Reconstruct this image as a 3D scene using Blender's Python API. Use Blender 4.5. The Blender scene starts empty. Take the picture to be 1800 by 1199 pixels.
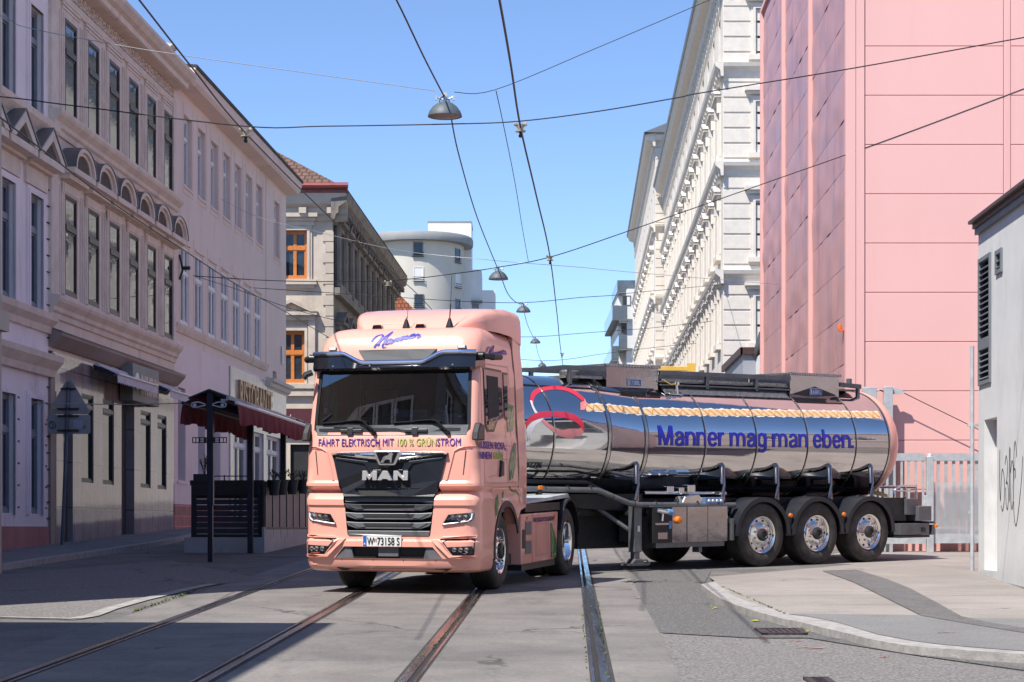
import bpy, bmesh, math, random
from mathutils import Vector, Matrix
R = math.radians
random.seed(7)
scene = bpy.context.scene
COL = scene.collection
# ------------------------------------------------------------------ camera model
FOC, CXP, HYP, CAMZ, SLOPE = 3400.0, 900.0, 930.0, 1.5, 0.028

def W(x, y, Y):
    "point seen at photo position x,y when it stands Y metres down the street"
    return Vector(((x - CXP) / FOC * Y, Y, CAMZ + (HYP - y) / FOC * Y))

def gz(Y):
    return SLOPE * Y

def gp(x, y, h=0.0):
    Y = (CAMZ - h) * FOC / (y - HYP + SLOPE * FOC)
    return Vector(((x - CXP) / FOC * Y, Y, gz(Y) + h))

# ------------------------------------------------------------------ mesh builder
class MB:
    def __init__(s, M=None):
        s.v = []; s.f = []; s.m = []; s.M = M
    def add(s, p):
        p = Vector(p)
        if s.M is not None: p = s.M @ p
        s.v.append(p); return len(s.v) - 1
    def face(s, ids, mi=0):
        s.f.append(tuple(ids)); s.m.append(mi)
    def poly(s, pts, mi=0):
        s.face([s.add(p) for p in pts], mi)
    def box(s, x0, x1, y0, y1, z0, z1, mi=0):
        a = [s.add((x, y, z)) for z in (z0, z1) for y in (y0, y1) for x in (x0, x1)]
        for q in ((0, 2, 3, 1), (4, 5, 7, 6), (0, 1, 5, 4), (2, 6, 7, 3), (0, 4, 6, 2), (1, 3, 7, 5)):
            s.face([a[i] for i in q], mi)
    def prism(s, pts, ax, a0, a1, mi=0):
        "polygon in the two axes other than ax, extruded from a0 to a1"
        def mk(p, a):
            return {'x': (a, p[0], p[1]), 'y': (p[0], a, p[1]), 'z': (p[0], p[1], a)}[ax]
        n = len(pts)
        A = [s.add(mk(p, a0)) for p in pts]; B = [s.add(mk(p, a1)) for p in pts]
        s.face(A[::-1], mi); s.face(B, mi)
        for i in range(n):
            j = (i + 1) % n
            s.face((A[i], A[j], B[j], B[i]), mi)
    def tube(s, path, r, n=8, mi=0, caps=True, r2=None):
        path = [Vector(p) for p in path]
        rings = []
        N = len(path); up = Vector((0, 0, 1))
        for i, p in enumerate(path):
            t = (path[min(i + 1, N - 1)] - path[max(i - 1, 0)])
            if t.length < 1e-9: t = Vector((0, 0, 1))
            t.normalize()
            a = t.cross(up)
            if a.length < .05: a = t.cross(Vector((1, 0, 0)))
            a.normalize(); b = t.cross(a)
            rr = r if r2 is None else r + (r2 - r) * i / (N - 1)
            rings.append([s.add(p + a * rr * math.cos(6.28319 * k / n) + b * rr * math.sin(6.28319 * k / n)) for k in range(n)])
        for i in range(N - 1):
            for k in range(n):
                q = (k + 1) % n
                s.face((rings[i][k], rings[i][q], rings[i + 1][q], rings[i + 1][k]), mi)
        if caps:
            s.face(rings[0], mi); s.face(rings[-1][::-1], mi)
    def lathe(s, prof, c=(0, 0, 0), ax='z', n=24, mi=0, close=False, a0=0.0, a1=360.0):
        "profile of (radius, height along ax)"
        c = Vector(c); full = abs(a1 - a0) >= 359.9
        rings = []
        K = n if full else n + 1
        for k in range(K):
            a = R(a0 + (a1 - a0) * k / n); ring = []
            for r, h in prof:
                u, w = r * math.cos(a), r * math.sin(a)
                p = {'z': (u, w, h), 'x': (h, u, w), 'y': (w, h, u)}[ax]
                ring.append(s.add(c + Vector(p)))
            rings.append(ring)
        P = len(prof)
        for k in range(n):
            A = rings[k]; B = rings[(k + 1) % K] if full else rings[k + 1]
            for i in range(P if close else P - 1):
                j = (i + 1) % P
                s.face((A[i], B[i], B[j], A[j]), mi)
    def grid(s, rows, mi=0, skip=None, mif=None):
        ids = [[s.add(p) for p in r] for r in rows]
        for i in range(len(rows) - 1):
            for j in range(len(rows[0]) - 1):
                if skip and skip(i, j): continue
                s.face((ids[i][j], ids[i][j + 1], ids[i + 1][j + 1], ids[i + 1][j]), mif(i, j) if mif else mi)
        return ids
    def build(s, name, mats, parent=None, smooth=False, bevel=0, seg=2, weld=False, angle=35, recalc=True):
        me = bpy.data.meshes.new(name)
        me.from_pydata([tuple(p) for p in s.v], [], s.f)
        if not isinstance(mats, (list, tuple)): mats = [mats]
        for m in mats: me.materials.append(m)
        for p, mi in zip(me.polygons, s.m): p.material_index = mi
        if weld or recalc:
            b = bmesh.new(); b.from_mesh(me)
            if weld: bmesh.ops.remove_doubles(b, verts=b.verts, dist=1e-4)
            if recalc: bmesh.ops.recalc_face_normals(b, faces=b.faces)
            b.to_mesh(me); b.free()
        if smooth:
            for p in me.polygons: p.use_smooth = True
            me.set_sharp_from_angle(angle=R(angle))
        me.update()
        o = bpy.data.objects.new(name, me); COL.objects.link(o)
        if parent is not None: o.parent = parent
        if bevel:
            md = o.modifiers.new('bevel', 'BEVEL'); md.width = bevel; md.segments = seg
            md.limit_method = 'ANGLE'; md.angle_limit = R(35)
        return o

def tag(o, label, cat, group=None):
    o['label'] = label; o['category'] = cat
    if group: o['group'] = group
    return o
def thing(name, loc, label, cat, rz=0.0, group=None):
    o = bpy.data.objects.new(name, None); COL.objects.link(o)
    o.location = loc; o.rotation_euler = (0, 0, rz); o.empty_display_size = .3
    return tag(o, label, cat, group)
def structure(o, kind='structure'):
    o['kind'] = kind; return o
def inst(name, me, parent, loc, rz=0.0):
    o = bpy.data.objects.new(name, me); COL.objects.link(o); o.parent = parent
    o.location = loc; o.rotation_euler = (0, 0, rz); return o
def copy_part(src, parent, loc=None, rot=None, scale=None):
    c = src.copy(); COL.objects.link(c); c.parent = parent
    if loc is not None: c.location = loc
    if rot is not None: c.rotation_euler = rot
    if scale is not None: c.scale = scale
    for ch in list(src.children):
        d = ch.copy(); COL.objects.link(d); d.parent = c
    return c
def copy_thing(src, loc, label):
    c = src.copy(); COL.objects.link(c); c.location = loc; c['label'] = label
    for ch in list(src.children): copy_part(ch, c)
    return c

# ------------------------------------------------------------------ materials
def mat(name, col, rough=.6, metal=0.0, var=.12, vs=3.0, bump=0.0, bs=40.0, spec=.5, coat=0.0,
        stretch=(1, 1, 1), col2=None, rvar=.0, lo=.35, hi=.65, emit=None, detail=6, stain=None, bdist=.02):
    m = bpy.data.materials.new(name); m.use_nodes = True
    nt = m.node_tree; N = nt.nodes; L = nt.links
    b = N['Principled BSDF']
    b.inputs['Roughness'].default_value = rough
    b.inputs['Metallic'].default_value = metal
    b.inputs['Specular IOR Level'].default_value = spec
    b.inputs['Coat Weight'].default_value = coat
    b.inputs['Coat Roughness'].default_value = .03
    tc = N.new('ShaderNodeTexCoord'); mp = N.new('ShaderNodeMapping')
    mp.inputs['Scale'].default_value = stretch
    L.new(tc.outputs['Object'], mp.inputs['Vector'])
    nz = N.new('ShaderNodeTexNoise'); nz.inputs['Scale'].default_value = vs; nz.inputs['Detail'].default_value = detail
    nz.inputs['Roughness'].default_value = .62
    L.new(mp.outputs[0], nz.inputs['Vector'])
    rp = N.new('ShaderNodeValToRGB')
    c1 = [max(0, c * (1 - var)) for c in col]; c2 = list(col2) if col2 else [min(1, c * (1 + var)) for c in col]
    rp.color_ramp.elements[0].position = lo; rp.color_ramp.elements[1].position = hi
    rp.color_ramp.elements[0].color = (*c1, 1); rp.color_ramp.elements[1].color = (*c2, 1)
    L.new(nz.outputs['Fac'], rp.inputs[0])
    out = rp.outputs[0]
    if stain:                                   # dirt: (colour, scale, threshold, stretch, strength)
        sc, ss, th, st, amt = stain
        mp2 = N.new('ShaderNodeMapping'); mp2.inputs['Scale'].default_value = st
        mp2.inputs['Location'].default_value = (3.1, 7.7, 1.3)
        L.new(tc.outputs['Object'], mp2.inputs['Vector'])
        n2 = N.new('ShaderNodeTexNoise'); n2.inputs['Scale'].default_value = ss; n2.inputs['Detail'].default_value = 8
        n2.inputs['Roughness'].default_value = .7
        L.new(mp2.outputs[0], n2.inputs['Vector'])
        mr = N.new('ShaderNodeMapRange'); mr.inputs[1].default_value = th; mr.inputs[2].default_value = th + .16
        mr.inputs[4].default_value = amt
        L.new(n2.outputs['Fac'], mr.inputs[0])
        mx = N.new('ShaderNodeMix'); mx.data_type = 'RGBA'
        L.new(mr.outputs[0], mx.inputs[0]); L.new(out, mx.inputs[6]); mx.inputs[7].default_value = (*sc, 1)
        out = mx.outputs[2]
    L.new(out, b.inputs['Base Color'])
    if rvar:
        mr = N.new('ShaderNodeMapRange'); mr.inputs[3].default_value = max(0, rough - rvar); mr.inputs[4].default_value = rough + rvar
        mr.inputs[1].default_value = .3; mr.inputs[2].default_value = .7
        L.new(nz.outputs['Fac'], mr.inputs[0]); L.new(mr.outputs[0], b.inputs['Roughness'])
    if bump:
        n3 = N.new('ShaderNodeTexNoise'); n3.inputs['Scale'].default_value = bs; n3.inputs['Detail'].default_value = 5
        L.new(mp.outputs[0], n3.inputs['Vector'])
        bp = N.new('ShaderNodeBump'); bp.inputs['Strength'].default_value = bump; bp.inputs['Distance'].default_value = bdist
        L.new(n3.outputs['Fac'], bp.inputs['Height']); L.new(bp.outputs[0], b.inputs['Normal'])
    if emit:
        b.inputs['Emission Color'].default_value = (*emit[0], 1); b.inputs['Emission Strength'].default_value = emit[1]
    return m

def add_brick(m, col, mortar, bw, bh, msize, plane='xz', bump=.3, offset=.5, mixfac=1.0, smooth=.1, voff=0.0):
    "lay a brick / slab pattern into the base colour of material m"
    nt = m.node_tree; N = nt.nodes; L = nt.links; b = N['Principled BSDF']
    tc = N.new('ShaderNodeTexCoord'); sx = N.new('ShaderNodeSeparateXYZ'); cx = N.new('ShaderNodeCombineXYZ')
    L.new(tc.outputs['Object'], sx.inputs[0])
    i, j = {'xz': (0, 2), 'xy': (0, 1), 'yz': (1, 2), 'yx': (1, 0), 'zx': (2, 0)}[plane]
    sh = N.new('ShaderNodeMath'); sh.operation = 'ADD'; sh.inputs[1].default_value = voff; L.new(sx.outputs[j], sh.inputs[0])
    L.new(sx.outputs[i], cx.inputs[0]); L.new(sh.outputs[0], cx.inputs[1])
    bt = N.new('ShaderNodeTexBrick'); bt.inputs['Scale'].default_value = 1.0
    bt.inputs['Brick Width'].default_value = bw; bt.inputs['Row Height'].default_value = bh
    bt.inputs['Mortar Size'].default_value = msize; bt.inputs['Mortar Smooth'].default_value = smooth
    bt.offset = offset
    bt.inputs['Color1'].default_value = (1, 1, 1, 1); bt.inputs['Color2'].default_value = (.86, .86, .86, 1)
    bt.inputs['Mortar'].default_value = (*mortar, 1)
    L.new(cx.outputs[0], bt.inputs['Vector'])
    old = b.inputs['Base Color'].links[0].from_socket
    mx = N.new('ShaderNodeMix'); mx.data_type = 'RGBA'; mx.blend_type = 'MULTIPLY'; mx.inputs[0].default_value = mixfac
    L.new(old, mx.inputs[6]); L.new(bt.outputs['Color'], mx.inputs[7]); L.new(mx.outputs[2], b.inputs['Base Color'])
    if bump:
        bp = N.new('ShaderNodeBump'); bp.inputs['Strength'].default_value = bump; bp.inputs['Distance'].default_value = .01; bp.invert = True
        L.new(bt.outputs['Fac'], bp.inputs['Height'])
        if b.inputs['Normal'].links: L.new(b.inputs['Normal'].links[0].from_socket, bp.inputs['Normal'])
        L.new(bp.outputs[0], b.inputs['Normal'])
    return m

def add_cracks(m, scale=.35, width=.006, amt=.7, grain=0.0, gscale=70.0):
    "fine irregular cracks and stone grain in a ground material"
    nt = m.node_tree; N = nt.nodes; L = nt.links; b = N['Principled BSDF']
    tc = N.new('ShaderNodeTexCoord'); nz = N.new('ShaderNodeTexNoise'); nz.inputs['Scale'].default_value = 1.6; nz.inputs['Detail'].default_value = 6
    L.new(tc.outputs['Object'], nz.inputs['Vector'])
    sc = N.new('ShaderNodeVectorMath'); sc.operation = 'SCALE'; sc.inputs['Scale'].default_value = .9; L.new(nz.outputs['Color'], sc.inputs[0])
    ad = N.new('ShaderNodeVectorMath'); ad.operation = 'ADD'; L.new(tc.outputs['Object'], ad.inputs[0]); L.new(sc.outputs[0], ad.inputs[1])
    vo = N.new('ShaderNodeTexVoronoi'); vo.feature = 'DISTANCE_TO_EDGE'; vo.inputs['Scale'].default_value = scale; L.new(ad.outputs[0], vo.inputs['Vector'])
    mr = N.new('ShaderNodeMapRange'); mr.inputs[1].default_value = width * .3; mr.inputs[2].default_value = width; mr.inputs[3].default_value = amt; mr.inputs[4].default_value = 0; L.new(vo.outputs['Distance'], mr.inputs[0])
    n2 = N.new('ShaderNodeTexNoise'); n2.inputs['Scale'].default_value = .5; L.new(tc.outputs['Object'], n2.inputs['Vector'])
    m2 = N.new('ShaderNodeMapRange'); m2.inputs[1].default_value = .46; m2.inputs[2].default_value = .56; L.new(n2.outputs['Fac'], m2.inputs[0])
    mu = N.new('ShaderNodeMath'); mu.operation = 'MULTIPLY'; L.new(mr.outputs[0], mu.inputs[0]); L.new(m2.outputs[0], mu.inputs[1])
    mx = N.new('ShaderNodeMix'); mx.data_type = 'RGBA'; L.new(mu.outputs[0], mx.inputs[0]); L.new(b.inputs['Base Color'].links[0].from_socket, mx.inputs[6]); mx.inputs[7].default_value = (.035, .033, .03, 1)
    out = mx.outputs[2]
    if grain:
        n3 = N.new('ShaderNodeTexNoise'); n3.inputs['Scale'].default_value = gscale; n3.inputs['Detail'].default_value = 3; L.new(tc.outputs['Object'], n3.inputs['Vector'])
        m3 = N.new('ShaderNodeMapRange'); m3.inputs[1].default_value = .35; m3.inputs[2].default_value = .65; m3.inputs[3].default_value = 1 - grain; m3.inputs[4].default_value = 1 + grain; L.new(n3.outputs['Fac'], m3.inputs[0])
        m4 = N.new('ShaderNodeMix'); m4.data_type = 'RGBA'; m4.blend_type = 'MULTIPLY'; m4.inputs[0].default_value = 1; L.new(out, m4.inputs[6]); L.new(m3.outputs[0], m4.inputs[7]); out = m4.outputs[2]
    L.new(out, b.inputs['Base Color']); return m

def glass_mat(name, tint=(.55, .6, .62), rough=.01, ior=1.5, boost=0.0):
    "thin glass: Fresnel mirror over a tinted see-through sheet"
    m = bpy.data.materials.new(name); m.use_nodes = True
    nt = m.node_tree; N = nt.nodes; L = nt.links
    for n in list(N): N.remove(n)
    o = N.new('ShaderNodeOutputMaterial'); mx = N.new('ShaderNodeMixShader')
    t = N.new('ShaderNodeBsdfTransparent'); t.inputs[0].default_value = (*tint, 1)
    g = N.new('ShaderNodeBsdfGlossy'); g.inputs['Roughness'].default_value = rough; g.inputs[0].default_value = (1, 1, 1, 1)
    fr = N.new('ShaderNodeFresnel'); fr.inputs[0].default_value = ior
    ad = N.new('ShaderNodeMath'); ad.operation = 'ADD'; ad.inputs[1].default_value = boost; ad.use_clamp = True
    L.new(fr.outputs[0], ad.inputs[0]); L.new(ad.outputs[0], mx.inputs[0])
    L.new(t.outputs[0], mx.inputs[1]); L.new(g.outputs[0], mx.inputs[2]); L.new(mx.outputs[0], o.inputs[0])
    return m

def pane_mat(name, col, rough=.02, bump=.04, bs=1.2, spec=.5):
    return mat(name, col, rough, 0, .35, 1.4, bump, bs, spec=spec, bdist=.05)

# ------------------------------------------------------------------ text as mesh
def text_mesh(txt, size=1.0, bold=0.0, extrude=0.0, shear=0.0, spacing=1.0, sx=1.0, align='LEFT'):
    cu = bpy.data.curves.new('lettering', 'FONT'); cu.body = txt; cu.size = size
    cu.extrude = extrude; cu.shear = shear; cu.space_character = spacing; cu.resolution_u = 4
    cu.align_x = align
    ob = bpy.data.objects.new('lettering', cu); COL.objects.link(ob)
    dg = bpy.context.evaluated_depsgraph_get(); dg.update()
    me = bpy.data.meshes.new_from_object(ob.evaluated_get(dg), depsgraph=dg)
    bpy.data.objects.remove(ob); bpy.data.curves.remove(cu)
    if sx != 1.0:
        for v in me.vertices: v.co.x *= sx
    if bold:                                     # heavier strokes: shifted layers, each a hair above the last
        vs_ = [v.co.copy() for v in me.vertices]; fs = [tuple(p.vertices) for p in me.polygons]; n = len(vs_); V = []; F = []
        for i, (dx, dy) in enumerate(((0, 0), (1, .35), (-1, -.35), (.5, -.8), (-.5, .8))):
            V += [(c.x + dx * bold, c.y + dy * bold, c.z + .0005 * i) for c in vs_]; F += [tuple(q + n * i for q in f) for f in fs]
        me.clear_geometry(); me.from_pydata(V, [], F); me.update()
    return me
def text_obj(name, me, m, parent, fn, cuts=None):
    "place a text mesh: fn maps flat (x,y,z) to parent space"
    if cuts:
        b = bmesh.new(); b.from_mesh(me)
        bmesh.ops.triangulate(b, faces=b.faces)
        for co, no in cuts:
            bmesh.ops.bisect_plane(b, geom=b.verts[:] + b.edges[:] + b.faces[:], plane_co=co, plane_no=no)
        b.to_mesh(me); b.free()
    for v in me.vertices: v.co = Vector(fn(v.co.x, v.co.y, v.co.z))
    me.materials.clear(); me.materials.append(m); me.update()
    me.name = name
    o = bpy.data.objects.new(name, me); COL.objects.link(o)
    if parent is not None: o.parent = parent
    return o
def width(me):
    xs = [v.co.x for v in me.vertices]; return min(xs), max(xs)

def spline(pts, n=8):
    "Catmull-Rom through 2-D/3-D points"
    P = [Vector(p) for p in pts]; out = []
    for i in range(len(P) - 1):
        p0 = P[max(i - 1, 0)]; p1 = P[i]; p2 = P[i + 1]; p3 = P[min(i + 2, len(P) - 1)]
        for k in range(n):
            t = k / n
            out.append(.5 * ((2 * p1) + (p2 - p0) * t + (2 * p0 - 5 * p1 + 4 * p2 - p3) * t * t + (3 * p1 - p0 - 3 * p2 + p3) * t ** 3))
    out.append(P[-1]); return out
def ribbon(mb, pts, wd, fn, mi=0, taper=True, nn=8, lift=0.0):
    "flat pen stroke of width wd along pts (2-D), mapped into space by fn(x,y,z); pen is broad-nibbed"
    P = spline([(p[0], p[1], 0) for p in pts], nn); N = len(P); L_ = []; R_ = []
    for i, p in enumerate(P):
        t = P[min(i + 1, N - 1)] - P[max(i - 1, 0)]
        if t.length < 1e-9: t = Vector((1, 0, 0))
        t.normalize(); n = Vector((-t.y, t.x, 0))
        w = wd(i / (N - 1), t) if callable(wd) else wd
        L_.append(mb.add(fn(p.x + n.x * w / 2, p.y + n.y * w / 2, lift))); R_.append(mb.add(fn(p.x - n.x * w / 2, p.y - n.y * w / 2, lift)))
    for i in range(N - 1): mb.face((L_[i], L_[i + 1], R_[i + 1], R_[i]), mi)

# ------------------------------------------------------------------ facade helpers
def facade(mb, x0, x1, z0, z1, y, holes, depth, mi=0, mir=None):
    "wall sheet in plane y with real openings and reveals running back to y+depth"
    if mir is None: mir = mi
    xs = sorted(set([x0, x1] + [h[0] for h in holes] + [h[1] for h in holes]))
    zs = sorted(set([z0, z1] + [h[2] for h in holes] + [h[3] for h in holes]))
    xs = [x for x in xs if x0 - 1e-6 <= x <= x1 + 1e-6]; zs = [z for z in zs if z0 - 1e-6 <= z <= z1 + 1e-6]
    for i in range(len(xs) - 1):
        for j in range(len(zs) - 1):
            cx, cz = (xs[i] + xs[i + 1]) / 2, (zs[j] + zs[j + 1]) / 2
            if any(h[0] < cx < h[1] and h[2] < cz < h[3] for h in holes): continue
            mb.poly([(xs[i], y, zs[j]), (xs[i + 1], y, zs[j]), (xs[i + 1], y, zs[j + 1]), (xs[i], y, zs[j + 1])], mi)
    for a, b, c, d in [h[:4] for h in holes]:
        e = y + depth
        mb.poly([(a, y, c), (a, e, c), (a, e, d), (a, y, d)], mir); mb.poly([(b, y, c), (b, y, d), (b, e, d), (b, e, c)], mir)
        mb.poly([(a, y, d), (a, e, d), (b, e, d), (b, y, d)], mir); mb.poly([(a, y, c), (b, y, c), (b, e, c), (a, e, c)], mir)
def moulding(mb, x0, x1, prof, y=0.0, mi=0):
    "profile of (outward projection, z) run along x; the ends are capped"
    mb.prism([(y - p, z) for p, z in prof], 'x', x0, x1, mi)

WCACHE = {}
def window(parent, x, z, w, h, y, frame, pane, fr=.06, trans=.35, mull=0, bars=0, dep=.07, label=None, sub=0, arch=False):
    "window part: frame mesh with the glass as its sub-part; origin at lower left corner, frame front in plane y"
    key = (round(w, 3), round(h, 3), frame.name, pane.name, fr, trans, mull, bars, dep, sub)
    if key not in WCACHE:
        mb = MB()
        mb.box(0, fr, 0, dep, 0, h); mb.box(w - fr, w, 0, dep, 0, h)
        mb.box(fr, w - fr, 0, dep, 0, fr * 1.3); mb.box(fr, w - fr, 0, dep, h - fr, h)
        zt = h * (1 - trans)
        if trans: mb.box(fr, w - fr, -.015, dep - .01, zt - fr * .8, zt + fr * .8)
        for k in range(mull):
            c = w * (k + 1) / (mull + 1)
            t = fr * .75
            mb.box(c - t, c + t, .004, dep - .012, fr * 1.3, (zt - fr * .8) if trans else h - fr)
            if trans: mb.box(c - t, c + t, .004, dep - .012, zt + fr * .8, h - fr)
        for k in range(bars):
            c = h * (k + 1) / (bars + 1)
            mb.box(fr, w - fr, .012, dep - .02, c - .015, c + .015)
        s_ = fr * .55                                   # inner sash
        a, b_ = fr, w - fr
        for (lo_, hi_) in (((fr * 1.3, zt - fr * .8), (zt + fr * .8, h - fr)) if trans else ((fr * 1.3, h - fr),)):
            mb.box(a, a + s_, .02, dep - .016, lo_, hi_); mb.box(b_ - s_, b_, .02, dep - .016, lo_, hi_)
            mb.box(a + s_, b_ - s_, .02, dep - .016, lo_, lo_ + s_); mb.box(a + s_, b_ - s_, .02, dep - .016, hi_ - s_, hi_)
        o = mb.build('window', frame); me = o.data; bpy.data.objects.remove(o)
        g = MB(); g.poly([(fr, dep * .6, fr), (w - fr, dep * .6, fr), (w - fr, dep * .6, h - fr), (fr, dep * .6, h - fr)])
        g.poly([(fr, dep * .6 + .012, fr), (fr, dep * .6 + .012, h - fr), (w - fr, dep * .6 + .012, h - fr), (w - fr, dep * .6 + .012, fr)])
        o = g.build('pane', pane, recalc=False); mg = o.data; bpy.data.objects.remove(o)
        WCACHE[key] = (me, mg)
    me, mg = WCACHE[key]
    o = inst('window', me, parent, (x, y, z)); inst('pane', mg, o, (0, 0, 0))
    if label: o['label'] = label
    return o
# ------------------------------------------------------------------ camera, light, sky
cam = bpy.data.cameras.new('camera'); camo = bpy.data.objects.new('camera', cam); COL.objects.link(camo)
camo.location = (0, 0, CAMZ); camo.rotation_euler = (R(90), 0, 0)
cam.sensor_width = 36; cam.lens = 36 * FOC / 1800; cam.shift_y = (HYP - 599.5) / 1800
cam.clip_end = 3000; cam.clip_start = .1
scene.camera = camo
SUND = Vector((.44, .50, -1.0)).normalized()
sun = bpy.data.lights.new('sun', 'SUN'); suno = bpy.data.objects.new('sun', sun); COL.objects.link(suno)
sun.energy = 4.05; sun.angle = R(.55); sun.color = (1.0, .955, .88)
suno.rotation_euler = SUND.to_track_quat('-Z', 'Y').to_euler(); suno.location = (-20, -20, 60)
wd = bpy.data.worlds.new('World'); scene.world = wd; wd.use_nodes = True
nt = wd.node_tree; sky = nt.nodes.new('ShaderNodeTexSky'); sky.sky_type = 'NISHITA'; sky.sun_disc = False
sky.sun_elevation = math.asin(-SUND.z); sky.sun_rotation = math.atan2(-SUND.x, -SUND.y) % (2 * math.pi)
sky.air_density = 1.0; sky.dust_density = 0; sky.ozone_density = 3.0; sky.altitude = 3500
tint = nt.nodes.new('ShaderNodeMix'); tint.data_type = 'RGBA'; tint.blend_type = 'MULTIPLY'; tint.inputs[0].default_value = 1; tint.inputs[7].default_value = (.82, .84, .88, 1)
nt.links.new(sky.outputs[0], tint.inputs[6]); nt.links.new(tint.outputs[2], nt.nodes['Background'].inputs[0]); nt.nodes['Background'].inputs[1].default_value = .15
vs = scene.view_settings; scene.display_settings.display_device = 'sRGB'
vs.view_transform = 'Standard'; vs.look = 'None'; vs.gamma = 1; vs.exposure = .80
scene.cycles.max_bounces = 8; scene.cycles.transparent_max_bounces = 12; scene.cycles.glossy_bounces = 5
scene.cycles.caustics_reflective = False; scene.cycles.caustics_refractive = False

# ------------------------------------------------------------------ ground
m_asph = mat('asphalt', (.135, .128, .124), .85, 0, .2, 1.2, .6, 90, col2=(.175, .162, .152), stain=((.11, .108, .108), 1.1, .56, (1, .25, 1), .6))
m_asph_dark = mat('asphalt_dark', (.115, .112, .108), .8, 0, .2, 60, .8, 120, col2=(.19, .183, .175), lo=.42, hi=.6)
m_asph_worn = mat('asphalt_worn', (.185, .170, .165), .9, 0, .22, 55, .6, 120, col2=(.24, .22, .21), lo=.4, hi=.62, stain=((.13, .12, .12), .9, .55, (1, .2, 1), .5))
m_conc = mat('track_concrete', (.175, .160, .150), .75, 0, .12, .9, .35, 60, col2=(.235, .215, .198), stain=((.10, .095, .09), 1.9, .55, (1, .3, 1), .65))
add_brick(m_conc, None, (.45, .45, .45), 2.6, 60.0, .012, 'yx', .2, 0.0, voff=30.0)
m_pave = mat('pavement_concrete', (.255, .228, .208), .85, 0, .08, .6, .3, 70, col2=(.31, .275, .25), stain=((.17, .155, .14), 1.6, .55, (.5, 1, 1), .65))
m_walk = mat('pavement_asphalt', (.19, .185, .182), .85, 0, .1, 1.0, .4, 110, stain=((.14, .135, .13), 1.2, .56, (1, .6, 1), .6))
m_kerb = mat('kerb_granite', (.33, .31, .295), .8, 0, .2, 9, .3, 60, stain=((.16, .13, .10), 2.0, .58, (1, 1, 1), .6))
m_trench = mat('trench_patch', (.125, .118, .116), .85, 0, .15, 4, .4, 100, stain=((.08, .08, .08), 2, .58, (1, 1, 1), .5))
add_cracks(m_asph, .22, .010, .75, .28, 45); add_cracks(m_asph_dark, .3, .008, .6, .45, 40); add_cracks(m_asph_worn, .18, .012, .6, .40, 38); add_cracks(m_conc, .16, .006, .75, .12, 30); add_cracks(m_pave, .2, .006, .6, .10, 40); add_cracks(m_walk, .25, .008, .6, .2, 50); add_cracks(m_trench, .3, .008, .5, .3, 45)
m_steel_rail = mat('rail_steel', (.36, .35, .35), .22, 1.0, .15, 3, .03, 30, rvar=.08, stretch=(6, .3, 1))
m_groove = mat('rail_groove', (.025, .022, .02), .8, 0, .3, 8, .3, 50)
m_rust = mat('rail_side', (.045, .040, .037), .8, 0, .3, 9, .5, 40)
m_white_line = mat('road_marking', (.33, .31, .29), .8, 0, .25, 5, .2, 60, stain=((.2, .19, .18), 4, .5, (1, 1, 1), .8))
m_weed = mat('weed', (.10, .14, .03), .8, 0, .4, 20)
m_yellow = mat('yellow_spray', (.40, .38, .07), .8, 0, .5, 22)
m_red = mat('red_spray', (.36, .15, .135), .8, 0, .4, 22)

def sheet(name, pts, m, h, kind='structure', parent=None):
    mb = MB(); mb.poly([Vector((p[0], p[1], gz(p[1]) + h)) for p in pts])
    o = mb.build(name, m, parent, recalc=False)
    if o.data.polygons[0].normal.z < 0: o.data.flip_normals()
    if kind: structure(o, kind)
    return o
def psheet(name, pix, m, h, kind='structure'):
    return sheet(name, [gp(x, y, h) for x, y in pix], m, h, kind)

sheet('road', [(-400, -300), (400, -300), (400, 900), (-400, 900)], m_asph, 0.0)
RD = .030                                               # the street runs slightly to the right
def rx(x14, Y): return x14 + RD * (Y - 14)
RAILS = (-3.68, -2.245, -.765, .655)
Y0, Y1 = -40, 260
sheet('tram_track_bed', [(rx(RAILS[0] - .62, Y0), Y0), (rx(RAILS[3] + .64, Y0), Y0), (rx(RAILS[3] + .64, Y1), Y1), (rx(RAILS[0] - .62, Y1), Y1)], m_conc, .004)
psheet('road_patch', [(1110, 1000), (1135, 990), (1250, 1004), (1232, 1036), (1262, 1066), (1320, 1084), (1390, 1102), (1450, 1114), (1560, 1136), (1700, 1160), (1800, 1172), (1800, 1178), (1600, 1150), (1420, 1121), (1320, 1121), (1160, 1112), (1128, 1055)], m_asph_dark, .008)
psheet('road_patch', [(1161, 1114), (1320, 1123), (1420, 1123), (1600, 1152), (1800, 1181), (1800, 1240), (1215, 1240)], m_asph_worn, .008)
psheet('road_patch', [(-500, 1075), (-60, 1020), (0, 1010), (300, 985), (470, 1020), (375, 1028), (300, 1044), (195, 1071), (130, 1090), (0, 1087)], m_asph_worn, .005)
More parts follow.
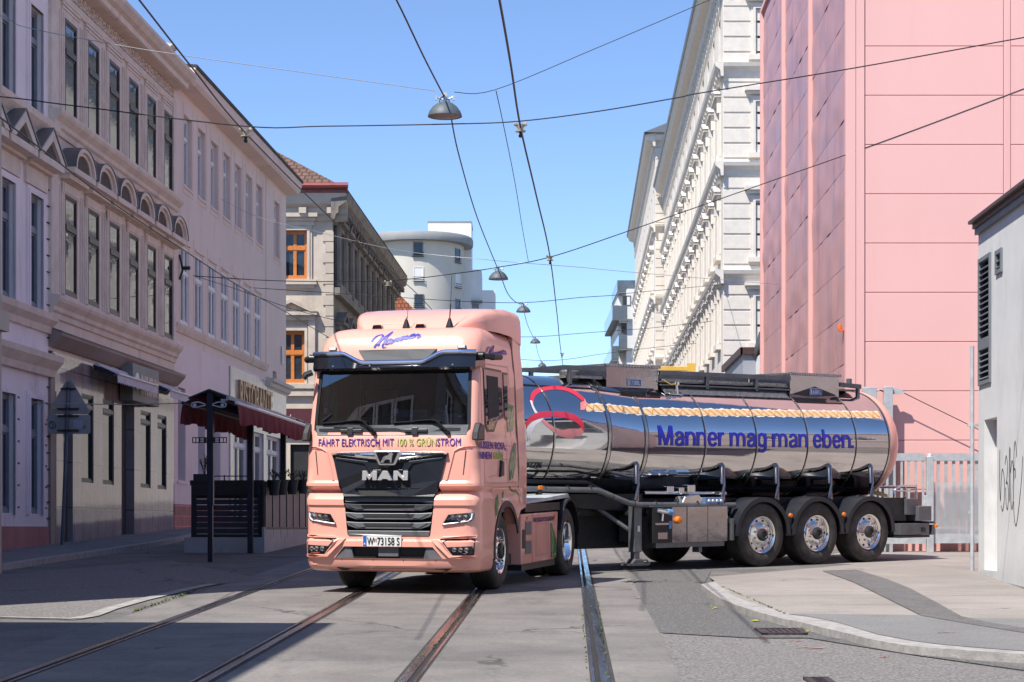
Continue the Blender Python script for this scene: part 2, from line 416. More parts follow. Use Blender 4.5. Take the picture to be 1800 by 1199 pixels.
# joint strip right of the slabs
psheet('joint_strip', [(1083, 968), (1092, 968), (1106, 1010), (1126, 1052), (1118, 1052), (1098, 1010)], m_asph_worn, .010)
for k, x14 in enumerate(RAILS):
    mb = MB()
    def strip(a, b, h0, h1, mi, step=6):
        Ys = list(range(Y0, Y1 + 1, step))
        for i in range(len(Ys) - 1):
            q = []
            for Y in (Ys[i], Ys[i + 1]):
                q.append([Vector((rx(x14 + d, Y), Y, gz(Y) + h)) for d, h in ((a, h0), (a, h1), (b, h1), (b, h0))])
            for j in range(3):
                mb.poly([q[0][j], q[0][j + 1], q[1][j + 1], q[1][j]], mi)
    strip(-.088, .092, .0, .0065, 2)
    s_ = 1 if k % 2 == 0 else -1
    a, b = (-.06, .012); strip(min(a * s_, b * s_), max(a * s_, b * s_), .004, .014, 0)
    a, b = (.052, .078); strip(min(a * s_, b * s_), max(a * s_, b * s_), .004, .012, 0)
    a, b = (.013, .051); strip(min(a * s_, b * s_), max(a * s_, b * s_), .004, .0075, 1)
    structure(mb.build('tram_rail', [m_steel_rail, m_groove, m_rust], recalc=False))
# pale flush edging on the left
mb = MB()
edge = [(-260, 1087), (0, 1084), (130, 1087), (160, 1082), (195, 1069), (250, 1054), (300, 1042), (340, 1033), (375, 1026)]
for i in range(len(edge) - 1):
    a, b = gp(*edge[i], .012), gp(*edge[i + 1], .012); t = (b - a).normalized(); n = Vector((-t.y, t.x, 0)) * .085
    mb.poly([a - n, b - n, b + n, a + n])
structure(mb.build('edging_stones', m_white_line))
# left pavement with a low kerb
kl = [(-330, 1065), (-60, 1003), (0, 993), (87, 980), (200, 964), (285, 951), (330, 942), (390, 928), (470, 914)]
kp = [gp(x, y, .10) for x, y in kl]
FD = .0559
def fxl(Y): return -11.5 + FD * Y
mb = MB()
for i in range(len(kp) - 1):
    a, b = kp[i], kp[i + 1]
    fa = Vector((fxl(a.y) - .1, a.y, gz(a.y) + .10)); fb = Vector((fxl(b.y) - .1, b.y, gz(b.y) + .10))
    t = (b - a).normalized(); n = Vector((-t.y, t.x, 0)) * .16
    mb.poly([fa, fb, b + n, a + n], 0); mb.poly([a + n, b + n, b, a], 1)
    mb.poly([a, b, b - Vector((0, 0, .1)), a - Vector((0, 0, .1))], 1)
structure(mb.build('pavement_left', [m_walk, m_kerb]))
# right pavement island with kerb
IH = .075
ko = [(1232, 1027), (1241, 1034), (1252, 1042), (1265, 1051), (1290, 1062), (1330, 1075), (1370, 1086), (1410, 1094), (1445, 1103), (1490, 1113), (1524, 1122), (1560, 1129), (1589, 1134), (1640, 1139), (1700, 1143), (1800, 1150), (2100, 1168)]
ki = [(1257, 1022), (1264, 1029), (1274, 1037), (1286, 1045), (1308, 1055), (1345, 1067), (1384, 1077), (1424, 1085), (1467, 1093), (1506, 1104), (1540, 1115), (1575, 1122), (1604, 1127), (1650, 1133), (1705, 1138), (1800, 1145), (2100, 1162)]
KO = [gp(x, y, IH) for x, y in ko]; KI = [gp(x, y, IH) for x, y in ki]
mb = MB()
for i in range(len(KO) - 1):
    a, b = KO[i], KO[i + 1]
    mb.poly([a, b, KI[i + 1], KI[i]]); mb.poly([a, b, b - Vector((0, 0, IH)), a - Vector((0, 0, IH))])
a = KO[0]; b = KI[0]; mb.poly([a, b, b - Vector((0, 0, IH)), a - Vector((0, 0, IH))])
structure(mb.build('kerb_right', m_kerb))
back = [(2300, 1120), (1800, 1036), (1722, 1006), (1620, 1000), (1500, 1000), (1380, 1011), (1257, 1022)]
mb = MB(); top = [p.copy() for p in KI] + [gp(x, y, IH) for x, y in back[:-1]]
mb.poly(top); o = mb.build('pavement_right', m_pave, recalc=False)
if o.data.polygons[0].normal.z < 0: o.data.flip_normals()
structure(o)
ramp0 = [(1722, 1000), (1620, 991), (1500, 992), (1380, 1003), (1246, 1014)]
mb = MB()
for i in range(4):
    a, b = gp(*back[2 + i], IH), gp(*back[3 + i], IH); c, d = gp(*ramp0[i + 1], .002), gp(*ramp0[i], .002)
    mb.poly([a, b, c, d])
structure(mb.build('pavement_ramp', m_pave))
psheet('yard', [(1500, 992), (1620, 991), (1722, 1000), (1800, 1010), (2400, 1000), (2400, 955), (1560, 955), (1460, 975), (1440, 990)], m_pave, .004)
psheet('pavement_strip', [(1384, 1079), (1620, 1081), (1650, 1083), (1700, 1086), (1800, 1087), (2000, 1092), (2000, 1153), (1800, 1144), (1705, 1137), (1650, 1132), (1604, 1126), (1540, 1114), (1467, 1092), (1424, 1084)], m_walk, IH + .004)
psheet('trench_patch', [(1445, 1003), (1505, 1001), (1560, 1018), (1600, 1034), (1645, 1058), (1690, 1083), (1740, 1094), (1800, 1103), (2000, 1125), (2000, 1136), (1800, 1112), (1720, 1099), (1620, 1082), (1560, 1052), (1500, 1023)], m_trench, IH + .008)
mb = MB()                                              # slab joints of the pavement
for a, b in (((1300, 1046), (1800, 1046)), ((1440, 1062), (1640, 1062)), ((1500, 1012), (1722, 1030))):
    p, q = gp(*a, IH + .006), gp(*b, IH + .006); n = Vector((0, .008, 0)); mb.poly([p - n, q - n, q + n, p + n])
structure(mb.build('pavement_joints', m_trench))
# spray marks, grates
def blob(name, x, y, wpx, hpx, m, h, n=14):
    "spray paint: a cluster of small ragged flecks"
    mb = MB()
    for q in range(9):
        cx, cy = x + random.gauss(0, .45) * wpx, y + random.gauss(0, .4) * hpx; f = random.uniform(.12, .42); pts = []
        for k in range(9):
            a = 6.2832 * k / 9; r = random.uniform(.45, 1.1) * f
            pts.append(gp(cx + math.cos(a) * wpx * r, cy + math.sin(a) * hpx * r, h + .0006 * q))
        mb.poly(pts)
    return structure(mb.build(name, m, recalc=False))
for x, y, w_, h_ in ((1257, 1068, 7, 2.5), (1328, 1090, 11, 3), (1393, 1104, 7, 2), (1421, 1109, 9, 3)): blob('spray_mark', x, y, w_, h_, m_yellow, .013)
for x, y, w_, h_ in ((1344, 1123, 9, 1.2), (1400, 1126, 8, 1.2), (1425, 1139, 40, 1.4), (1555, 1154, 9, 1.4)): blob('spray_mark', x, y, w_, h_, m_red, .013)
blob('spray_mark', 1660, 1110, 14, 1.5, m_red, IH + .012)
mb = MB()
for a, b in (((1560, 1133), (1585, 1130)), ((1585, 1130), (1600, 1134)), ((1600, 1134), (1562, 1136)), ((1760, 1143), (1800, 1142))):
    p, q = gp(*a, .014), gp(*b, .014); n = Vector((0, .02, 0)); mb.poly([p - n, q - n, q + n, p + n])
structure(mb.build('chalk_mark', mat('chalk', (.7, .7, .7), .9)))
m_iron = mat('cast_iron', (.09, .07, .07), .55, .6, .3, 30, .3, 60)
def grate(x0, x1, y0, y1, label, h):
    p = gp((x0 + x1) / 2, (y0 + y1) / 2, h); a, b = gp(x0, (y0 + y1) / 2, h), gp(x1, (y0 + y1) / 2, h)
    c, d = gp(x0, y0, h), gp(x0, y1, h); w_ = (b - a).x; l_ = c.y - d.y
    t = thing('drain_grate', p, label, 'drain grate'); t.rotation_euler = (math.atan(SLOPE), 0, 0)
    mb = MB(); mb.box(-w_ / 2, w_ / 2, -l_ / 2, -l_ / 2 + .05, 0, .02); mb.box(-w_ / 2, w_ / 2, l_ / 2 - .05, l_ / 2, 0, .02)
    mb.box(-w_ / 2, -w_ / 2 + .05, -l_ / 2, l_ / 2, 0, .018); mb.box(w_ / 2 - .05, w_ / 2, -l_ / 2, l_ / 2, 0, .018)
    mb.build('frame', m_iron, t)
    mb = MB(); n = max(6, int(w_ / .07))
    for k in range(n):
        c_ = -w_ / 2 + .05 + (w_ - .1) * (k + .5) / n; mb.box(c_ - .018, c_ + .018, -l_ / 2 + .05, l_ / 2 - .05, 0, .014)
    mb.box(-w_ / 2 + .05, w_ / 2 - .05, -l_ / 2 + .05, l_ / 2 - .05, .0, .003)
    mb.build('bars', m_iron, t)
grate(1333, 1412, 1107, 1116, 'rusty rectangular drain grate beside the kerb with yellow spray', .009)
grate(1420, 1465, 1194, 1206, 'dark drain grate cut by the bottom edge of the photo', .010)
# weeds in the joints
mb = MB()
def weeds(a, b, n, s, h, sc=1.0):
    for k in range(n):
        t = random.random(); x = a[0] + (b[0] - a[0]) * t; y = a[1] + (b[1] - a[1]) * t
        p = gp(x + random.uniform(-s, s), y + random.uniform(-s, s) * .3, h)
        for q in range(3):
            an = random.uniform(0, 6.28); l = random.uniform(.015, .05) * sc; d = Vector((math.cos(an), math.sin(an), 0))
            e = Vector((-d.y, d.x, 0)) * .008
            mb.poly([p - e, p + e, p + d * l + Vector((0, 0, l * .7))])
weeds((345, 1038), (230, 1078), 70, 3, .006, 1.1); weeds((1052, 1060), (1068, 1199), 70, 1.2, .008, .5); weeds((1022, 1060), (1034, 1199), 30, 1, .008, .5)
weeds((1268, 1031), (1380, 1079), 70, 1.5, IH, .6); weeds((1275, 1062), (1420, 1110), 50, 2, .01, .8); weeds((850, 1045), (720, 1180), 40, 3, .008, .6)
structure(mb.build('weeds', m_weed, recalc=False), 'stuff')
# ------------------------------------------------------------------ building materials
m_lilac = mat('plaster_lilac', (.88, .75, .76), .85, 0, .06, .6, .15, 60, stain=((.50, .42, .43), 1.2, .56, (1, 1, .22), .7))
m_redbase = mat('plinth_red', (.45, .17, .16), .85, 0, .15, 1.5, .2, 50, stain=((.2, .1, .1), 1.5, .55, (1, 1, .4), .6))
m_mauve = mat('plaster_mauve', (.78, .63, .54), .85, 0, .07, .8, .2, 60, stain=((.42, .34, .31), 1.3, .55, (1, 1, .22), .7))
m_mauve_orn = mat('stucco_mauve', (.75, .61, .52), .85, 0, .10, 2.5, .25, 50, stain=((.42, .34, .33), 2.0, .58, (1, 1, .5), .6))
m_rose = mat('plaster_rose', (.81, .64, .56), .88, 0, .05, .5, .12, 70, stain=((.55, .42, .37), .9, .55, (1.3, 1, .22), .65))
m_rose_low = mat('plaster_rose_light', (.86, .69, .67), .88, 0, .04, .6, .1, 70, stain=((.60, .47, .45), 1.2, .57, (1, 1, .2), .6))
m_brickbase = mat('plinth_brick', (.42, .17, .15), .8, 0, .15, 3, .2, 50)
add_brick(m_brickbase, None, (1.6, 1.5, 1.5), .55, .27, .015, 'xz', .2)
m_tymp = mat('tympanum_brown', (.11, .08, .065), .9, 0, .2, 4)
m_brown = mat('window_wood_brown', (.055, .028, .02), .45, 0, .25, 8)
m_white = mat('window_white', (.74, .72, .73), .5, 0, .06, 5)
m_orange = mat('window_orange', (.58, .20, .045), .4, 0, .12, 8)
m_greyframe = mat('window_bluegrey', (.20, .21, .24), .5, 0, .1, 5)
m_black = mat('black_paint', (.014, .015, .018), .4, 0, .2, 8)
m_dark = mat('dark_recess', (.02, .02, .022), .8, 0, .2, 4)
m_pane = pane_mat('pane_dark', (.03, .034, .04), .012, .05, .9, spec=1.0)
m_pane_cur = pane_mat('pane_curtain', (.20, .20, .21), .02, .05, .9, spec=.7)
m_pane_blue = pane_mat('pane_blue', (.025, .035, .05), .015, .04, 1.0, spec=.6)
m_zinc = mat('zinc_sheet', (.16, .165, .175), .45, .5, .15, 1.5, .1, 20)
m_roofdark = mat('roof_dark', (.055, .05, .048), .8, 0, .3, 3, .3, 30)
m_fascia = mat('fascia_brown', (.30, .225, .195), .7, 0, .12, 1.2, .1, 40, stain=((.18, .135, .12), 1.2, .56, (1, 1, .3), .6))
m_clad = mat('polished_cladding', (.33, .265, .26), .06, 0, .15, 1.5, .035, 2.2, spec=.6, coat=.0, bdist=.04, stain=((.22, .17, .17), 1.2, .55, (1, 1, .15), .6))
add_brick(m_clad, None, (.35, .33, .32), .62, .95, .012, 'xz', .1, 0.0)
m_slate = mat('slate_dark', (.05, .045, .044), .35, 0, .2, 3)
m_awn = mat('awning_lilac', (.58, .54, .58), .9, 0, .08, 6)
m_sign_grey = mat('sign_box_grey', (.22, .21, .19), .6, 0, .1, 4)
m_sign_cream = mat('sign_cream', (.62, .49, .40), .6, 0, .08, 4)
m_gold = mat('letters_bronze', (.40, .24, .12), .4, .4, .2, 6)
m_marble = mat('marble_white', (.52, .50, .47), .15, 0, .12, 2.2, 0, 1, spec=.6, stain=((.33, .31, .28), 1.6, .55, (3, 1, .4), .6))
add_brick(m_marble, None, (.5, .5, .5), .55, 3.0, .012, 'xz', .1, 0.0)
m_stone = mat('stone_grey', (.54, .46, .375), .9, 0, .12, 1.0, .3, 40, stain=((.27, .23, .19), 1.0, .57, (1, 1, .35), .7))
m_stone_dk = mat('stone_dark', (.25, .215, .18), .9, 0, .2, 1.5, .3, 40, stain=((.09, .085, .08), 1.2, .52, (1, 1, .5), .7))  # street side of the corner house, darker than its front stone
m_cream = mat('stone_cream', (.70, .635, .555), .85, 0, .06, .8, .15, 50, stain=((.62, .57, .50), 1.0, .60, (1, 1, .4), .5))
m_cream_orn = mat('stucco_cream', (.70, .64, .565), .85, 0, .06, 3, .2, 50, stain=((.58, .54, .49), 1.4, .6, (1, 1, .5), .5))
m_cstone = mat('stone_cream_dark', (.50, .43, .35), .85, 0, .1, 1.2, .2, 50, stain=((.26, .22, .18), 1.4, .56, (1, 1, .4), .6))
m_tile = mat('roof_tile_brown', (.16, .085, .06), .8, 0, .3, 6, .3, 30)
add_brick(m_tile, None, (.35, .35, .35), .30, .34, .035, 'xy', .8)
m_tile_red = mat('roof_tile_red', (.42, .13, .06), .8, 0, .2, 6, .3, 30)
add_brick(m_tile_red, None, (.4, .4, .4), .24, .26, .03, 'xz', .6)
m_gutter_red = mat('gutter_red', (.22, .05, .045), .45, .2, .15, 4)
m_maroon = mat('sign_maroon', (.085, .018, .025), .5, 0, .12, 3)
m_lettwhite = mat('letters_white', (.72, .70, .68), .5, 0, .05, 5)

class Bld:
    def __init__(s, name, X, Y, rz, label, z0, group=None, cat='building'):
        s.z0 = z0; s.root = thing(name, (X, Y, z0), label, cat, rz, group)
    def mb(s, rot=0.0, off=(0, 0, 0)):
        return MB(Matrix.Translation((off[0], off[1], off[2] - s.z0)) @ Matrix.Rotation(rot, 4, 'Z'))
    def put(s, mb, name, m, **k): return mb.build(name, m, s.root, **k)
    def win(s, x, z, w, h, y, *a, **k): return window(s.root, x, z - s.z0, w, h, y, *a, **k)
    def win_rot(s, x, z, w, h, y, rot, off, *a, **k):
        o = window(s.root, 0, 0, w, h, 0, *a, **k)
        M = Matrix.Translation(off) @ Matrix.Rotation(rot, 4, 'Z')
        o.location = M @ Vector((x, y, z - s.z0)); o.rotation_euler = (0, 0, rot); return o
LRZ = R(90) - math.atan(FD)
def mass(b, mb, x0, x1, z0, z1, d0=.35, d1=9.0, mi=0):
    "solid body behind a facade sheet (flank walls, back, top)"
    mb.poly([(x0, 0, z0), (x0, 0, z1), (x0, d1, z1), (x0, d1, z0)], mi); mb.poly([(x1, 0, z0), (x1, d1, z0), (x1, d1, z1), (x1, 0, z1)], mi)
    mb.poly([(x0, d1, z0), (x1, d1, z0), (x1, d1, z1), (x0, d1, z1)], mi); mb.poly([(x0, 0, z1), (x1, 0, z1), (x1, d1, z1), (x0, d1, z1)], mi)
    mb.poly([(x0 + .05, d0, z0), (x1 - .05, d0, z0), (x1 - .05, d0, z1 - .05), (x0 + .05, d0, z1 - .05)], mi)

def casing(mb, x0, x1, z0, z1, w=.13, p=.05, head=.0, mi=0):
    "raised surround of an opening, two steps"
    for ww, pp in ((w, p), (w * .55, p * 1.6)):
        mb.box(x0 - ww, x0, -pp, .0, z0, z1 + ww, mi); mb.box(x1, x1 + ww, -pp, .0, z0, z1 + ww, mi)
        mb.box(x0, x1, -pp, .0, z1, z1 + ww, mi)

# ================================================================== lilac house at the left edge (local x runs up the street, ends at 0)
b0 = Bld('lilac_house', fxl(38.9), 38.9, LRZ, 'lilac plastered house with triangular window pediments at the left edge', 1.0)
cols = [-1.33 - 1.77 * k for k in range(5)]
rows = ((9.70, 2.02), (5.86, 2.18), (1.80, 2.25))
holes = [(c, c + .83, z, z + h) for c in cols for z, h in rows]
mb = b0.mb(); facade(mb, -9.2, 0, -.5, 13.2, 0, holes, .28)
mass(b0, mb, -9.2, 0, -.5, 13.2, .34)
b0.put(mb, 'wall', m_lilac)
mb = b0.mb(); mb.box(-9.21, .01, -.03, .0, -.5, 1.55); b0.put(mb, 'plinth', m_redbase)
mb = b0.mb()
moulding(mb, -9.2, .02, [(0, 5.42), (.06, 5.42), (.08, 5.55), (.2, 5.66), (.22, 5.78), (0, 5.82)])
b0.put(mb, 'cornice', m_mauve_orn)
mb = b0.mb(); moulding(mb, -9.2, .02, [(0, 9.15), (.06, 9.15), (.10, 9.3), (.24, 9.46), (.26, 9.58), (0, 9.62)]); b0.put(mb, 'cornice', m_mauve_orn)
mb = b0.mb(); moulding(mb, -9.2, .12, [(0, 4.55), (.1, 4.55), (.14, 4.68), (.28, 4.84), (.30, 4.95), (0, 5.02)]); b0.put(mb, 'cornice', m_mauve_orn)
mb = b0.mb(); moulding(mb, -9.2, .02, [(0, 12.4), (.1, 12.5), (.3, 12.9), (.5, 13.1), (.5, 13.25), (0, 13.3)]); b0.put(mb, 'cornice', m_mauve_orn)
for c in cols:
    for z, h in rows:
        mb = b0.mb(); casing(mb, c, c + .83, z - .02, z + h, .14, .04); b0.put(mb, 'surround', m_lilac)
mb = b0.mb()
for c in cols:
    for z in [1.9 + .42 * k for k in range(6)]: mb.box(c + 1.0, c + 1.22, -.008, .003, z, z + .035)
b0.put(mb, 'render_joints', m_tymp)
for c in cols:
    cx = c + .415
    mb = b0.mb()
    mb.prism([(cx - .82, 8.62), (cx + .82, 8.62), (cx + .82, 8.76), (cx - .82, 8.76)], 'y', -.36, .01)
    for s_ in (-1, 1):
        mb.prism([(cx + s_ * .84, 8.76), (cx + s_ * .58, 8.76), (cx, 9.12), (cx, 9.34)], 'y', -.38, .01)
    mb.prism([(cx - .7, 8.2), (cx + .7, 8.2), (cx + .7, 8.55), (cx - .7, 8.55)], 'y', -.06, .004)
    mb.prism([(cx - .75, 8.55), (cx + .75, 8.55), (cx + .75, 8.62), (cx - .75, 8.62)], 'y', -.16, .006)
    p = b0.put(mb, 'pediment', m_mauve_orn)
    mb = b0.mb()
    for s_ in (-1, 1): mb.prism([(cx + s_ * .87, 8.765), (cx, 9.35), (cx, 9.38), (cx + s_ * .9, 8.79)], 'y', -.40, .012)
    q = mb.build('flashing', m_zinc, p)
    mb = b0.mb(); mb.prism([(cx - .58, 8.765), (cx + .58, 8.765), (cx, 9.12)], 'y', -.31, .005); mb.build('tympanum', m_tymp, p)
    for z, h in rows: b0.win(c, z, .83, h, .07, m_greyframe, m_pane_blue, trans=.30, fr=.07)
mb = b0.mb()
for k in range(22):                       # render fixing pins down the corner
    z = 1.7 + .33 * k; mb.box(-.12, .02, -.03, -.0, z, z + .02)
b0.put(mb, 'joint_marks', m_dark)
mb = b0.mb(); mb.prism([(-.5, 13.2), (9, 16.8), (9, 13.2)], 'x', -9.2, 0); b0.put(mb, 'roof', m_roofdark)

# ================================================================== mauve house
bA = Bld('mauve_house', fxl(38.9), 38.9, LRZ, 'mauve house with brown windows, arched pediments and polished cafe front', 1.0)
LA = 10.97
wx = [1.04 + 1.743 * k for k in range(6)]; WW = .92
up = (10.02, 2.05); lo = (6.34, 2.11)
shop = [(2.4, 3.35, 2.5, 4.4), (4.1, 5.05, 2.5, 4.4), (7.5, 8.5, 2.5, 4.35), (9.2, 10.15, 2.5, 4.35), (5.72, 6.9, .9, 4.45), (1.05, 1.75, .95, 4.3)]
holes = [(x, x + WW, z, z + h) for x in wx for z, h in (up, lo)]
mb = bA.mb(); facade(mb, .001, LA, 5.1, 13.15, 0, holes, .22)
mass(bA, mb, .001, LA, 5.1, 13.15, .28); bA.put(mb, 'wall', m_mauve)
mb = bA.mb(); facade(mb, .3, LA, -.3, 5.1, 0, shop, .30); mass(bA, mb, .3, LA, -.3, 5.08, .5)
bA.put(mb, 'shop_front', m_clad)
mb = bA.mb(); mb.box(.0, .3, -.05, .25, -.3, 5.05); mb.box(.42, .5, -.02, .0, .9, 4.3); bA.put(mb, 'pier', m_fascia)
mb = bA.mb(); mb.box(5.72, 6.9, .2, .29, .8, 4.45); d = bA.put(mb, 'door', m_slate)
mb = bA.mb(); mb.box(1.05, 1.75, .12, .2, .85, 4.3); mb.box(1.05, 1.75, .08, .2, 3.3, 3.42); bA.put(mb, 'door', m_slate)
for h in shop[:4]:
    bA.win(h[0], h[2], h[1] - h[0], h[3] - h[2], .02, m_black, m_pane, trans=.14, fr=.055)
for k, x in enumerate(wx):
    bA.win(x, up[0], WW, up[1], -.035, m_brown, m_pane, trans=.33, fr=.075, dep=.05)
    bA.win(x, lo[0], WW, lo[1], -.035, m_brown, m_pane_cur if k < 0 else m_pane, trans=.33, fr=.075, dep=.05)
for x in wx:
    for z, h in (up, lo):
        mb = bA.mb(); casing(mb, x, x + WW, z, z + h, .16, .022)
        for q in range(3): mb.box(x - .18, x + WW + .18, -.045 - .012 * q, .0, z + h + .16 + .07 * q, z + h + .215 + .07 * q)
        for q in (x - .36, x + WW + .30):       # narrow fluted strips beside the window
            for f in range(2): mb.box(q + f * .045, q + f * .045 + .025, -.03, .0, z, z + h + .1)
        mb.box(x - .06, x + WW + .06, -.05, .12, z - .1, z); bA.put(mb, 'surround', m_mauve_orn)
for z0_, z1_ in ((6.2, 8.6), (10.0, 12.4)):
    for x0_, x1_ in ((0, .5), (LA - .32, LA - .02)):
        mb = bA.mb(); mb.box(x0_, x1_, -.07, 0, z0_, z1_); bA.put(mb, 'pilaster', m_mauve_orn)
PROF = [(0, 0), (.05, 0), (.07, .1), (.12, .14), (.14, .22), (.24, .32), (.27, .38), (.27, .44), (0, .46)]
mb = bA.mb(); moulding(mb, 0.02, LA + .02, [(p, 9.54 + z) for p, z in PROF]); bA.put(mb, 'cornice', m_mauve_orn)
mb = bA.mb(); moulding(mb, 0.02, LA + .02, [(p * .9, 5.78 + z) for p, z in PROF]); bA.put(mb, 'cornice', m_mauve_orn)
mb = bA.mb(); moulding(mb, -.02, LA + .05, [(0, 12.80), (.3, 12.82), (.36, 12.84), (.38, 12.95), (.48, 13.0), (.58, 13.12), (.58, 13.2), (0, 13.24)]); bA.put(mb, 'eaves', m_mauve_orn)
mb = bA.mb(); moulding(mb, 0.0, LA, [(0, 12.36), (.05, 12.36), (.08, 12.45), (.08, 12.5), (0, 12.5)]); bA.put(mb, 'string_course', m_mauve_orn)
mb = bA.mb()                                # scrolled relief frieze
n = 34
for k in range(n):
    cx = .15 + (LA - .3) * (k + .5) / n
    path = []
    for q in range(15):
        a = q * .62; r = .115 * (1 - q / 19)
        path.append((cx + math.cos(a) * r, -.03 - .015 * math.sin(q), 12.67 + math.sin(a) * r * (1 if k % 2 else -1)))
    mb.tube(path, .022, 5)
    for q in range(4):
        a = q * 1.57 + .5
        mb.tube([(cx + .1 * math.cos(a), -.03, 12.67 + .1 * math.sin(a)), (cx + .17 * math.cos(a + .5), -.06, 12.67 + .16 * math.sin(a + .5))], .03, 5, r2=.008)
bA.put(mb, 'frieze', m_mauve_orn)
for x in wx:
    cx = x + WW / 2; mb = bA.mb(); n = 12
    mb.box(cx - .80, cx + .80, -.34, .01, 8.80, 8.92); mb.box(cx - .72, cx + .72, -.22, .008, 8.70, 8.80)
    mb.box(cx - .62, cx + .62, -.05, .004, 8.42, 8.66); mb.box(cx - .56, cx + .56, -.065, .002, 8.46, 8.62)
    hw, rise = .78, .50
    def arc(k, s_): 
        a = math.pi * k / n; return (cx - hw * s_ * math.cos(a), 8.92 + rise * s_ * math.sin(a))
    for k in range(n):
        for s0, s1, d_ in ((1.0, .84, .36), (.84, .70, .30)):
            mb.prism([arc(k, s0), arc(k + 1, s0), arc(k + 1, s1), arc(k, s1)], 'y', -d_, .01)
    p = bA.put(mb, 'pediment', m_mauve_orn)
    mb = bA.mb()
    for k in range(n): mb.prism([arc(k, 1.005), arc(k + 1, 1.005), arc(k + 1, 1.035), arc(k, 1.035)], 'y', -.38, .012)
    mb.build('flashing', m_zinc, p)
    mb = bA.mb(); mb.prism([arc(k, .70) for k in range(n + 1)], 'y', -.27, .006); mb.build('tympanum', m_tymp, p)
mb = bA.mb()
moulding(mb, .0, LA + .12, [(0, 5.18), (.06, 5.18), (.27, 5.40), (.28, 5.46), (0, 5.56)]); bA.put(mb, 'fascia', m_fascia)
mb = bA.mb(); moulding(mb, .0, LA + .14, [(0, 5.565), (.30, 5.465), (.30, 5.48), (0, 5.585)]); bA.put(mb, 'flashing', m_zinc)
def shop_awning(x0, x1):
    mb = bA.mb()
    mb.tube([(x0, -.16, 5.02), (x1, -.16, 5.02)], .08, 10)
    N = 40
    for i in range(N):
        xa, xb = x0 + (x1 - x0) * i / N, x0 + (x1 - x0) * (i + 1) / N
        mb.poly([(xa, -.18, 5.06), (xb, -.18, 5.06), (xb, -.62, 4.86), (xa, -.62, 4.86)])
        d_ = .16 + .05 * (i % 2); mb.poly([(xa, -.62, 4.86), (xb, -.62, 4.86), (xb, -.64, 4.86 - d_), (xa, -.63, 4.86 - .21 + .05 * (i % 2))])
    o = bA.put(mb, 'shop_awning', m_awn, recalc=False)
    mb = bA.mb(); mb.box(x0, x1, -.66, -.60, 4.85, 4.885); mb.build('front_bar', m_white, o)
    mb = bA.mb(); mb.prism([(-.1, 5.06), (-.60, 4.87), (-.5, 4.82), (-.12, 4.94)], 'x', x0 - .05, x0 - .01); mb.build('bracket', m_black, o)
shop_awning(3.0, 6.6); shop_awning(7.9, 10.8)
mb = bA.mb(); mb.prism([(-.3, 13.2), (9, 15.6), (9, 13.2)], 'x', 0, LA); bA.put(mb, 'roof', m_roofdark)
mb = bA.mb(); mb.box(LA - .02, LA + .35, .15, 6, 13.15, 13.9); mb.prism([(.1, 13.9), (6, 15.2), (6, 15.35), (.0, 13.98)], 'x', LA - .1, LA + .45); bA.put(mb, 'parapet', m_cream)
# cafe sign, a lightbox standing out from the front
sg = thing('cafe_sign', bA.root.matrix_basis @ Vector((6.75, -.2, 4.45 - bA.z0)), 'grey lightbox sign with cream lettering panel over the cafe door', 'sign', LRZ)
mb = MB(); mb.box(-1.32, 1.2, -.14, .17, 0, .86); mb.build('box', m_sign_grey, sg, bevel=.01)
mb = MB(); mb.lathe([(0.001, 0), (.2, 0), (.2, .02), (.001, .02)], (-.98, -.16, .46), 'y', 18); mb.build('emblem', m_lettwhite, sg)
me = text_mesh('CAFE STURM', .62, .02, .006, sx=.36, spacing=1.05)
a, b_ = width(me); sc = 1.78 / (b_ - a)
text_obj('lettering', me, m_sign_cream, sg, lambda x, y, z: (-.66 + (x - a) * sc, -.147 - z, .20 + y * 1.0))

# ================================================================== rose house
YB = 49.86
bB = Bld('rose_house', fxl(YB), YB, LRZ, 'plain rose plastered house with white windows above the dining terrace', 1.3)
LB = 16.75
ux = [1.15 + 1.70 * k for k in range(7)] + [14.5]; lx = [.75 + 1.72 * k for k in range(7)]
gx = [(.45, 1.32), (2.85, 3.75), (4.9, 5.8)]
holes = [(x, x + .95, 10.57, 12.45) for x in ux] + [(x, x + 1.0, 6.88, 8.95) for x in lx] + [(14.2, 14.9, 6.4, 9.0)] + [(a, b_, 2.77, 5.2) for a, b_ in gx]
shopw = [(7.4, 9.7, 1.6, 4.55), (10.2, 12.3, 1.6, 4.55), (12.8, 15.4, 1.6, 4.55)]
mb = bB.mb(); facade(mb, 0.001, LB, 6.75, 13.2, 0, [h for h in holes if h[2] > 6.76], .26); facade(mb, 0.001, LB, 6.4, 6.75, 0, [(14.2, 14.9, 6.4, 6.75)], .26)
mass(bB, mb, 0.001, LB, 6.4, 13.2, .36); bB.put(mb, 'wall', m_rose)
mb = bB.mb(); facade(mb, 0.001, LB, -.2, 6.4, 0, [h for h in holes if h[2] < 5] + shopw, .30); mass(bB, mb, .001, LB, -.2, 6.38, .5); bB.put(mb, 'wall', m_rose_low)
mb = bB.mb(); mb.box(.0, 6.95, -.02, .001, -.2, 2.15); bB.put(mb, 'plinth', m_brickbase)
mb = bB.mb(); mb.box(.0, 6.95, -.012, .001, 2.15, 2.68); mb.box(.3, 1.45, -.04, .02, 2.68, 2.76); mb.box(2.7, 3.9, -.04, .02, 2.68, 2.76); bB.put(mb, 'sill_band', m_rose_low)
for x in ux: bB.win(x + .04, 10.6, .87, 1.83, .11, m_white, m_pane_cur, trans=.30, mull=1, fr=.06)
for x in lx: bB.win(x, 6.88, 1.0, 2.07, .02, m_white, m_pane_cur, trans=.34, mull=1, fr=.065)
bB.win(14.2, 6.4, .7, 2.6, .22, m_white, m_pane, trans=0, fr=.06)
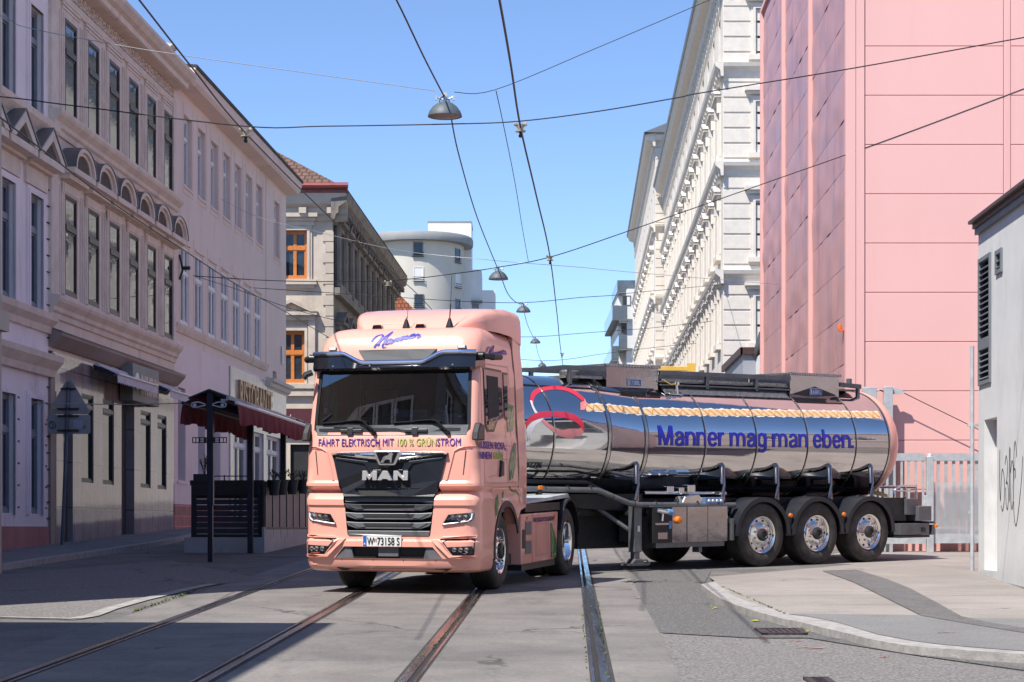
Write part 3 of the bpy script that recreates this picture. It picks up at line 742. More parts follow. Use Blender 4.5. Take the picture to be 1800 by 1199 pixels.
for a, b_ in gx: bB.win(a, 2.77, b_ - a, 2.43, .22, m_greyframe, m_pane_blue, trans=.25, fr=.06)
for x in ux:
    mb = bB.mb()
    for q0, q1 in ((x - .13, x - .09), (x + .95 + .09, x + .95 + .13)): mb.box(q0, q1, -.012, .002, 10.4, 12.75)
    mb.box(x - .13, x + 1.08, -.012, .002, 10.36, 10.40); mb.box(x - .04, x + .99, -.03, .06, 10.5, 10.57); bB.put(mb, 'surround', m_rose)
for x in lx:
    mb = bB.mb(); mb.box(x - .18, x - .14, -.012, .002, 6.85, 9.3); mb.box(x - .05, x + 1.05, -.05, .002, 9.0, 9.05); bB.put(mb, 'surround', m_rose)
mb = bB.mb(); mb.box(12.9, 13.15, -.02, .002, 6.8, 13.1); bB.put(mb, 'pilaster', m_rose)
mb = bB.mb(); moulding(mb, 0, 12.95, [(0, 6.62), (.04, 6.62), (.10, 6.75), (.12, 6.83), (0, 6.86)]); bB.put(mb, 'string_course', m_mauve_orn)
mb = bB.mb(); moulding(mb, 12.95, LB + .05, [(0, 6.05), (.05, 6.05), (.08, 6.12), (.14, 6.15), (.18, 6.26), (.26, 6.3), (.28, 6.4), (0, 6.44)]); bB.put(mb, 'string_course', m_cream)
mb = bB.mb(); moulding(mb, 0, LB + .02, [(0, 12.98), (.42, 13.02), (.50, 13.1), (.56, 13.38), (0, 13.46)]); bB.put(mb, 'eaves', m_rose)
mb = bB.mb(); moulding(mb, 0, LB + .03, [(.3, 13.40), (.6, 13.38), (.6, 13.47), (.3, 13.49)]); bB.put(mb, 'gutter', m_roofdark)
mb = bB.mb(); mb.prism([(-.5, 13.4), (9, 16.2), (9, 13.4)], 'x', 0, LB); bB.put(mb, 'roof', m_roofdark)
mb = bB.mb(); facade(mb, 7.0, 16.5, 1.4, 6.3, -.05, shopw, .06); mb.poly([(7.0, -.05, 1.4), (7.0, 0, 1.4), (7.0, 0, 6.3), (7.0, -.05, 6.3)]); bB.put(mb, 'shop_front', m_marble)
for h in shopw: bB.win(h[0], h[2], h[1] - h[0], h[3] - h[2], .05, m_white, m_pane, trans=.18, mull=1, fr=.07)
mb = bB.mb(); mb.box(15.7, 16.0, -.06, -.02, 7.1, 7.7); bB.put(mb, 'house_plate', m_lettwhite)
sg = thing('restaurant_sign', bB.root.matrix_basis @ Vector((11.5, -.09, 5.05 - bB.z0)), 'row of tall bronze letters on the white marble shop front', 'sign', LRZ)
me = text_mesh('RISTORANTE', 1.25, .02, .04, sx=.9); a, b_ = width(me); sc = 5.4 / (b_ - a)
text_obj('lettering', me, m_gold, sg, lambda x, y, z: (-3.4 + (x - a) * sc, -z, .1 + y * .95))
mb = bB.mb(); mb.tube([(.55, -.12, 8.3), (.55, -.3, 8.3)], .05, 8); mb.tube([(.55, -.02, 8.0), (.55, -.1, 8.25), (.55, -.02, 8.65)], .03, 6)
ro = bB.put(mb, 'wall_rosette', m_black)

# ================================================================== grey stone corner house
YC = 80.0; XC = -7.42
bC = Bld('stone_corner_house', XC, YC, 0, 'weathered grey stone corner house with two orange framed windows', 2.2)
WF = [(-2.10, 11.85, 1.05, 2.0), (-2.2, 7.55, 1.05, 2.15)]
mb = bC.mb(); facade(mb, -5.5, 0, 1.5, 14.3, 0, [(x, x + w, z, z + h) for x, z, w, h in WF] + [(-1.75, -.85, 2.2, 5.0)], .3)
mb.poly([(-5.5, 9, 1.5), (-5.5, 0, 1.5), (-5.5, 0, 14.3), (-5.5, 9, 14.3)]); mb.poly([(-5.4, .4, 1.5), (-.4, .4, 1.5), (-.4, .4, 14.3), (-5.4, .4, 14.3)])
bC.put(mb, 'wall', m_stone)
for (x, z, w, h), k in zip(WF, (0, 1)): bC.win(x, z, w, h, .16, m_orange, m_pane_blue, trans=.36 if k == 0 else .42, mull=1, fr=.09, dep=.09)
mb = bC.mb(); mb.box(-1.75, -.85, .15, .2, 2.2, 5.0); bC.put(mb, 'door', m_dark)
for k, (x, z, w, h) in enumerate(WF):
    mb = bC.mb(); casing(mb, x, x + w, z - .05, z + h, .2, .07); cx = x + w / 2
    mb.box(x - .4, x + w + .4, -.22, .01, z - .25, z - .05); mb.box(x - .3, x + w + .3, -.12, .008, z - .38, z - .25)
    if k == 0:
        mb.box(x - .45, x + w + .45, -.35, .01, z + h + .52, z + h + .68); mb.box(x - .38, x + w + .38, -.2, .008, z + h + .38, z + h + .52); mb.box(x - .3, x + w + .3, -.1, .006, z + h + .2, z + h + .38)
    else:
        mb.box(cx - 1.05, cx + 1.05, -.35, .01, z + h + .62, z + h + .76); mb.box(cx - .95, cx + .95, -.18, .008, z + h + .42, z + h + .62)
        for s_ in (-1, 1):
            mb.prism([(cx + s_ * 1.1, z + h + .76), (cx + s_ * .78, z + h + .76), (cx, z + h + 1.14), (cx, z + h + 1.3)], 'y', -.38, .01); mb.box(cx + s_ * .82 - .14, cx + s_ * .82 + .14, -.14, .005, z - .1, z + h + .42)
        mb.prism([(cx - .8, z + h + .76), (cx + .8, z + h + .76), (cx, z + h + 1.16)], 'y', -.14, .006)
    bC.put(mb, 'surround', m_stone)
mb = bC.mb(); mb.box(-5.5, .12, -.16, .01, 7.0, 7.22); bC.put(mb, 'string_course', m_stone)
mb = bC.mb(); mb.box(-5.5, .1, -.1, .008, 6.1, 6.2); bC.put(mb, 'string_course', m_stone)
mb = bC.mb()
for k in range(26):                        # toothed quoins at the corner
    z = 2.4 + k * .44
    mb.box(-.30 - .1 * (k % 2), .04, -.05, .03, z, z + .40)
bC.put(mb, 'quoins', m_cstone)
SROT = R(90) - math.atan(.035); LC = 27.0
mb = bC.mb(SROT)
sx_ = [1.1 + 2.35 * k for k in range(11)]
hs = [(x, x + 1.05, z, z + h) for x in sx_ for z, h in ((11.75, 2.0), (7.5, 2.1), (3.2, 2.4))]
facade(mb, 0, LC, 1.5, 14.3, 0, hs, .3); mb.poly([(LC, 0, 1.5), (LC, 9, 1.5), (LC, 9, 14.3), (LC, 0, 14.3)]); mb.poly([(0.35, .4, 1.5), (LC, .4, 1.5), (LC, .4, 14.3), (.35, .4, 14.3)])
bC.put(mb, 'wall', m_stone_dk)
for x in sx_:
    for z, h in ((11.75, 2.0), (7.5, 2.1)):
        mb = bC.mb(SROT); casing(mb, x, x + 1.05, z, z + h, .2, .08)
        mb.box(x - .4, x + 1.45, -.4, .01, z + h + .45, z + h + .6); mb.box(x - .3, x + 1.35, -.2, .008, z + h + .25, z + h + .45)
        for s_ in (-1, 1): mb.prism([(x + .525 + s_ * .95, z + h + .6), (x + .525 + s_ * .7, z + h + .6), (x + .525, z + h + .9), (x + .525, z + h + 1.05)], 'y', -.42, .01)
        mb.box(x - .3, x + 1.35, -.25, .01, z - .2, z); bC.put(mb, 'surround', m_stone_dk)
    mb = bC.mb(SROT); mb.tube([(x - .55, -.14, 11.6), (x - .55, -.14, 14.1)], .16, 8); bC.put(mb, 'column', m_stone_dk)
for za, zb, d_ in ((11.2, 11.5, .3), (6.9, 7.2, .3), (14.1, 14.4, .15)):
    mb = bC.mb(SROT); mb.box(0, LC, -d_, .012, za, zb); bC.put(mb, 'string_course', m_stone_dk)
mb = bC.mb(SROT)
moulding(mb, -.55, LC, [(0, 14.2), (.15, 14.25), (.2, 14.45), (.3, 14.5), (.32, 14.75), (.62, 14.95), (.72, 15.35), (0, 15.5)])
for k in range(45): mb.box(.1 + k * .6, .38 + k * .6, -.55, -.2, 14.55, 14.78)
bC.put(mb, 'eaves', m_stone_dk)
mb = bC.mb()
moulding(mb, -5.5, .62, [(0, 14.2), (.12, 14.25), (.15, 14.45), (.25, 14.5), (.27, 14.72), (.5, 14.88), (.6, 15.3), (0, 15.45)])
for k in range(5): mb.box(-4.8 + k * 1.15, -4.5 + k * 1.15, -.45, -.1, 14.5, 14.74)
bC.put(mb, 'eaves', m_cstone)
for k, x in enumerate(sx_):
    for z, h in ((11.75, 2.0), (7.5, 2.1)):
        bC.win_rot(x, z, 1.05, h, .18, SROT, (0, 0, 0), m_brown, m_pane, trans=.36, mull=1, fr=.09)
mb = bC.mb()
A_ = [(-5.6, -.6, 15.46), (.66, -.6, 15.46), (1.65, LC, 15.46), (-9, LC, 15.46)]; T_ = [(-5.2, 5.2, 19.0), (-4.6, 5.2, 19.0), (-3.8, LC - 5, 19.0), (-5.0, LC - 5, 19.0)]
for i in range(4):
    j = (i + 1) % 4; mb.poly([A_[i], A_[j], T_[j], T_[i]])
mb.poly(T_); bC.put(mb, 'roof', m_tile)
mb = bC.mb(); mb.tube([(-5.6, -.72, 15.58), (.7, -.72, 15.58)], .13, 10); mb.box(-5.6, .68, -.62, -.5, 15.3, 15.46); bC.put(mb, 'gutter', m_gutter_red)
sg = thing('maroon_shop_sign', (XC - 1.55, YC - .12, 5.42), 'maroon fascia sign with white RESTAU lettering on the stone corner house', 'sign')
mb = MB(); mb.box(-1.6, 1.5, -.06, .1, 0, 1.05); mb.build('board', m_maroon, sg)
me = text_mesh('Julia&N.nal', .36, .008, .004, shear=.12, sx=.82); a, b_ = width(me)
text_obj('lettering', me, m_lettwhite, sg, lambda x, y, z: (-.98 + (x - a) * .62, -.066 - z, .56 + y))
me = text_mesh('RESTAURANT', .26, .006, .004, spacing=1.5); a, b_ = width(me)
text_obj('lettering', me, m_lettwhite, sg, lambda x, y, z: (-1.08 + (x - a) * .78, -.066 - z, .16 + y))
# ================================================================== far end of the street
m_render = mat('render_pale', (.56, .52, .45), .85, 0, .05, .3, .1, 30, stain=((.40, .38, .35), .5, .6, (1, 1, .3), .4))
m_whitewall = mat('render_white', (.74, .735, .72), .85, 0, .04, .5, .1, 30)
m_glassrail = mat('balcony_glass', (.10, .13, .16), .08, 0, .2, 1.0, spec=.7)
m_concgrey = mat('roof_edge_grey', (.27, .27, .265), .7, 0, .08, .6)
bT = Bld('round_tower_block', -10.25, 210, 0, 'pale rounded apartment block with flat roof disc and square stair tower', 5.5)
mb = bT.mb(); mb.lathe([(5.0, 5.0), (5.0, 32.2)], (0, 0, 0), 'z', 64); bT.put(mb, 'wall', m_render, smooth=True)
mb = bT.mb(); mb.lathe([(0, 32.1), (6.0, 32.1), (6.05, 32.3), (6.05, 32.75), (5.9, 33.0), (0, 33.2)], (0, 0, 0), 'z', 64); bT.put(mb, 'roof', m_concgrey, smooth=True)
mb = bT.mb(); mb.box(1.05, 5.8, 2, 8, 5, 35.1); bT.put(mb, 'stair_tower', m_whitewall)
mb = bT.mb(); mb.box(1.0, 5.85, 1.95, 8.05, 35.1, 35.25); bT.put(mb, 'coping', m_concgrey)
mb = bT.mb(); mb.box(5.8, 6.9, 2.5, 9, 5, 30.0); mb.box(6.9, 8.4, 3, 9, 5, 27.8); mb.box(-4.8, -3, 2, 8, 5, 31); bT.put(mb, 'side_wing', m_whitewall)
mb = bT.mb(); mb.box(5.9, 6.6, 2.42, 2.52, 20, 26.2); mb.box(5.8, 7.0, 1.9, 2.5, 26.3, 26.55); bT.put(mb, 'recess', m_zinc)
for x, z0_, z1_, op in ((.30, 30.4, 31.95, 0), (.35, 27.8, 29.3, 1), (.40, 25.0, 26.4, 0), (4.42, 30.1, 31.6, 0), (4.42, 27.4, 28.9, 1), (4.42, 24.8, 26.2, 0)):
    an = math.asin(x / 5.0); w_ = 1.05
    o = window(bT.root, 0, 0, w_, z1_ - z0_, 0, m_zinc if not op else m_white, m_pane_blue if not op else m_lettwhite, trans=0, fr=.07)
    c = Vector((5.03 * math.sin(an), -5.03 * math.cos(an), z0_ - bT.z0)); t = Vector((math.cos(an), math.sin(an), 0))
    o.location = c - t * w_ / 2 + Vector((math.sin(an), -math.cos(an), 0)) * .02; o.rotation_euler = (0, 0, an)
    mb = MB()
    mb.tube([(-.1, -.12, .15), (w_ + .1, -.12, .15)], .03, 5); mb.tube([(-.1, -.12, .4), (w_ + .1, -.12, .4)], .03, 5); mb.box(-.1, w_ + .1, -.15, .0, -.08, .0)
    mb.build('window_rail', m_black, o)
bR = Bld('red_roofed_house', -7.0, 122, 0, 'house with red tiled roof showing above the truck cab', 3.2)
mb = bR.mb(); mb.box(-3, 2.2, 0, 10, 3, 13.5); bR.put(mb, 'wall', m_render)
mb = bR.mb(); mb.poly([(-3.4, -.3, 16.6), (-.4, -.3, 16.6), (2.7, -.3, 13.4), (-3.4, -.3, 13.4)]); mb.poly([(-.4, -.3, 16.6), (-.4, 10, 16.6), (2.7, 10, 13.4), (2.7, -.3, 13.4)]); mb.poly([(-3.4, 10, 13.4), (2.7, 10, 13.4), (-.4, 10, 16.6), (-3.4, 10, 16.6)]); bR.put(mb, 'roof', m_tile_red)

# ================================================================== white houses on the right (street side faces left)
def stucco_block(name, X, Y, label, zbase, ztop, L, bay, floors, cornices, frontal, adir, fx):
    b = Bld(name, X, Y, 0, label, zbase)
    SR = -R(90) - math.atan(adir)
    nb = int(L / bay); xs = [-L + (L - nb * bay) / 2 + bay * (k + .5) for k in range(nb)]
    ww = 1.15
    mb = b.mb(SR); facade(mb, -L, 0, zbase, ztop, 0, [(x - ww / 2, x + ww / 2, z, z + h) for x in xs for z, h in floors], .32)
    mb.poly([(-L, 0, zbase), (-L, 0, ztop), (-L, 12, ztop), (-L, 12, zbase)]); mb.poly([(-L, .42, zbase), (0, .42, zbase), (0, .42, ztop), (-L, .42, ztop)])
    b.put(mb, 'wall', m_cream)
    hood = None
    for x in xs:
        for i, (z, h) in enumerate(floors):
            b.win_rot(x - ww / 2, z, ww, h, .16, SR, (0, 0, 0), m_white, m_pane_blue, trans=.33, mull=1, fr=.07)
            if i == len(floors) - 1: continue
            if hood is None:
                m2 = MB()
                m2.box(-.95, .95, -.27, 0, .44, .54); m2.box(-.85, .85, -.17, .003, .3, .44)
                for s_ in (-1, 1):
                    m2.prism([(s_ * 1.0, .56), (s_ * .75, .56), (0, .84), (0, .96)], 'y', -.29, 0)
                    m2.box(s_ * .74 - .09, s_ * .74 + .09, -.17, .002, -.2, .3); m2.box(s_ * .72 - .1, s_ * .72 + .1, -.07, .001, -h, -.2)
                m2.box(-.8, .8, -.2, .004, -h - .25, -h)
                hood = m2.build('window_hood', m_cream_orn, b.root)
                hood.location = Matrix.Rotation(SR, 4, 'Z') @ Vector((x, 0, z + h - b.z0)); hood.rotation_euler = (0, 0, SR)
            else:
                copy_part(hood, b.root, Matrix.Rotation(SR, 4, 'Z') @ Vector((x, 0, z + h - b.z0)), (0, 0, SR))
    for zc in cornices:
        mb = b.mb(SR); moulding(mb, -L, .30, [(0, zc - .5), (.1, zc - .5), (.14, zc - .25), (.32, zc - .1), (.36, zc + .05), (0, zc + .1)])
        n = int(L / .85)
        for k in range(n): mb.box(-L + .2 + k * .85, -L + .42 + k * .85, -.24, -.02, zc - .42, zc - .16)
        b.put(mb, 'cornice', m_cream_orn)
    mb = b.mb(SR)                                # relief under the eaves
    n = int(L / .9)
    for k in range(n):
        x = -L + .45 + k * .9
        mb.lathe([(.0, -.10), (.14, -.08), (.24, .0)], (x, -.02, ztop - 1.0), 'y', 8)
        mb.prism([(x - .30, ztop - 1.25), (x - .22, ztop - 1.32), (x, ztop - 1.7), (x + .22, ztop - 1.32), (x + .3, ztop - 1.25), (x, ztop - 1.45)], 'y', -.10, .01)
        mb.box(x - .06, x + .06, -.16, .012, ztop - .72, ztop - .45)
    b.put(mb, 'frieze', m_cream_orn)
    ep = [(0, ztop - .5), (.15, ztop - .45), (.2, ztop - .2), (.55, ztop - .05), (.62, ztop + .12), (.70, ztop + .3), (0, ztop + .4)]
    mb = b.mb(SR); moulding(mb, -L, .5, ep); b.put(mb, 'eaves', m_cream_orn)
    mb = b.mb(SR); moulding(mb, -L, .55, [(.55, ztop + .3), (.76, ztop + .28), (.8, ztop + .42), (.5, ztop + .45)]); b.put(mb, 'gutter', m_zinc)
    # frontal side
    fw = 9.0
    mb = b.mb(); facade(mb, 0, fw, zbase, ztop, 0, [(x, x + w, z, z + h) for x, z, w, h in frontal], .32); mb.poly([(0.3, .42, zbase), (fw, .42, zbase), (fw, .42, ztop), (.3, .42, ztop)]); mb.poly([(fw, 0, zbase), (fw, 12, zbase), (fw, 12, ztop), (fw, 0, ztop)])
    b.put(mb, 'wall', m_cream)
    mb = b.mb()
    for zc in cornices: moulding(mb, -.2, fw, [(0, zc - .5), (.06, zc - .5), (.10, zc - .25), (.26, zc - .1), (.30, zc + .05), (0, zc + .1)])
    moulding(mb, -.4, fw, [(p * .8, z) for p, z in ep])
    z = zbase + 6
    while z < ztop - 1.2:
        mb.box(.02, fw, -.035, .0, z, z + .52); z += .62
    b.put(mb, 'bossage', m_cream_orn)
    for x, z, w, h in frontal:
        b.win(x, z, w, h, .14, m_white, m_pane_blue, trans=.33, mull=1 if w > 1 else 0, fr=.08)
        mb = b.mb(); casing(mb, x, x + w, z, z + h, .2, .08); mb.box(x - .3, x + w + .3, -.2, .01, z - .2, z); mb.box(x - .45, x + w + .45, -.32, .012, z + h + .42, z + h + .58); mb.box(x - .35, x + w + .35, -.2, .008, z + h + .28, z + h + .42)
        b.put(mb, 'surround', m_cream_orn)
    mb = b.mb()
    mb.poly([(-.8, -.8, ztop + .42), (fw, -.8, ztop + .42), (fw, 4, ztop + 3.2), (4, 4, ztop + 3.2)]); mb.poly([(-.8, -.8, ztop + .42), (4, 4, ztop + 3.2), (4 + adir * L, L, ztop + 3.2), (-.8 + adir * L, L, ztop + .42)])
    mb.poly([(-.8 + adir * L, L, ztop + .42), (4 + adir * L, L, ztop + 3.2), (fw + adir * L, L, ztop + .42)])
    b.put(mb, 'roof', m_zinc)
    return b
stucco_block('ornate_white_house', 8.62, 79, 'tall ornate white stucco house beside the pink hall', 2.0, 24.5, 53, 3.5,
             [(9.2, 2.0), (12.6, 2.3), (16.85, 2.1), (20.85, 1.9)], (12.0, 16.4, 20.45), [(1.32, 9.1, 1.1, 1.9), (1.32, 12.6, 1.1, 2.3), (1.32, 16.85, 1.1, 2.1), (1.32, 20.85, 1.1, 1.9)], .0338, 0)
stucco_block('second_white_house', 9.8, 132.4, 'second white stucco house farther up the street with dark gutter line', 3.5, 28.1, 46, 3.6,
             [(10.0, 2.2), (14.0, 2.4), (18.2, 2.2), (23.2, 2.0)], (13.2, 17.4, 22.3), [], .034, 0)
bK = Bld('balcony_block', 11.05, 186, 0, 'modern white block with grey glass balconies past the white houses', 5.0)
mb = bK.mb(); mb.box(-.0, 7, 0, 14, 5, 24.6); mb.box(-.75, 3, 2.5, 16, 5, 24.2); bK.put(mb, 'wall', m_whitewall)
mb = bK.mb(); mb.box(-.8, 3, 1.5, 14, 24.2, 24.5); bK.put(mb, 'roof', m_concgrey)
for x0_, x1_, y0_, y1_, z0_, z1_ in ((-1.35, -.7, 0, 16, 21.6, 23.0), (-.78, -.02, -.6, 15, 21.3, 22.9), (-.78, -.02, -.6, 17, 18.7, 20.1), (-1.4, -.75, 1, 18, 17.8, 19.2), (-.8, 1.6, 1.4, 12, 24.4, 25.6)):
    mb = bK.mb(); mb.box(x0_, x1_, y0_, y1_, z0_, z0_ + .25); o = bK.put(mb, 'balcony', m_concgrey)
    mb = bK.mb(); mb.box(x0_ - .02, x1_ + .02, y0_ - .03, y0_, z0_ + .1, z1_); mb.box(x0_ - .04, x0_, y0_, y1_, z0_ + .1, z1_); mb.build('balustrade', m_glassrail, o)
bK.win(-.45, 22.95, .85, 1.0, -.03, m_zinc, m_pane_blue, trans=0); bK.win(-.6, 20.2, .6, 1.1, -.02, m_zinc, m_pane, trans=0)

# ================================================================== pink hall
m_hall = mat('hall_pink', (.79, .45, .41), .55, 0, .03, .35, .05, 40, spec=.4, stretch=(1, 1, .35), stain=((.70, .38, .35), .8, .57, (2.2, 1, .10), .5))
m_hall_shade = mat('hall_pink_shaded', (.55, .285, .265), .42, 0, .10, .9, .10, 1.3, spec=.35, bdist=.05, stain=((.38, .18, .20), 1.4, .50, (1.6, 1, .30), .75), rvar=.1)  # same pink paint as the front, its grazing-light shade put into the colour
m_seam = mat('hall_seam', (.60, .29, .26), .8, 0, .1, 4)
bP = Bld('pink_hall', 6.6, 38.0, 0, 'tall windowless pink panelled hall on the right', 1.1)
HT = 15.9
mb = bP.mb(); mb.poly([(.31, .02, .9), (22, .02, .9), (22, .02, HT), (.31, .02, HT)]); mb.poly([(22, 0, .9), (22, 16, .9), (22, 16, HT), (22, 0, HT)])
mb.poly([(0, 0, HT - .1), (22, 0, HT - .1), (22, 16, HT - .1), (.4, 16, HT - .1)]); bP.put(mb, 'backing', m_seam)
mb = bP.mb(); zs = [.9] + [5.18 - .968 * 4 + .968 * k for k in range(0, 16) if 5.18 - .968 * 4 + .968 * k > 1.0]
for xa, xb in ((.325, 3.06), (3.2, 8.0), (8.0, 14), (14, 21.9)):
    for i in range(len(zs) - 1):
        mb.box(xa + .006, xb - .006, .0, .03, zs[i] + .007, zs[i + 1] - .007)
mb.box(3.066, 3.194, .0, .03, .9, HT)
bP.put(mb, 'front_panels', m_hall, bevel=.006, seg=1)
mb = bP.mb()
for xa, xb in ((-.05, .145), (.155, .318)):
    mb.box(xa, xb, -.03, .1, .9, HT + .05)
mb.box(-.1, 22, -.06, .12, HT - .05, HT + .1)
bP.put(mb, 'corner_trim', m_hall)
PR = -R(90) - math.atan(.0275)
LP = 16.0
def buckle(x, z):
    return .010 * math.sin(3.1 * x + 1.7 * z) + .008 * math.sin(1.3 * x - 4.1 * z + 1.0) + .006 * math.sin(7.3 * z + 2.2 * x)
for k in range(3):
    x0_, x1_ = -LP + k * LP / 3 + .09, -LP + (k + 1) * LP / 3 - .09
    if k == 2: x1_ = -.05
    mb = bP.mb(PR)
    rnd = random.Random(40 + k); zz = .9; zz_list = [.9]
    while zz < HT - 1.3: zz += .968; zz_list.append(zz)
    zz_list.append(HT)
    for i in range(len(zz_list) - 1):             # each sheet metal tray bulges a little on its own and laps the one below
        za, zb = zz_list[i], zz_list[i + 1]; amp = rnd.uniform(.4, 1.7); ph = rnd.uniform(0, 6)
        rows = []
        for j in range(7):
            z = za + (zb - za) * j / 6; row = []
            for q in range(25):
                x = x0_ + (x1_ - x0_) * q / 24
                e = math.sin(math.pi * j / 6)
                lip = (.003 + .015 * max(0, math.sin(x * (1.3 + .5 * amp) + ph) * math.sin(x * 3.1 + 2 * ph) - .25) * amp) * (1 - j / 6)
                row.append((x, -.02 - lip - amp * e * (.008 + .8 * buckle(x + ph, z)), z))
            rows.append(row)
        mb.grid(rows)
        mb.poly([(x0_, -.0, za), (x1_, -.0, za), (x1_, -.022, za), (x0_, -.022, za)])
    bP.put(mb, 'side_panels', m_hall_shade, smooth=True, angle=50)
mb = bP.mb(PR); mb.poly([(-LP, .02, .9), (0, .02, .9), (0, .02, HT), (-LP, .02, HT)]); mb.poly([(-LP, 0, .9), (-LP, 0, HT), (-LP, 16, HT), (-LP, 16, .9)]); bP.put(mb, 'backing', m_seam)
mb = bP.mb(PR)
for x in (-LP, -LP * 2 / 3, -LP / 3): mb.box(x - .08, x + .08, -.11, .0, .9, HT + .02)
mb.box(-LP - .1, .1, -.1, .1, HT, HT + .12)
bP.put(mb, 'side_trim', m_hall)
mb = bP.mb(PR); mb.lathe([(0, 0), (.045, 0), (.045, .03), (.035, .09), (0, .11)], (-.35, -.11, 5.46), 'z', 12); mb.box(-.40, -.30, -.13, -.02, 5.42, 5.46); bP.put(mb, 'warning_lamp', mat('lamp_orange', (.75, .16, .03), .25, 0, .1, 4))

# ================================================================== galvanised fence and posts before the hall
m_galv = mat('galvanised_steel', (.50, .53, .54), .5, .3, .12, 6, .05, 40, rvar=.1)
def perforated(name, base, pitch, rad):
    m = mat(name, base, .5, .3, .12, 6)
    nt = m.node_tree; N = nt.nodes; L = nt.links
    tc = N.new('ShaderNodeTexCoord'); vo = N.new('ShaderNodeTexVoronoi'); vo.voronoi_dimensions = '2D'; vo.inputs['Randomness'].default_value = 0; vo.inputs['Scale'].default_value = 1 / pitch
    sx = N.new('ShaderNodeSeparateXYZ'); cx = N.new('ShaderNodeCombineXYZ'); L.new(tc.outputs['Object'], sx.inputs[0])
    ad = N.new('ShaderNodeMath'); ad.operation = 'ADD'; L.new(sx.outputs[0], ad.inputs[0]); L.new(sx.outputs[2], ad.inputs[1])
    sb = N.new('ShaderNodeMath'); sb.operation = 'SUBTRACT'; L.new(sx.outputs[0], sb.inputs[0]); L.new(sx.outputs[2], sb.inputs[1])
    L.new(ad.outputs[0], cx.inputs[0]); L.new(sb.outputs[0], cx.inputs[1]); L.new(cx.outputs[0], vo.inputs['Vector'])
    gt = N.new('ShaderNodeMath'); gt.operation = 'GREATER_THAN'; gt.inputs[1].default_value = rad
    L.new(vo.outputs['Distance'], gt.inputs[0]); L.new(gt.outputs[0], N['Principled BSDF'].inputs['Alpha'])
    return m
m_perf = perforated('perforated_sheet', (.54, .57, .58), .045, .36)
YF = 37.45; gF = gz(YF)
def fx(px): return (px - CXP) / FOC * YF
def fz(py): return CAMZ + (HYP - py) / FOC * YF
t = thing('steel_fence', (fx(1600), YF, gF), 'galvanised bar fence panel behind the tanker tail', 'fence')
X = lambda px: fx(px) - fx(1600)
mb = MB(); mb.box(X(1480), X(1627), -.02, .18, fz(810) - gF, fz(797) - gF); mb.box(X(1480), X(1627), -.03, .03, fz(956) - gF, fz(945) - gF); mb.build('rail', m_galv, t)
mb = MB()
for k in range(13): x = X(1484 + 12.6 * k); mb.box(x - .022, x + .022, -.012, .012, fz(950) - gF, fz(806) - gF)
mb.build('bars', m_galv, t)
t = thing('steel_gate', (fx(1675), YF, gF), 'galvanised sliding gate with perforated lower sheet by the garage', 'gate')
X = lambda px: fx(px) - fx(1675)
mb = MB(); mb.box(X(1640), X(1790), -.02, .18, fz(810) - gF, fz(797) - gF); mb.box(X(1640), X(1790), -.03, .03, fz(955) - gF, fz(938) - gF); mb.box(X(1640), X(1790), -.028, .0, fz(930) - gF, fz(926) - gF); mb.build('rail', m_galv, t)
mb = MB()
for k in range(11): x = X(1650 + 13.4 * k); mb.box(x - .03, x + .03, .012, .04, fz(940) - gF, fz(806) - gF)
mb.build('bars', m_galv, t)
mb = MB(); mb.poly([(X(1640), -.032, fz(938) - gF), (X(1790), -.032, fz(938) - gF), (X(1790), -.032, fz(848) - gF), (X(1640), -.032, fz(848) - gF)]); mb.build('perforated_sheet', m_perf, t)
t = thing('gate_post', (fx(1634), YF - .02, gF), 'galvanised round topped post between fence and gate', 'post')
mb = MB(); mb.box(-.065, .065, -.065, .065, 0, fz(803) - gF); mb.lathe([(.06, 0), (.045, .05), (.0, .07)], (0, 0, fz(803) - gF), 'z', 12); mb.box(-.12, -.06, -.05, .05, .8, 1.1); mb.build('post', m_galv, t, bevel=.008)
t = thing('cable_mast', (fx(1566), 37.75, gF), 'tall galvanised mast with angled top bracket before the hall', 'mast')
mb = MB(); mb.box(-.085, .085, -.085, .085, 0, fz(678) - gF); mb.build('post', m_galv, t, bevel=.01)
mb = MB(); z = fz(680) - gF; mb.prism([(.08, z - .02), (.08, z - .12), (.30, z - .12), (.33, z - .08), (.16, z)], 'y', -.03, .03); mb.build('bracket', m_galv, t)
t = thing('cable_box', (fx(1533), 37.75, gF), 'square galvanised box post rising behind the tank end', 'post')
mb = MB(); mb.box(-.13, .13, -.1, .1, 0, fz(679) - gF); mb.build('box', m_galv, t, bevel=.01)
mb = MB(); z = fz(686) - gF; mb.tube([(.13, 0, z), (.2, -.02, z + .02), (.27, 0, z)], .015, 6); mb.build('link', m_black, t)
def wire(name, pts, r, label, m, cat='cable', n=6):
    mb = MB(); mb.tube(pts, r, 6); o = mb.build(name, m, None, smooth=True, angle=80); return tag(o, label, cat)
m_wire = mat('wire_dark', (.02, .02, .022), .5, .3, .1, 5)
m_wire_l = mat('wire_light', (.42, .42, .42), .4, .5, .1, 5)
wire('guy_cable', [W(1587, 690, 37.75), W(1640, 716, 37.75), W(1720, 755, 37.75), W(1800, 795, 37.75)], .009, 'thin cable running down from the mast bracket across the hall', m_black)

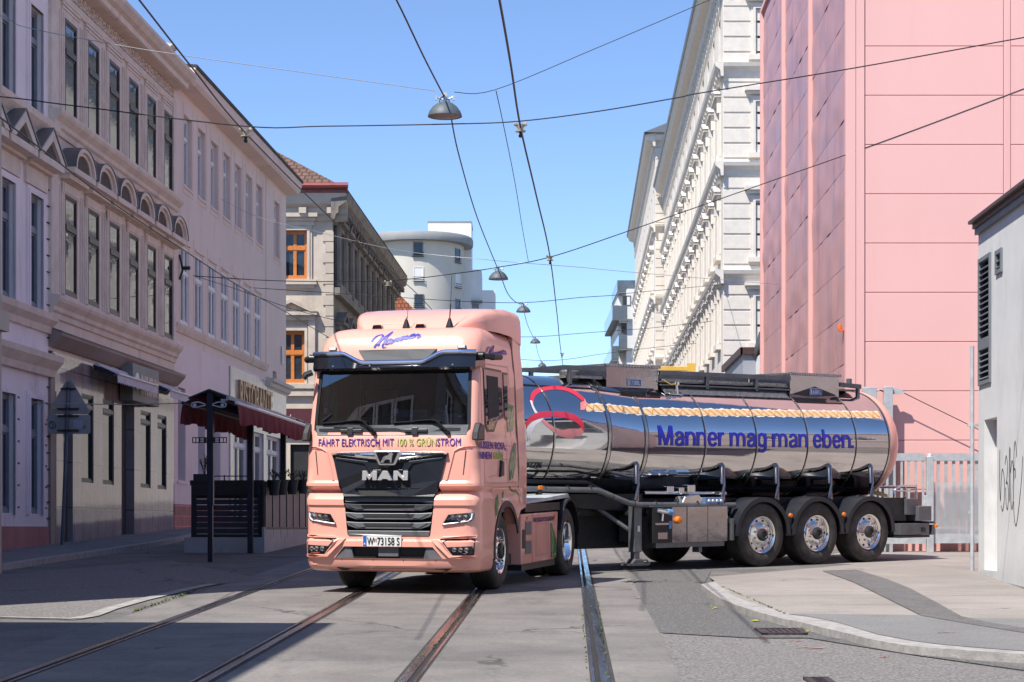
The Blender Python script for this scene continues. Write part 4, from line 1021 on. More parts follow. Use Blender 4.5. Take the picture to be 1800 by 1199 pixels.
# ================================================================== white garage at the right edge
m_gar = mat('garage_render', (.64, .64, .63), .9, 0, .06, 1.2, .3, 80, stain=((.44, .44, .43), 1.5, .53, (1, 1, .3), .6))
m_louvre = mat('louvre_grey', (.20, .215, .235), .5, .3, .08, 4)
m_trimbrown = mat('roof_trim_brown', (.09, .05, .045), .5, .2, .1, 4)
G = gp(1720, 1003, IH); GR = -R(90) - math.atan(.0294)
bG = Bld('white_garage', G.x, G.y, GR, 'white rendered garage with louvres and graffiti at the right edge', G.z)
zG = G.z; LG = 14.0
mb = bG.mb()
facade(mb, 0, LG, zG - 1.2, 6.0, 0, [(.40, 1.25, zG + .02, 3.1), (.08, .88, 3.62, 5.5), (1.22, 1.62, 5.12, 5.46)], .34)
mb.poly([(0, 0, zG - .5), (0, 0, 6.0), (0, 8, 6.0), (0, 8, zG - .5)]); mb.poly([(0, .5, 0), (LG, .5, 0), (LG, .5, 6), (0, .5, 6)]); mb.poly([(LG, 0, -1), (LG, 8, -1), (LG, 8, 6), (LG, 0, 6)])
bG.put(mb, 'wall', m_gar)
mb = bG.mb(); mb.box(-.08, LG, -.14, .3, 6.045, 6.09); mb.box(-.06, LG, -.08, .3, 5.97, 6.045); bG.put(mb, 'roof_edge', m_trimbrown)
mb = bG.mb(); mb.box(-.04, LG, -.05, .02, 5.88, 5.97); bG.put(mb, 'flashing', m_zinc)
mb = bG.mb(); mb.poly([(-.05, .05, 6.06), (LG, .05, 6.06), (LG, 8, 6.06), (-.05, 8, 6.06)]); bG.put(mb, 'roof', m_roofdark)
def louvre(x0, x1, z0, z1, splits, step=.085):
    mb = bG.mb(); f = .06
    mb.box(x0 + .002, x0 + f, -.03, .05, z0, z1); mb.box(x1 - f, x1 - .002, -.03, .05, z0, z1)
    zz = [z0] + splits + [z1]
    mb.box(x0 + f, x1 - f, -.028, .05, z0 + .002, z0 + f); mb.box(x0 + f, x1 - f, -.028, .05, z1 - f, z1 - .002)
    for q in splits: mb.box(x0 + f, x1 - f, -.028, .05, q - .08, q + .08)
    o = bG.put(mb, 'louvre', m_louvre)
    mb = bG.mb(); z = z0 + f + .03
    while z < z1 - f - .04:
        if not any(abs(z - q) < .12 for q in splits): mb.prism([(-.025, z), (-.018, z - .01), (.06, z + .055), (.055, z + .065)], 'x', x0 + f, x1 - f)
        z += step
    mb.build('slats', m_louvre, o)
    mb = bG.mb(); mb.poly([(x0, .1, z0), (x1, .1, z0), (x1, .1, z1), (x0, .1, z1)]); mb.build('backing', m_dark, o)
louvre(.08, .88, 3.62, 5.5, [4.22]); louvre(1.22, 1.62, 5.12, 5.46, [])
mb = bG.mb(); mb.box(.48, 1.24, .24, .30, zG + .03, 3.0); o = bG.put(mb, 'door', m_gar)
mb = bG.mb(); mb.box(.41, .49, .17, .32, zG + .025, 3.09); mb.box(.49, 1.24, .17, .32, 3.0, 3.09); mb.build('door_frame', m_white, o)
mb = bG.mb(); mb.tube([(1.12, .24, 1.92), (1.12, .18, 1.92), (1.0, .18, 1.92)], .018, 8); mb.build('handle', m_black, o)
mb = bG.mb()
gfn = lambda x, y, z: (1.42 + x, -.004, 1.78 + y)
for st in ([(.02, .84), (0, .5), (.05, .12), (.12, .45), (.2, .56), (.3, .4), (.3, .15), (.2, -.02), (.1, .05)], [(.34, .62), (.42, .74), (.5, .6), (.46, .42), (.42, .36), (.5, .36), (.56, .2), (.5, .0), (.42, .06), (.38, .3)],
           [(.62, .86), (.6, .5), (.62, .1)], [(.66, .84), (.66, .4), (.7, .1), (.78, .0), (.86, .2), (.86, .5), (.78, .66), (.68, .5)], [(1.06, .7), (.96, .92), (.88, .7), (.9, .4)], [(.9, .55), (.98, .52), (.98, .42)], [(.86, .1), (.92, -.15), (1.05, -.2), (1.3, .3), (1.4, .7)], [(1.5, .8), (1.5, .1), (1.7, -.05)]):
    ribbon(mb, st, .022, gfn)
bG.put(mb, 'graffiti', m_black, recalc=False)
mb = bG.mb()
for st in ([(.02, .3), (.06, .5), (.1, .3)], [(.02, .38), (.1, .38)], [(.04, .2), (.12, .25), (.1, .1), (.02, .0)], [(.0, -.3), (.12, -.2), (.02, -.5), (.1, -.55)]):
    ribbon(mb, st, .016, lambda x, y, z: (.75 + x * 3, .236, 2.35 + y * .8))
mb.build('graffiti', m_louvre, o, recalc=False)
t = thing('corner_pipe', (G.x - .07, G.y + .1, zG - .05), 'grey steel pipe standing at the corner of the white garage', 'pipe')
mb = MB(); mb.tube([(0, 0, 0), (0, 0, 3.4)], .03, 10); mb.build('pipe', m_galv, t, smooth=True); mb = MB(); mb.box(-.07, .1, -.02, .02, 2.2, 2.24); mb.box(-.07, .1, -.02, .02, .9, .94); mb.build('clamp', m_galv, t)
# grey shed behind the tanker
bS = Bld('grey_shed', 7.4, 62, 0, 'flat roofed blue grey shed between white house and pink hall', 1.8)
m_shed = mat('shed_grey', (.34, .36, .40), .5, .1, .06, 1.0, .05, 30)
mb = bS.mb(); mb.poly([(0, 0, 1.5), (.42, 0, 1.5), (.42, 0, 7.2), (0, 0, 7.2)]); mb.poly([(0, 0, 1.5), (0, 0, 7.2), (.2, 7, 7.2), (.2, 7, 1.5)]); mb.poly([(0, 0, 7.2), (.42, 0, 7.2), (4, 7, 7.2), (.2, 7, 7.2)]); mb.poly([(.2, 7, 1.5), (.2, 7, 7.2), (4, 7, 7.2), (4, 7, 1.5)]); bS.put(mb, 'wall', m_shed)
mb = bS.mb(); mb.box(-.08, .5, -.1, 0, 7.1, 7.32); mb.prism([(-.1, -.1), (-.02, -.1), (.18, 7.1), (.08, 7.1)], 'z', 7.1, 7.32); bS.put(mb, 'roof_edge', m_trimbrown)
mb = bS.mb(); mb.box(.42, 3, -1.2, 5, 1.5, 7.0); bS.put(mb, 'annex', m_whitewall)
mb = bS.mb(); mb.prism([(-1.25, 7.7), (-1.25, 7.35), (.2, 6.9), (.2, 7.2)], 'x', .36, 3.0); bS.put(mb, 'coping', m_zinc)
m_yel = mat('barrier_yellow', (.72, .46, .08), .5, 0, .1, 4)
t = thing('yellow_beam', (W(1190, 645, 58).x, 58, gz(58)), 'yellow steel beam showing above the tanker catwalk', 'barrier')
z = CAMZ + (HYP - 652) / FOC * 58 - gz(58)
mb = MB(); mb.box(-.55, .4, -.06, .06, z, z + .13); mb.build('beam', m_yel, t, bevel=.01); mb = MB(); mb.box(.3, .55, -.09, .09, z - .2, z + .22); mb.box(.38, .5, -.06, .06, 0, z - .2); mb.build('post', m_yel, t)

# ================================================================== overhead wires and lamps
def span(name, pts, r, label, m=None, sub=6):
    P = spline([W(*p) for p in pts], sub); mb = MB(); mb.tube(P, r, 5); return tag(mb.build(name, m or m_wire, None, smooth=True, angle=80, recalc=False), label, 'cable')
span('contact_wire', [(842, -186, 14.3), (878, 0, 17.5), (898, 115, 20.3), (915, 224, 24), (943, 345, 29.8), (967, 453, 38.2), (980, 560, 53), (988, 632, 72), (1004, 735, 146)], .013, 'dark tram contact wire right of the hanging lamps')
span('contact_wire', [(120, -160, 14.7), (245, 0, 17.5), (345, 128, 20.7), (432, 234, 24.3), (580, 382, 32.3), (690, 478, 41), (760, 545, 50), (838, 640, 75), (900, 715, 122)], .010, 'dark tram contact wire crossing the rooftops on the left')
span('feeder_wire', [(-120, 110, 20), (0, 206, 23), (100, 283, 26.5), (200, 358, 31), (310, 431, 36.2), (420, 503, 43), (500, 547, 50.5), (590, 600, 62), (700, 660, 84)], .011, 'dark feeder wire crossing the lower windows on the left')
span('lamp_cable', [(632, -120, 18), (697, 0, 20.2), (745, 100, 22), (780, 168, 24.1)], .010, 'cable coming down from the top to the nearest lamp')
span('lamp_cable', [(792, 200, 24.1), (806, 270, 27.5), (838, 380, 34), (874, 470, 42)], .010, 'cable between the nearest and the second lamp')
span('lamp_cable', [(879, 480, 42), (892, 515, 46), (908, 532, 52), (919, 533, 57)], .011, 'slack cable between second and third lamp')
span('lamp_cable', [(921, 545, 57), (927, 570, 66), (938, 594, 79)], .010, 'cable between the third and fourth lamp')
span('lamp_cable', [(942, 604, 79), (946, 622, 88), (952, 637, 97)], .010, 'cable between the fourth and farthest lamp')
span('span_wire', [(-240, 150, 24.3), (0, 170, 24.3), (90, 181, 24.3), (130, 186, 24.3), (430, 222, 24.3), (570, 222, 24.3), (800, 218, 24.2), (915, 213, 24.1), (1050, 196, 24), (1190, 172, 24), (1235, 163, 24), (1500, 120, 24), (1800, 66, 24), (2150, 5, 24)], .008, 'span wire across the street just under the nearest lamp')
span('span_wire', [(-200, -50, 24.1), (0, 27, 24.1), (45, 48, 24.1), (200, 78, 24.1), (340, 100, 24.1), (765, 160, 24.1)], .005, 'thin pale span wire from the left to the nearest lamp', m_wire_l)
span('span_wire', [(798, 162, 24.1), (870, 158, 24.1), (1050, 84, 24.1), (1240, 3, 24.1), (1500, -110, 24.1)], .005, 'thin wire rising right from the nearest lamp', m_wire)
span('drop_wire', [(872, 160, 24.1), (884, 215, 26), (905, 320, 31), (918, 400, 36), (929, 461, 40)], .006, 'thin cable dropping between two span wires', m_wire)
span('span_wire', [(340, 485, 45), (450, 492, 44), (560, 495, 43), (700, 492, 42), (800, 481, 41.5), (875, 470, 42), (967, 452, 38.3), (1105, 406, 38), (1345, 322, 38), (1560, 246, 38), (1800, 156, 38), (2000, 80, 38)], .010, 'span wire carrying the second lamp and rising to the pink hall')
span('span_wire', [(388, 350, 55), (455, 382, 50), (560, 408, 46), (700, 440, 42), (850, 456, 41), (929, 463, 40), (1020, 470, 42), (1115, 479, 46), (1366, 500, 50)], .006, 'pale thin span wire at mid height', m_wire_l)
span('span_wire', [(342, 485, 51), (420, 510, 55), (520, 545, 58), (640, 575, 62)], .010, 'span wire from the black wall rosette', m_wire)
span('span_wire', [(445, 506, 60), (660, 520, 60), (800, 529, 58), (920, 532, 57), (1020, 523, 58), (1080, 519, 60), (1120, 514, 62), (1272, 500, 79)], .010, 'span wire carrying the third lamp')
span('span_wire', [(590, 570, 80), (700, 580, 80), (860, 590, 80), (940, 592, 79), (1020, 586, 80), (1100, 580, 82), (1150, 576, 84), (1256, 564, 84)], .011, 'span wire carrying the fourth lamp')
span('span_wire', [(662, 598, 97), (800, 618, 97), (955, 634, 97), (1060, 622, 97), (1140, 612, 97), (1228, 603, 97)], .012, 'span wire carrying the farthest lamp')
span('tie_cable', [(60, 708, 36), (140, 710, 35.5), (230, 711, 34.5), (345, 708, 33.2)], .009, 'horizontal tie cable before the cafe front', m_wire_l)
m_lamp = mat('lamp_shade_grey', (.085, .105, .12), .55, 0, .1, 6)
m_lampin = mat('lamp_inside', (.16, .145, .13), .4, 0, .2, 8)
LAMPS = ((782, 168, 24.1, 'nearest and largest grey dome lamp hung over the street'), (876, 470, 42, 'second grey dome lamp hung below the upper span wire'), (920, 533, 57, 'third grey dome lamp in the row up the street'), (941, 592, 79, 'fourth small dome lamp just above the cab roof line'), (953, 635, 97, 'farthest tiny dome lamp of the row near the tanker'))
lamp0 = None
for x, y, Y, lab in LAMPS:
    p = W(x, y, Y)
    if lamp0 is None:
        lamp0 = t = thing('hanging_lamp', p, lab, 'street lamp', group='dome lamps hung in a row over the street')
        mb = MB(); mb.lathe([(.0, -.075), (.05, -.08), (.10, -.10), (.155, -.145), (.195, -.20), (.212, -.245), (.215, -.262), (.20, -.262), (.17, -.21)], (0, 0, 0), 'z', 28); mb.build('shade', m_lamp, t, smooth=True)
        mb = MB(); mb.lathe([(.20, -.255), (.15, -.268), (.0, -.275)], (0, 0, 0), 'z', 24); mb.build('diffuser', m_lampin, t, smooth=True)
        mb = MB(); mb.tube([(0, 0, .03), (0, 0, -.09)], .022, 8); mb.tube([(-.11, 0, -.015), (-.04, 0, -.05), (.04, 0, -.05), (.11, 0, -.015)], .012, 6); mb.box(-.12, -.095, -.015, .015, -.06, .0); mb.box(.095, .12, -.015, .015, -.06, .0); mb.box(-.03, .03, -.03, .03, -.02, .035)
        mb.build('hanger', m_galv, t)
        mb = MB(); mb.tube(spline([(0, -.03, .0), (-.06, -.05, -.06), (-.05, -.07, -.12), (.03, -.1, -.15), (.02, -.13, -.19), (-.05, -.14, -.17), (-.05, -.12, -.13), (.06, -.09, -.14), (.05, -.05, -.06)], 5), .007, 5); mb.build('cable_loop', m_wire, t)
        t.scale = (1, 1, 1.0)
    else:
        copy_thing(lamp0, p, lab)
m_ins = mat('insulator_buff', (.40, .35, .27), .5, .2, .15, 8)
hang0 = None
for x, y, Y, lab in ((915, 222, 24, 'buff wire hanger on the right contact wire, nearest one'), (432, 231, 24.3, 'buff wire hanger on the left contact wire against the eaves'), (967, 452, 38.2, 'wire hanger on the right contact wire below the second lamp'), (682, 497, 41, 'wire hanger on the left contact wire by the stone cornice'), (988, 622, 72, 'farthest tiny hanger on the right contact wire')):
    p = W(x, y, Y)
    if hang0 is None:
        hang0 = t = thing('wire_hanger', p, lab, 'wire hanger', group='hangers clamping the contact wires')
        mb = MB()
        for s_ in (-1, 1): mb.lathe([(0, -.03), (.022, -.025), (.022, .025), (0, .03)], (s_ * .062, 0, .025), 'y', 10); mb.tube([(s_ * .06, 0, .03), (s_ * .03, 0, -.01)], .015, 6)
        mb.lathe([(.045, .02), (.038, -.03), (.03, -.05), (.065, -.055), (.065, -.07), (.0, -.07)], (0, 0, 0), 'z', 14); mb.build('body', m_ins, t, smooth=True)
        mb = MB(); mb.tube([(0, 0, -.07), (0, 0, -.11)], .02, 6); mb.lathe([(0, -.10), (.025, -.11), (.025, -.135), (0, -.145)], (0, 0, 0), 'z', 10); mb.build('clamp', m_black, t)
    else: copy_thing(hang0, p, lab)
# ================================================================== houses beyond the frame (they shade the street and stand in the reflections)
def plain_house(name, X, Y, rz, L, D, H, label, mw, z0, bay=2.6, storey=3.7, first=4.6):
    b = Bld(name, X, Y, rz, label, z0); n = int(L / bay); x0 = (L - n * bay) / 2
    zs = []
    z = z0 + first
    while z + 2.4 < z0 + H: zs.append(z); z += storey
    xs = [x0 + bay * (k + .5) for k in range(n)]
    mb = b.mb(); facade(mb, 0, L, z0 - 2, z0 + H, 0, [(x - .55, x + .55, z, z + 2.0) for x in xs for z in zs], .25)
    mass(b, mb, 0, L, z0 - 2, z0 + H, .35, D); b.put(mb, 'wall', mw)
    for x in xs:
        for z in zs: b.win(x - .55, z, 1.1, 2.0, .12, m_white, m_pane, trans=.33, mull=1)
    mb = b.mb()
    for z in zs[:1]: mb.box(0, L, -.12, .01, z - .6, z - .3)
    mb.box(0, L, -.14, .01, z0 + H - .4, z0 + H + .05); b.put(mb, 'cornice', mw)
    mb = b.mb(); mb.box(.2, L - .2, -.02, .0, z0 - .5, z0 + 1.0); b.put(mb, 'plinth', m_fascia)
    return b
m_nb1 = mat('plaster_grey', (.30, .29, .28), .9, 0, .08, .6)
m_nb2 = mat('plaster_ochre', (.50, .44, .36), .9, 0, .06, .6)
m_nb4 = mat('plaster_brown_grey', (.26, .225, .20), .9, 0, .08, .6)
m_nb3 = mat('plaster_old_rose', (.42, .37, .345), .9, 0, .06, .6)
plain_house('neighbour_house', -8.35, 19.3, LRZ, 10.2, 9, 14.2, 'pale house left of the frame opposite the garage', m_nb2, .5)
nb = plain_house('neighbour_house', -7.1, -14, LRZ, 29.6, 9, 8.9, 'long pale house left of the camera', m_nb4, -.4, 2.4, 4.2, 6.45)
for y in (1.0, 1.95, 2.9, 3.85, 6.2, 7.15):
    o = window(nb.root, 0, 0, .9, 1.35, 0, m_white, m_pane_blue, trans=0, fr=.07, dep=.06); o.location = (29.67, y, 5.95 - nb.z0); o.rotation_euler = (0, 0, R(90))
plain_house('neighbour_house', 18, -34, R(180), 50, 8, 13, 'grey house closing the street behind the camera', m_nb1, -.9, 3.0)
plain_house('neighbour_house', 27, 36.5, -R(90), 34, 8, 8.2, 'rose house right of the camera', m_nb3, .5)

# ================================================================== traffic sign on the left pavement (seen from behind)
m_alu = mat('sign_back_alu', (.30, .30, .315), .45, .35, .08, 5, stain=((.2, .2, .2), 4, .58, (1, 1, 1), .5))
m_pole = mat('pole_bluegrey', (.10, .115, .15), .5, .3, .15, 6)
ts = thing('traffic_sign', (-8.98, 38.6, gz(38.6) + .10), 'back of a triangular traffic sign with plate on a leaning pole', 'road sign')
mb = MB(); mb.tube([(0, 0, 0), (.13, 0, 3.25)], .034, 10); mb.build('pole', m_pole, ts, smooth=True)
mb = MB()
tri = []
for cx_, cz_, a0_, a1_ in ((.13, 3.29, 150, 30), (.49, 2.66, 30, -90), (-.23, 2.66, -90, -210)):
    for q in range(5):
        a = R(a0_ + (a1_ - a0_) * q / 4); tri.append((cx_ + .05 * math.cos(a), cz_ + .05 * math.sin(a)))
mb.prism(tri, 'y', .045, .06); mb.build('triangle_plate', m_alu, ts)
mb = MB(); mb.prism([(-.28, 2.22), (.53, 2.22), (.55, 2.25), (.55, 2.58), (.53, 2.60), (-.28, 2.60), (-.30, 2.58), (-.30, 2.25)], 'y', .046, .06); mb.build('lower_plate', m_alu, ts)
mb = MB()
for z, w_ in ((3.10, .14), (2.70, .20), (2.56, .20), (2.27, .20)): mb.box(.11 - w_, .13 + w_, -.01, .045, z, z + .035); mb.box(.07, .17, -.05, .0, z - .005, z + .04)
mb.build('clamp', m_black, ts)
mb = MB(); mb.box(-.2, -.08, .040, .0445, 2.70, 2.75); mb.build('yellow_sticker', m_yellow, ts)
mb = MB(); mb.box(.22, .40, .040, .0445, 2.33, 2.50); mb.build('paper_sticker', mat('sticker_lilac', (.36, .36, .45), .7, 0, .1, 8), ts)
mb = MB()
for st in ([(-.27, 2.42), (-.22, 2.47), (-.16, 2.44), (-.14, 2.36), (-.2, 2.32), (-.26, 2.36), (-.27, 2.42)], [(-.24, 2.46), (-.18, 2.38), (-.22, 2.34)], [(.38, 2.36), (.46, 2.38)], [(.40, 2.32), (.47, 2.35)]):
    ribbon(mb, st, .016, lambda x, y, z: (x, .043, y))
mb.build('scribble', m_black, ts, recalc=False)

# ================================================================== dining terrace
m_wood = mat('terrace_slats_dark', (.035, .035, .045), .6, 0, .2, 3, stretch=(1, 1, 6))
m_beige = mat('terrace_panel_beige', (.30, .265, .235), .8, 0, .08, 3)
m_skirt = mat('terrace_skirting', (.42, .41, .40), .7, 0, .1, 2, stain=((.2, .2, .2), 2, .55, (1, 1, .4), .6))
m_pot = mat('pot_black', (.02, .021, .024), .6, 0, .2, 5)
m_leaf = mat('pot_leaves', (.05, .075, .03), .7, 0, .4, 30)
m_red_fab = mat('awning_red', (.155, .015, .026), .9, 0, .15, 5, .2, 120, stain=((.10, .012, .02), 3, .55, (1, 1, .3), .6))
m_navy = mat('post_navy', (.012, .016, .032), .45, .2, .15, 6)
te = thing('terrace_enclosure', gp(465, 972), 'raised dining terrace with dark slatted front and beige side panels', 'terrace', LRZ)
mb = MB(); mb.box(0, 6.2, 0, .05, -.15, .30 + .2); mb.box(0, .05, .05, 1.56, -.05, .30); mb.build('skirting', m_skirt, te, bevel=.006)
mb = MB(); mb.box(.05, 6.2, .05, 1.56, .24, .29); mb.build('floor', m_wood, te)
def G_(x): return SLOPE * x
mb = MB()
for y0_, y1_ in ((.06, .14), (1.34, 1.44), (.02, .1)): mb.box(.06, .13, y0_, y1_, .30, 1.36)
mb.box(.04, .15, .02, 1.46, 1.30, 1.40); mb.box(.05, .14, .06, 1.4, .30, .36); mb.box(.0, .24, .1, 1.4, 1.10, 1.30)
mb.build('front_frame', m_black, te, bevel=.005)
mb = MB()
for k in range(8): z = .37 + .112 * k; mb.box(.075, .10, .14, 1.34, z, z + .104)
mb.build('front_slats', m_wood, te)
mb = MB()
for k in range(8): x = .16 + .80 * k; mb.box(x - .03, x + .03, .0, .06, .30, 1.36 + G_(x))
mb.box(.1, 5.9, -.005, .065, 1.28, 1.33); mb.prism([(.1, 1.32), (5.9, 1.32 + G_(5.9)), (5.9, 1.38 + G_(5.9)), (.1, 1.38)], 'y', -.01, .07); mb.box(.1, 5.9, .0, .06, .45, .5)
mb.build('side_frame', m_black, te)
for k in range(7):
    x = .19 + .80 * k; mb = MB(); mb.box(x, x + .74, .02, .045, .5, 1.28); mb.build('side_panel', m_beige, te)
mb = MB(); mb.tube([(.1, .3, 1.48), (.1, 1.3, 1.48)], .012, 6)
for y in (.3, .8, 1.3): mb.tube([(.1, y, 1.38), (.1, y, 1.50)], .012, 6)
mb.build('top_rail', m_black, te)
pot0 = None
tm = te.matrix_basis.copy()
def plant(mb, n, h, r, seed, z0=.2):
    rn = random.Random(seed)
    for k in range(n):
        a = rn.uniform(0, 6.28); t_ = rn.uniform(.5, 1)
        top = Vector((math.cos(a) * r * t_, math.sin(a) * r * t_, z0 + h * rn.uniform(.5, 1)))
        mb.tube([(0, 0, z0 - .05), top * .5 + Vector((0, 0, z0 * .5 + .03)), top], .005, 4)
        for q in range(6):
            c = Vector((0, 0, z0)).lerp(top, .4 + .12 * q); d = Vector((rn.uniform(-1, 1), rn.uniform(-1, 1), rn.uniform(-.2, .8))).normalized(); e = d.cross(Vector((0, 0, 1))).normalized() * .016
            mb.poly([c, c + d * .03 + e, c + d * .07, c + d * .03 - e])
for i, (x, lab) in enumerate(((.45, 'black flower pot nearest the terrace corner post'), (1.35, 'black flower pot, second along the terrace side'), (2.55, 'black flower pot, third along the terrace side'), (3.9, 'black flower pot farthest along the terrace side by the truck'))):
    p = tm @ Vector((x, -.10, 1.10 + G_(x)))
    t = thing('flower_pot', p, lab, 'flower pot', 0, 'flower pots hung along the terrace side')
    if pot0 is None:
        mb = MB(); mb.lathe([(0, 0), (.085, 0), (.125, .27), (.135, .27), (.135, .30), (.115, .30), (.11, .25), (0, .25)], (0, 0, 0), 'z', 18); pot0 = mb.build('pot', m_pot, t, smooth=True)
    else: copy_part(pot0, t)
    mb = MB(); plant(mb, 9, .22, .16, i, .28); mb.build('plant', m_leaf, t, recalc=False)
p = tm @ Vector((.15, 1.2, 1.40))
t = thing('bare_shrub', p, 'twiggy potted shrub at the left corner of the terrace', 'plant'); mb = MB(); mb.box(-.2, .15, -.1, .1, 0, .12); mb.build('planter', m_pot, t); mb = MB(); plant(mb, 12, .42, .14, 9, .12); mb.build('twigs', m_leaf, t, recalc=False)

aw = thing('awning_stand', gp(370, 988), 'double awning on navy posts with gable roof and dark red valances', 'awning', LRZ)
for k, x in enumerate((0, 3.6, 7.2)):
    mb = MB(); w_ = .085 if k == 0 else .10; mb.box(x - w_ / 2, x + w_ / 2, -w_ / 2, w_ / 2, SLOPE * x, .98); w_ = .11; mb.box(x - w_ / 2, x + w_ / 2, -w_ / 2, w_ / 2, .98, 2.93); mb.build('post', m_navy, aw, bevel=.006)
mb = MB(); mb.prism([(-.36, 2.80), (0, 2.94), (.36, 2.80), (.36, 2.83), (0, 2.975), (-.36, 2.83)], 'x', -.12, 6.6); mb.build('gable_roof', m_black, aw)
mb = MB(); mb.box(-.1, 6.5, -.30, -.20, 2.76, 2.80); mb.prism([(-.36, 2.78), (-.30, 2.78), (-.30, 2.84), (-.36, 2.84)], 'x', -.13, 6.62); mb.build('cassette_edge', m_skirt, aw)
mb = MB(); mb.tube([(6.4, -.3, 2.86), (7.6, -.3, 2.86), (8.9, -.36, 2.80)], .02, 6); mb.tube([(6.4, .1, 2.95), (8.9, -.36, 2.83)], .02, 6)
for x in (7.1, 7.9, 8.7): mb.tube([(x, -.33, 2.60), (x, -.33, 2.85)], .018, 6)
mb.box(-.05, 8.9, -.06, .06, 2.66, 2.76); mb.build('frame', m_black, aw)
mb = MB()
for s_ in (-1, 1):                       # folded arms at the gable end
    mb.tube(spline([(-.13, s_ * .06, 2.70), (-.15, s_ * .16, 2.74), (-.15, s_ * .27, 2.73), (-.14, s_ * .30, 2.68), (-.15, s_ * .24, 2.65), (-.15, s_ * .14, 2.67), (-.13, s_ * .06, 2.69)], 5), .012, 6)
    mb.lathe([(.0, -.02), (.03, -.02), (.03, .02), (0, .02)], (-.15, s_ * .24, 2.69), 'x', 12)
mb.build('folded_arm', m_galv, aw)
def fabric(side, x0, x1, seed, z0=2.88, zb=2.74, yb=.46, drop=.33):
    rn = random.Random(seed); mb = MB(); n = 90; rows = []
    prof = [(.10, z0), (.28, z0 - .055), (yb, zb), (yb + .015, zb - .03), (yb + .02, zb - .12), (yb + .025, zb - .24), (yb + .02, zb - drop)]
    for j, (y, z) in enumerate(prof):
        row = []
        for i in range(n + 1):
            x = x0 + (x1 - x0) * i / n; w_ = max(0, j - 3) / 3
            yy = y + w_ * (.035 * math.sin(x * 9 + seed) + .022 * math.sin(x * 21 + 2 * seed))
            zz = z - (.025 * abs(math.sin(x * 7.5)) + .03 * math.sin(x * 2.3 + seed)) * (1 if j == 6 else .3 * w_)
            row.append((x, side * yy, zz))
        rows.append(row)
    mb.grid(rows); return mb.build('valance', m_red_fab, aw, smooth=True, angle=70)
fabric(-1, -.05, 8.9, 1.0); fabric(1, -.05, 6.4, 2.0)
mb = MB(); mb.tube([(-.08, -.465, 2.735), (8.92, -.465, 2.735)], .03, 10); mb.build('front_bar', m_white, aw, smooth=True); mb = MB(); mb.tube([(-.08, .465, 2.735), (6.4, .465, 2.735)], .03, 10); mb.build('front_bar', m_black, aw, smooth=True)
mb = MB(); mb.box(-.08, -.06, -.30, .30, 2.13, 2.145); mb.box(-.08, -.06, -.30, .30, 2.045, 2.06)
for s_ in (-1, 1):
    for a, b_ in ((.055, .10), (.16, .185), (.23, .245), (.285, .30)): mb.box(-.08, -.06, min(s_ * a, s_ * b_), max(s_ * a, s_ * b_), 2.06, 2.13)
    mb.box(-.08, -.06, min(s_ * .1, s_ * .18), max(s_ * .1, s_ * .18), 2.09, 2.10)
mb.build('bracket_plate', m_black, aw)
# ================================================================== electric tractor unit
m_pink = mat('truck_pink', (.83, .39, .305), .32, 0, .04, .8, 0, 1, spec=.4, coat=.55, stain=((.60, .29, .23), 1.1, .60, (1, 1, .5), .5))
m_blackpl = mat('black_plastic', (.012, .013, .016), .38, 0, .2, 30, .06, 300)
m_navypl = mat('grille_panel_dark', (.016, .019, .027), .33, 0, .1, 5, .03, 200)
m_wiper = mat('wiper_rubber', (.012, .012, .013), .8, 0, .2, 20, spec=.15)
m_gloss_black = mat('gloss_black', (.010, .010, .013), .06, 0, .3, 3, .02, 6, coat=.5)
m_silver = mat('silver_grey', (.17, .175, .185), .42, .5, .08, 5)
m_fplate = mat('forehead_grey', (.085, .087, .092), .6, 0, .05, 5)
m_greypl = mat('grey_plastic', (.12, .125, .135), .5, 0, .1, 8)
m_chrome = mat('chrome', (.86, .84, .81), .06, 1.0, .03, 3)
m_badge = mat('badge_chrome', (.88, .86, .83), .38, 1.0, .04, 6)
m_alum = mat('polished_aluminium', (.80, .79, .78), .13, 1.0, .06, 8, .03, 30)
m_tyre = mat('tyre_rubber', (.042, .038, .035), .8, 0, .3, 7, .2, 80, col2=(.07, .062, .056))
m_hub = mat('hub_dark', (.05, .05, .05), .5, .4, .2, 10)
m_purple = mat('lettering_purple', (.085, .04, .30), .5, 0, .05, 4)
m_green = mat('lettering_green', (.33, .46, .10), .5, 0, .05, 4)
m_logo_blue = mat('logo_blue', (.030, .035, .38), .5, 0, .05, 4)
m_leafgreen = mat('leaf_print', (.030, .16, .035), .4, 0, .3, 6, coat=.8)
m_leafline = mat('leaf_vein', (.45, .5, .28), .5, 0, .1, 6)
m_amber = mat('amber_lens', (.75, .20, .02), .2, 0, .1, 5)
m_seat = mat('cab_interior', (.06, .062, .066), .8, 0, .2, 6)
m_dash = mat('dashboard', (.17, .19, .188), .75, 0, .1, 6)
m_curt = mat('cab_curtain', (.36, .42, .38), .9, 0, .15, 8)
m_wind = glass_mat('windscreen', (.58, .62, .63), .006, 1.52, .14)
m_lampglass = glass_mat('lamp_glass', (.85, .87, .9), .01, 1.5, .03)
m_led = mat('led_white', (.82, .84, .86), .3, 0, .03, 4)
m_platewhite = mat('plate_white', (.74, .74, .72), .4, 0, .03, 4)
m_plateblue = mat('plate_blue', (.03, .12, .42), .4, 0, .03, 4)
m_skin = mat('skin', (.52, .30, .22), .6, 0, .08, 20)
m_shirt = mat('shirt_dark', (.05, .06, .08), .9, 0, .15, 12)
TY = -15.0
tr = thing('tractor_unit', (-1.55, 24.25, gz(24.25)), 'pink electric tractor unit with black grille panel and chrome bar, pulling the tanker', 'truck')
tr.rotation_euler = (Matrix.Rotation(math.atan(SLOPE), 4, 'X') @ Matrix.Rotation(R(TY), 4, 'Z')).to_euler()
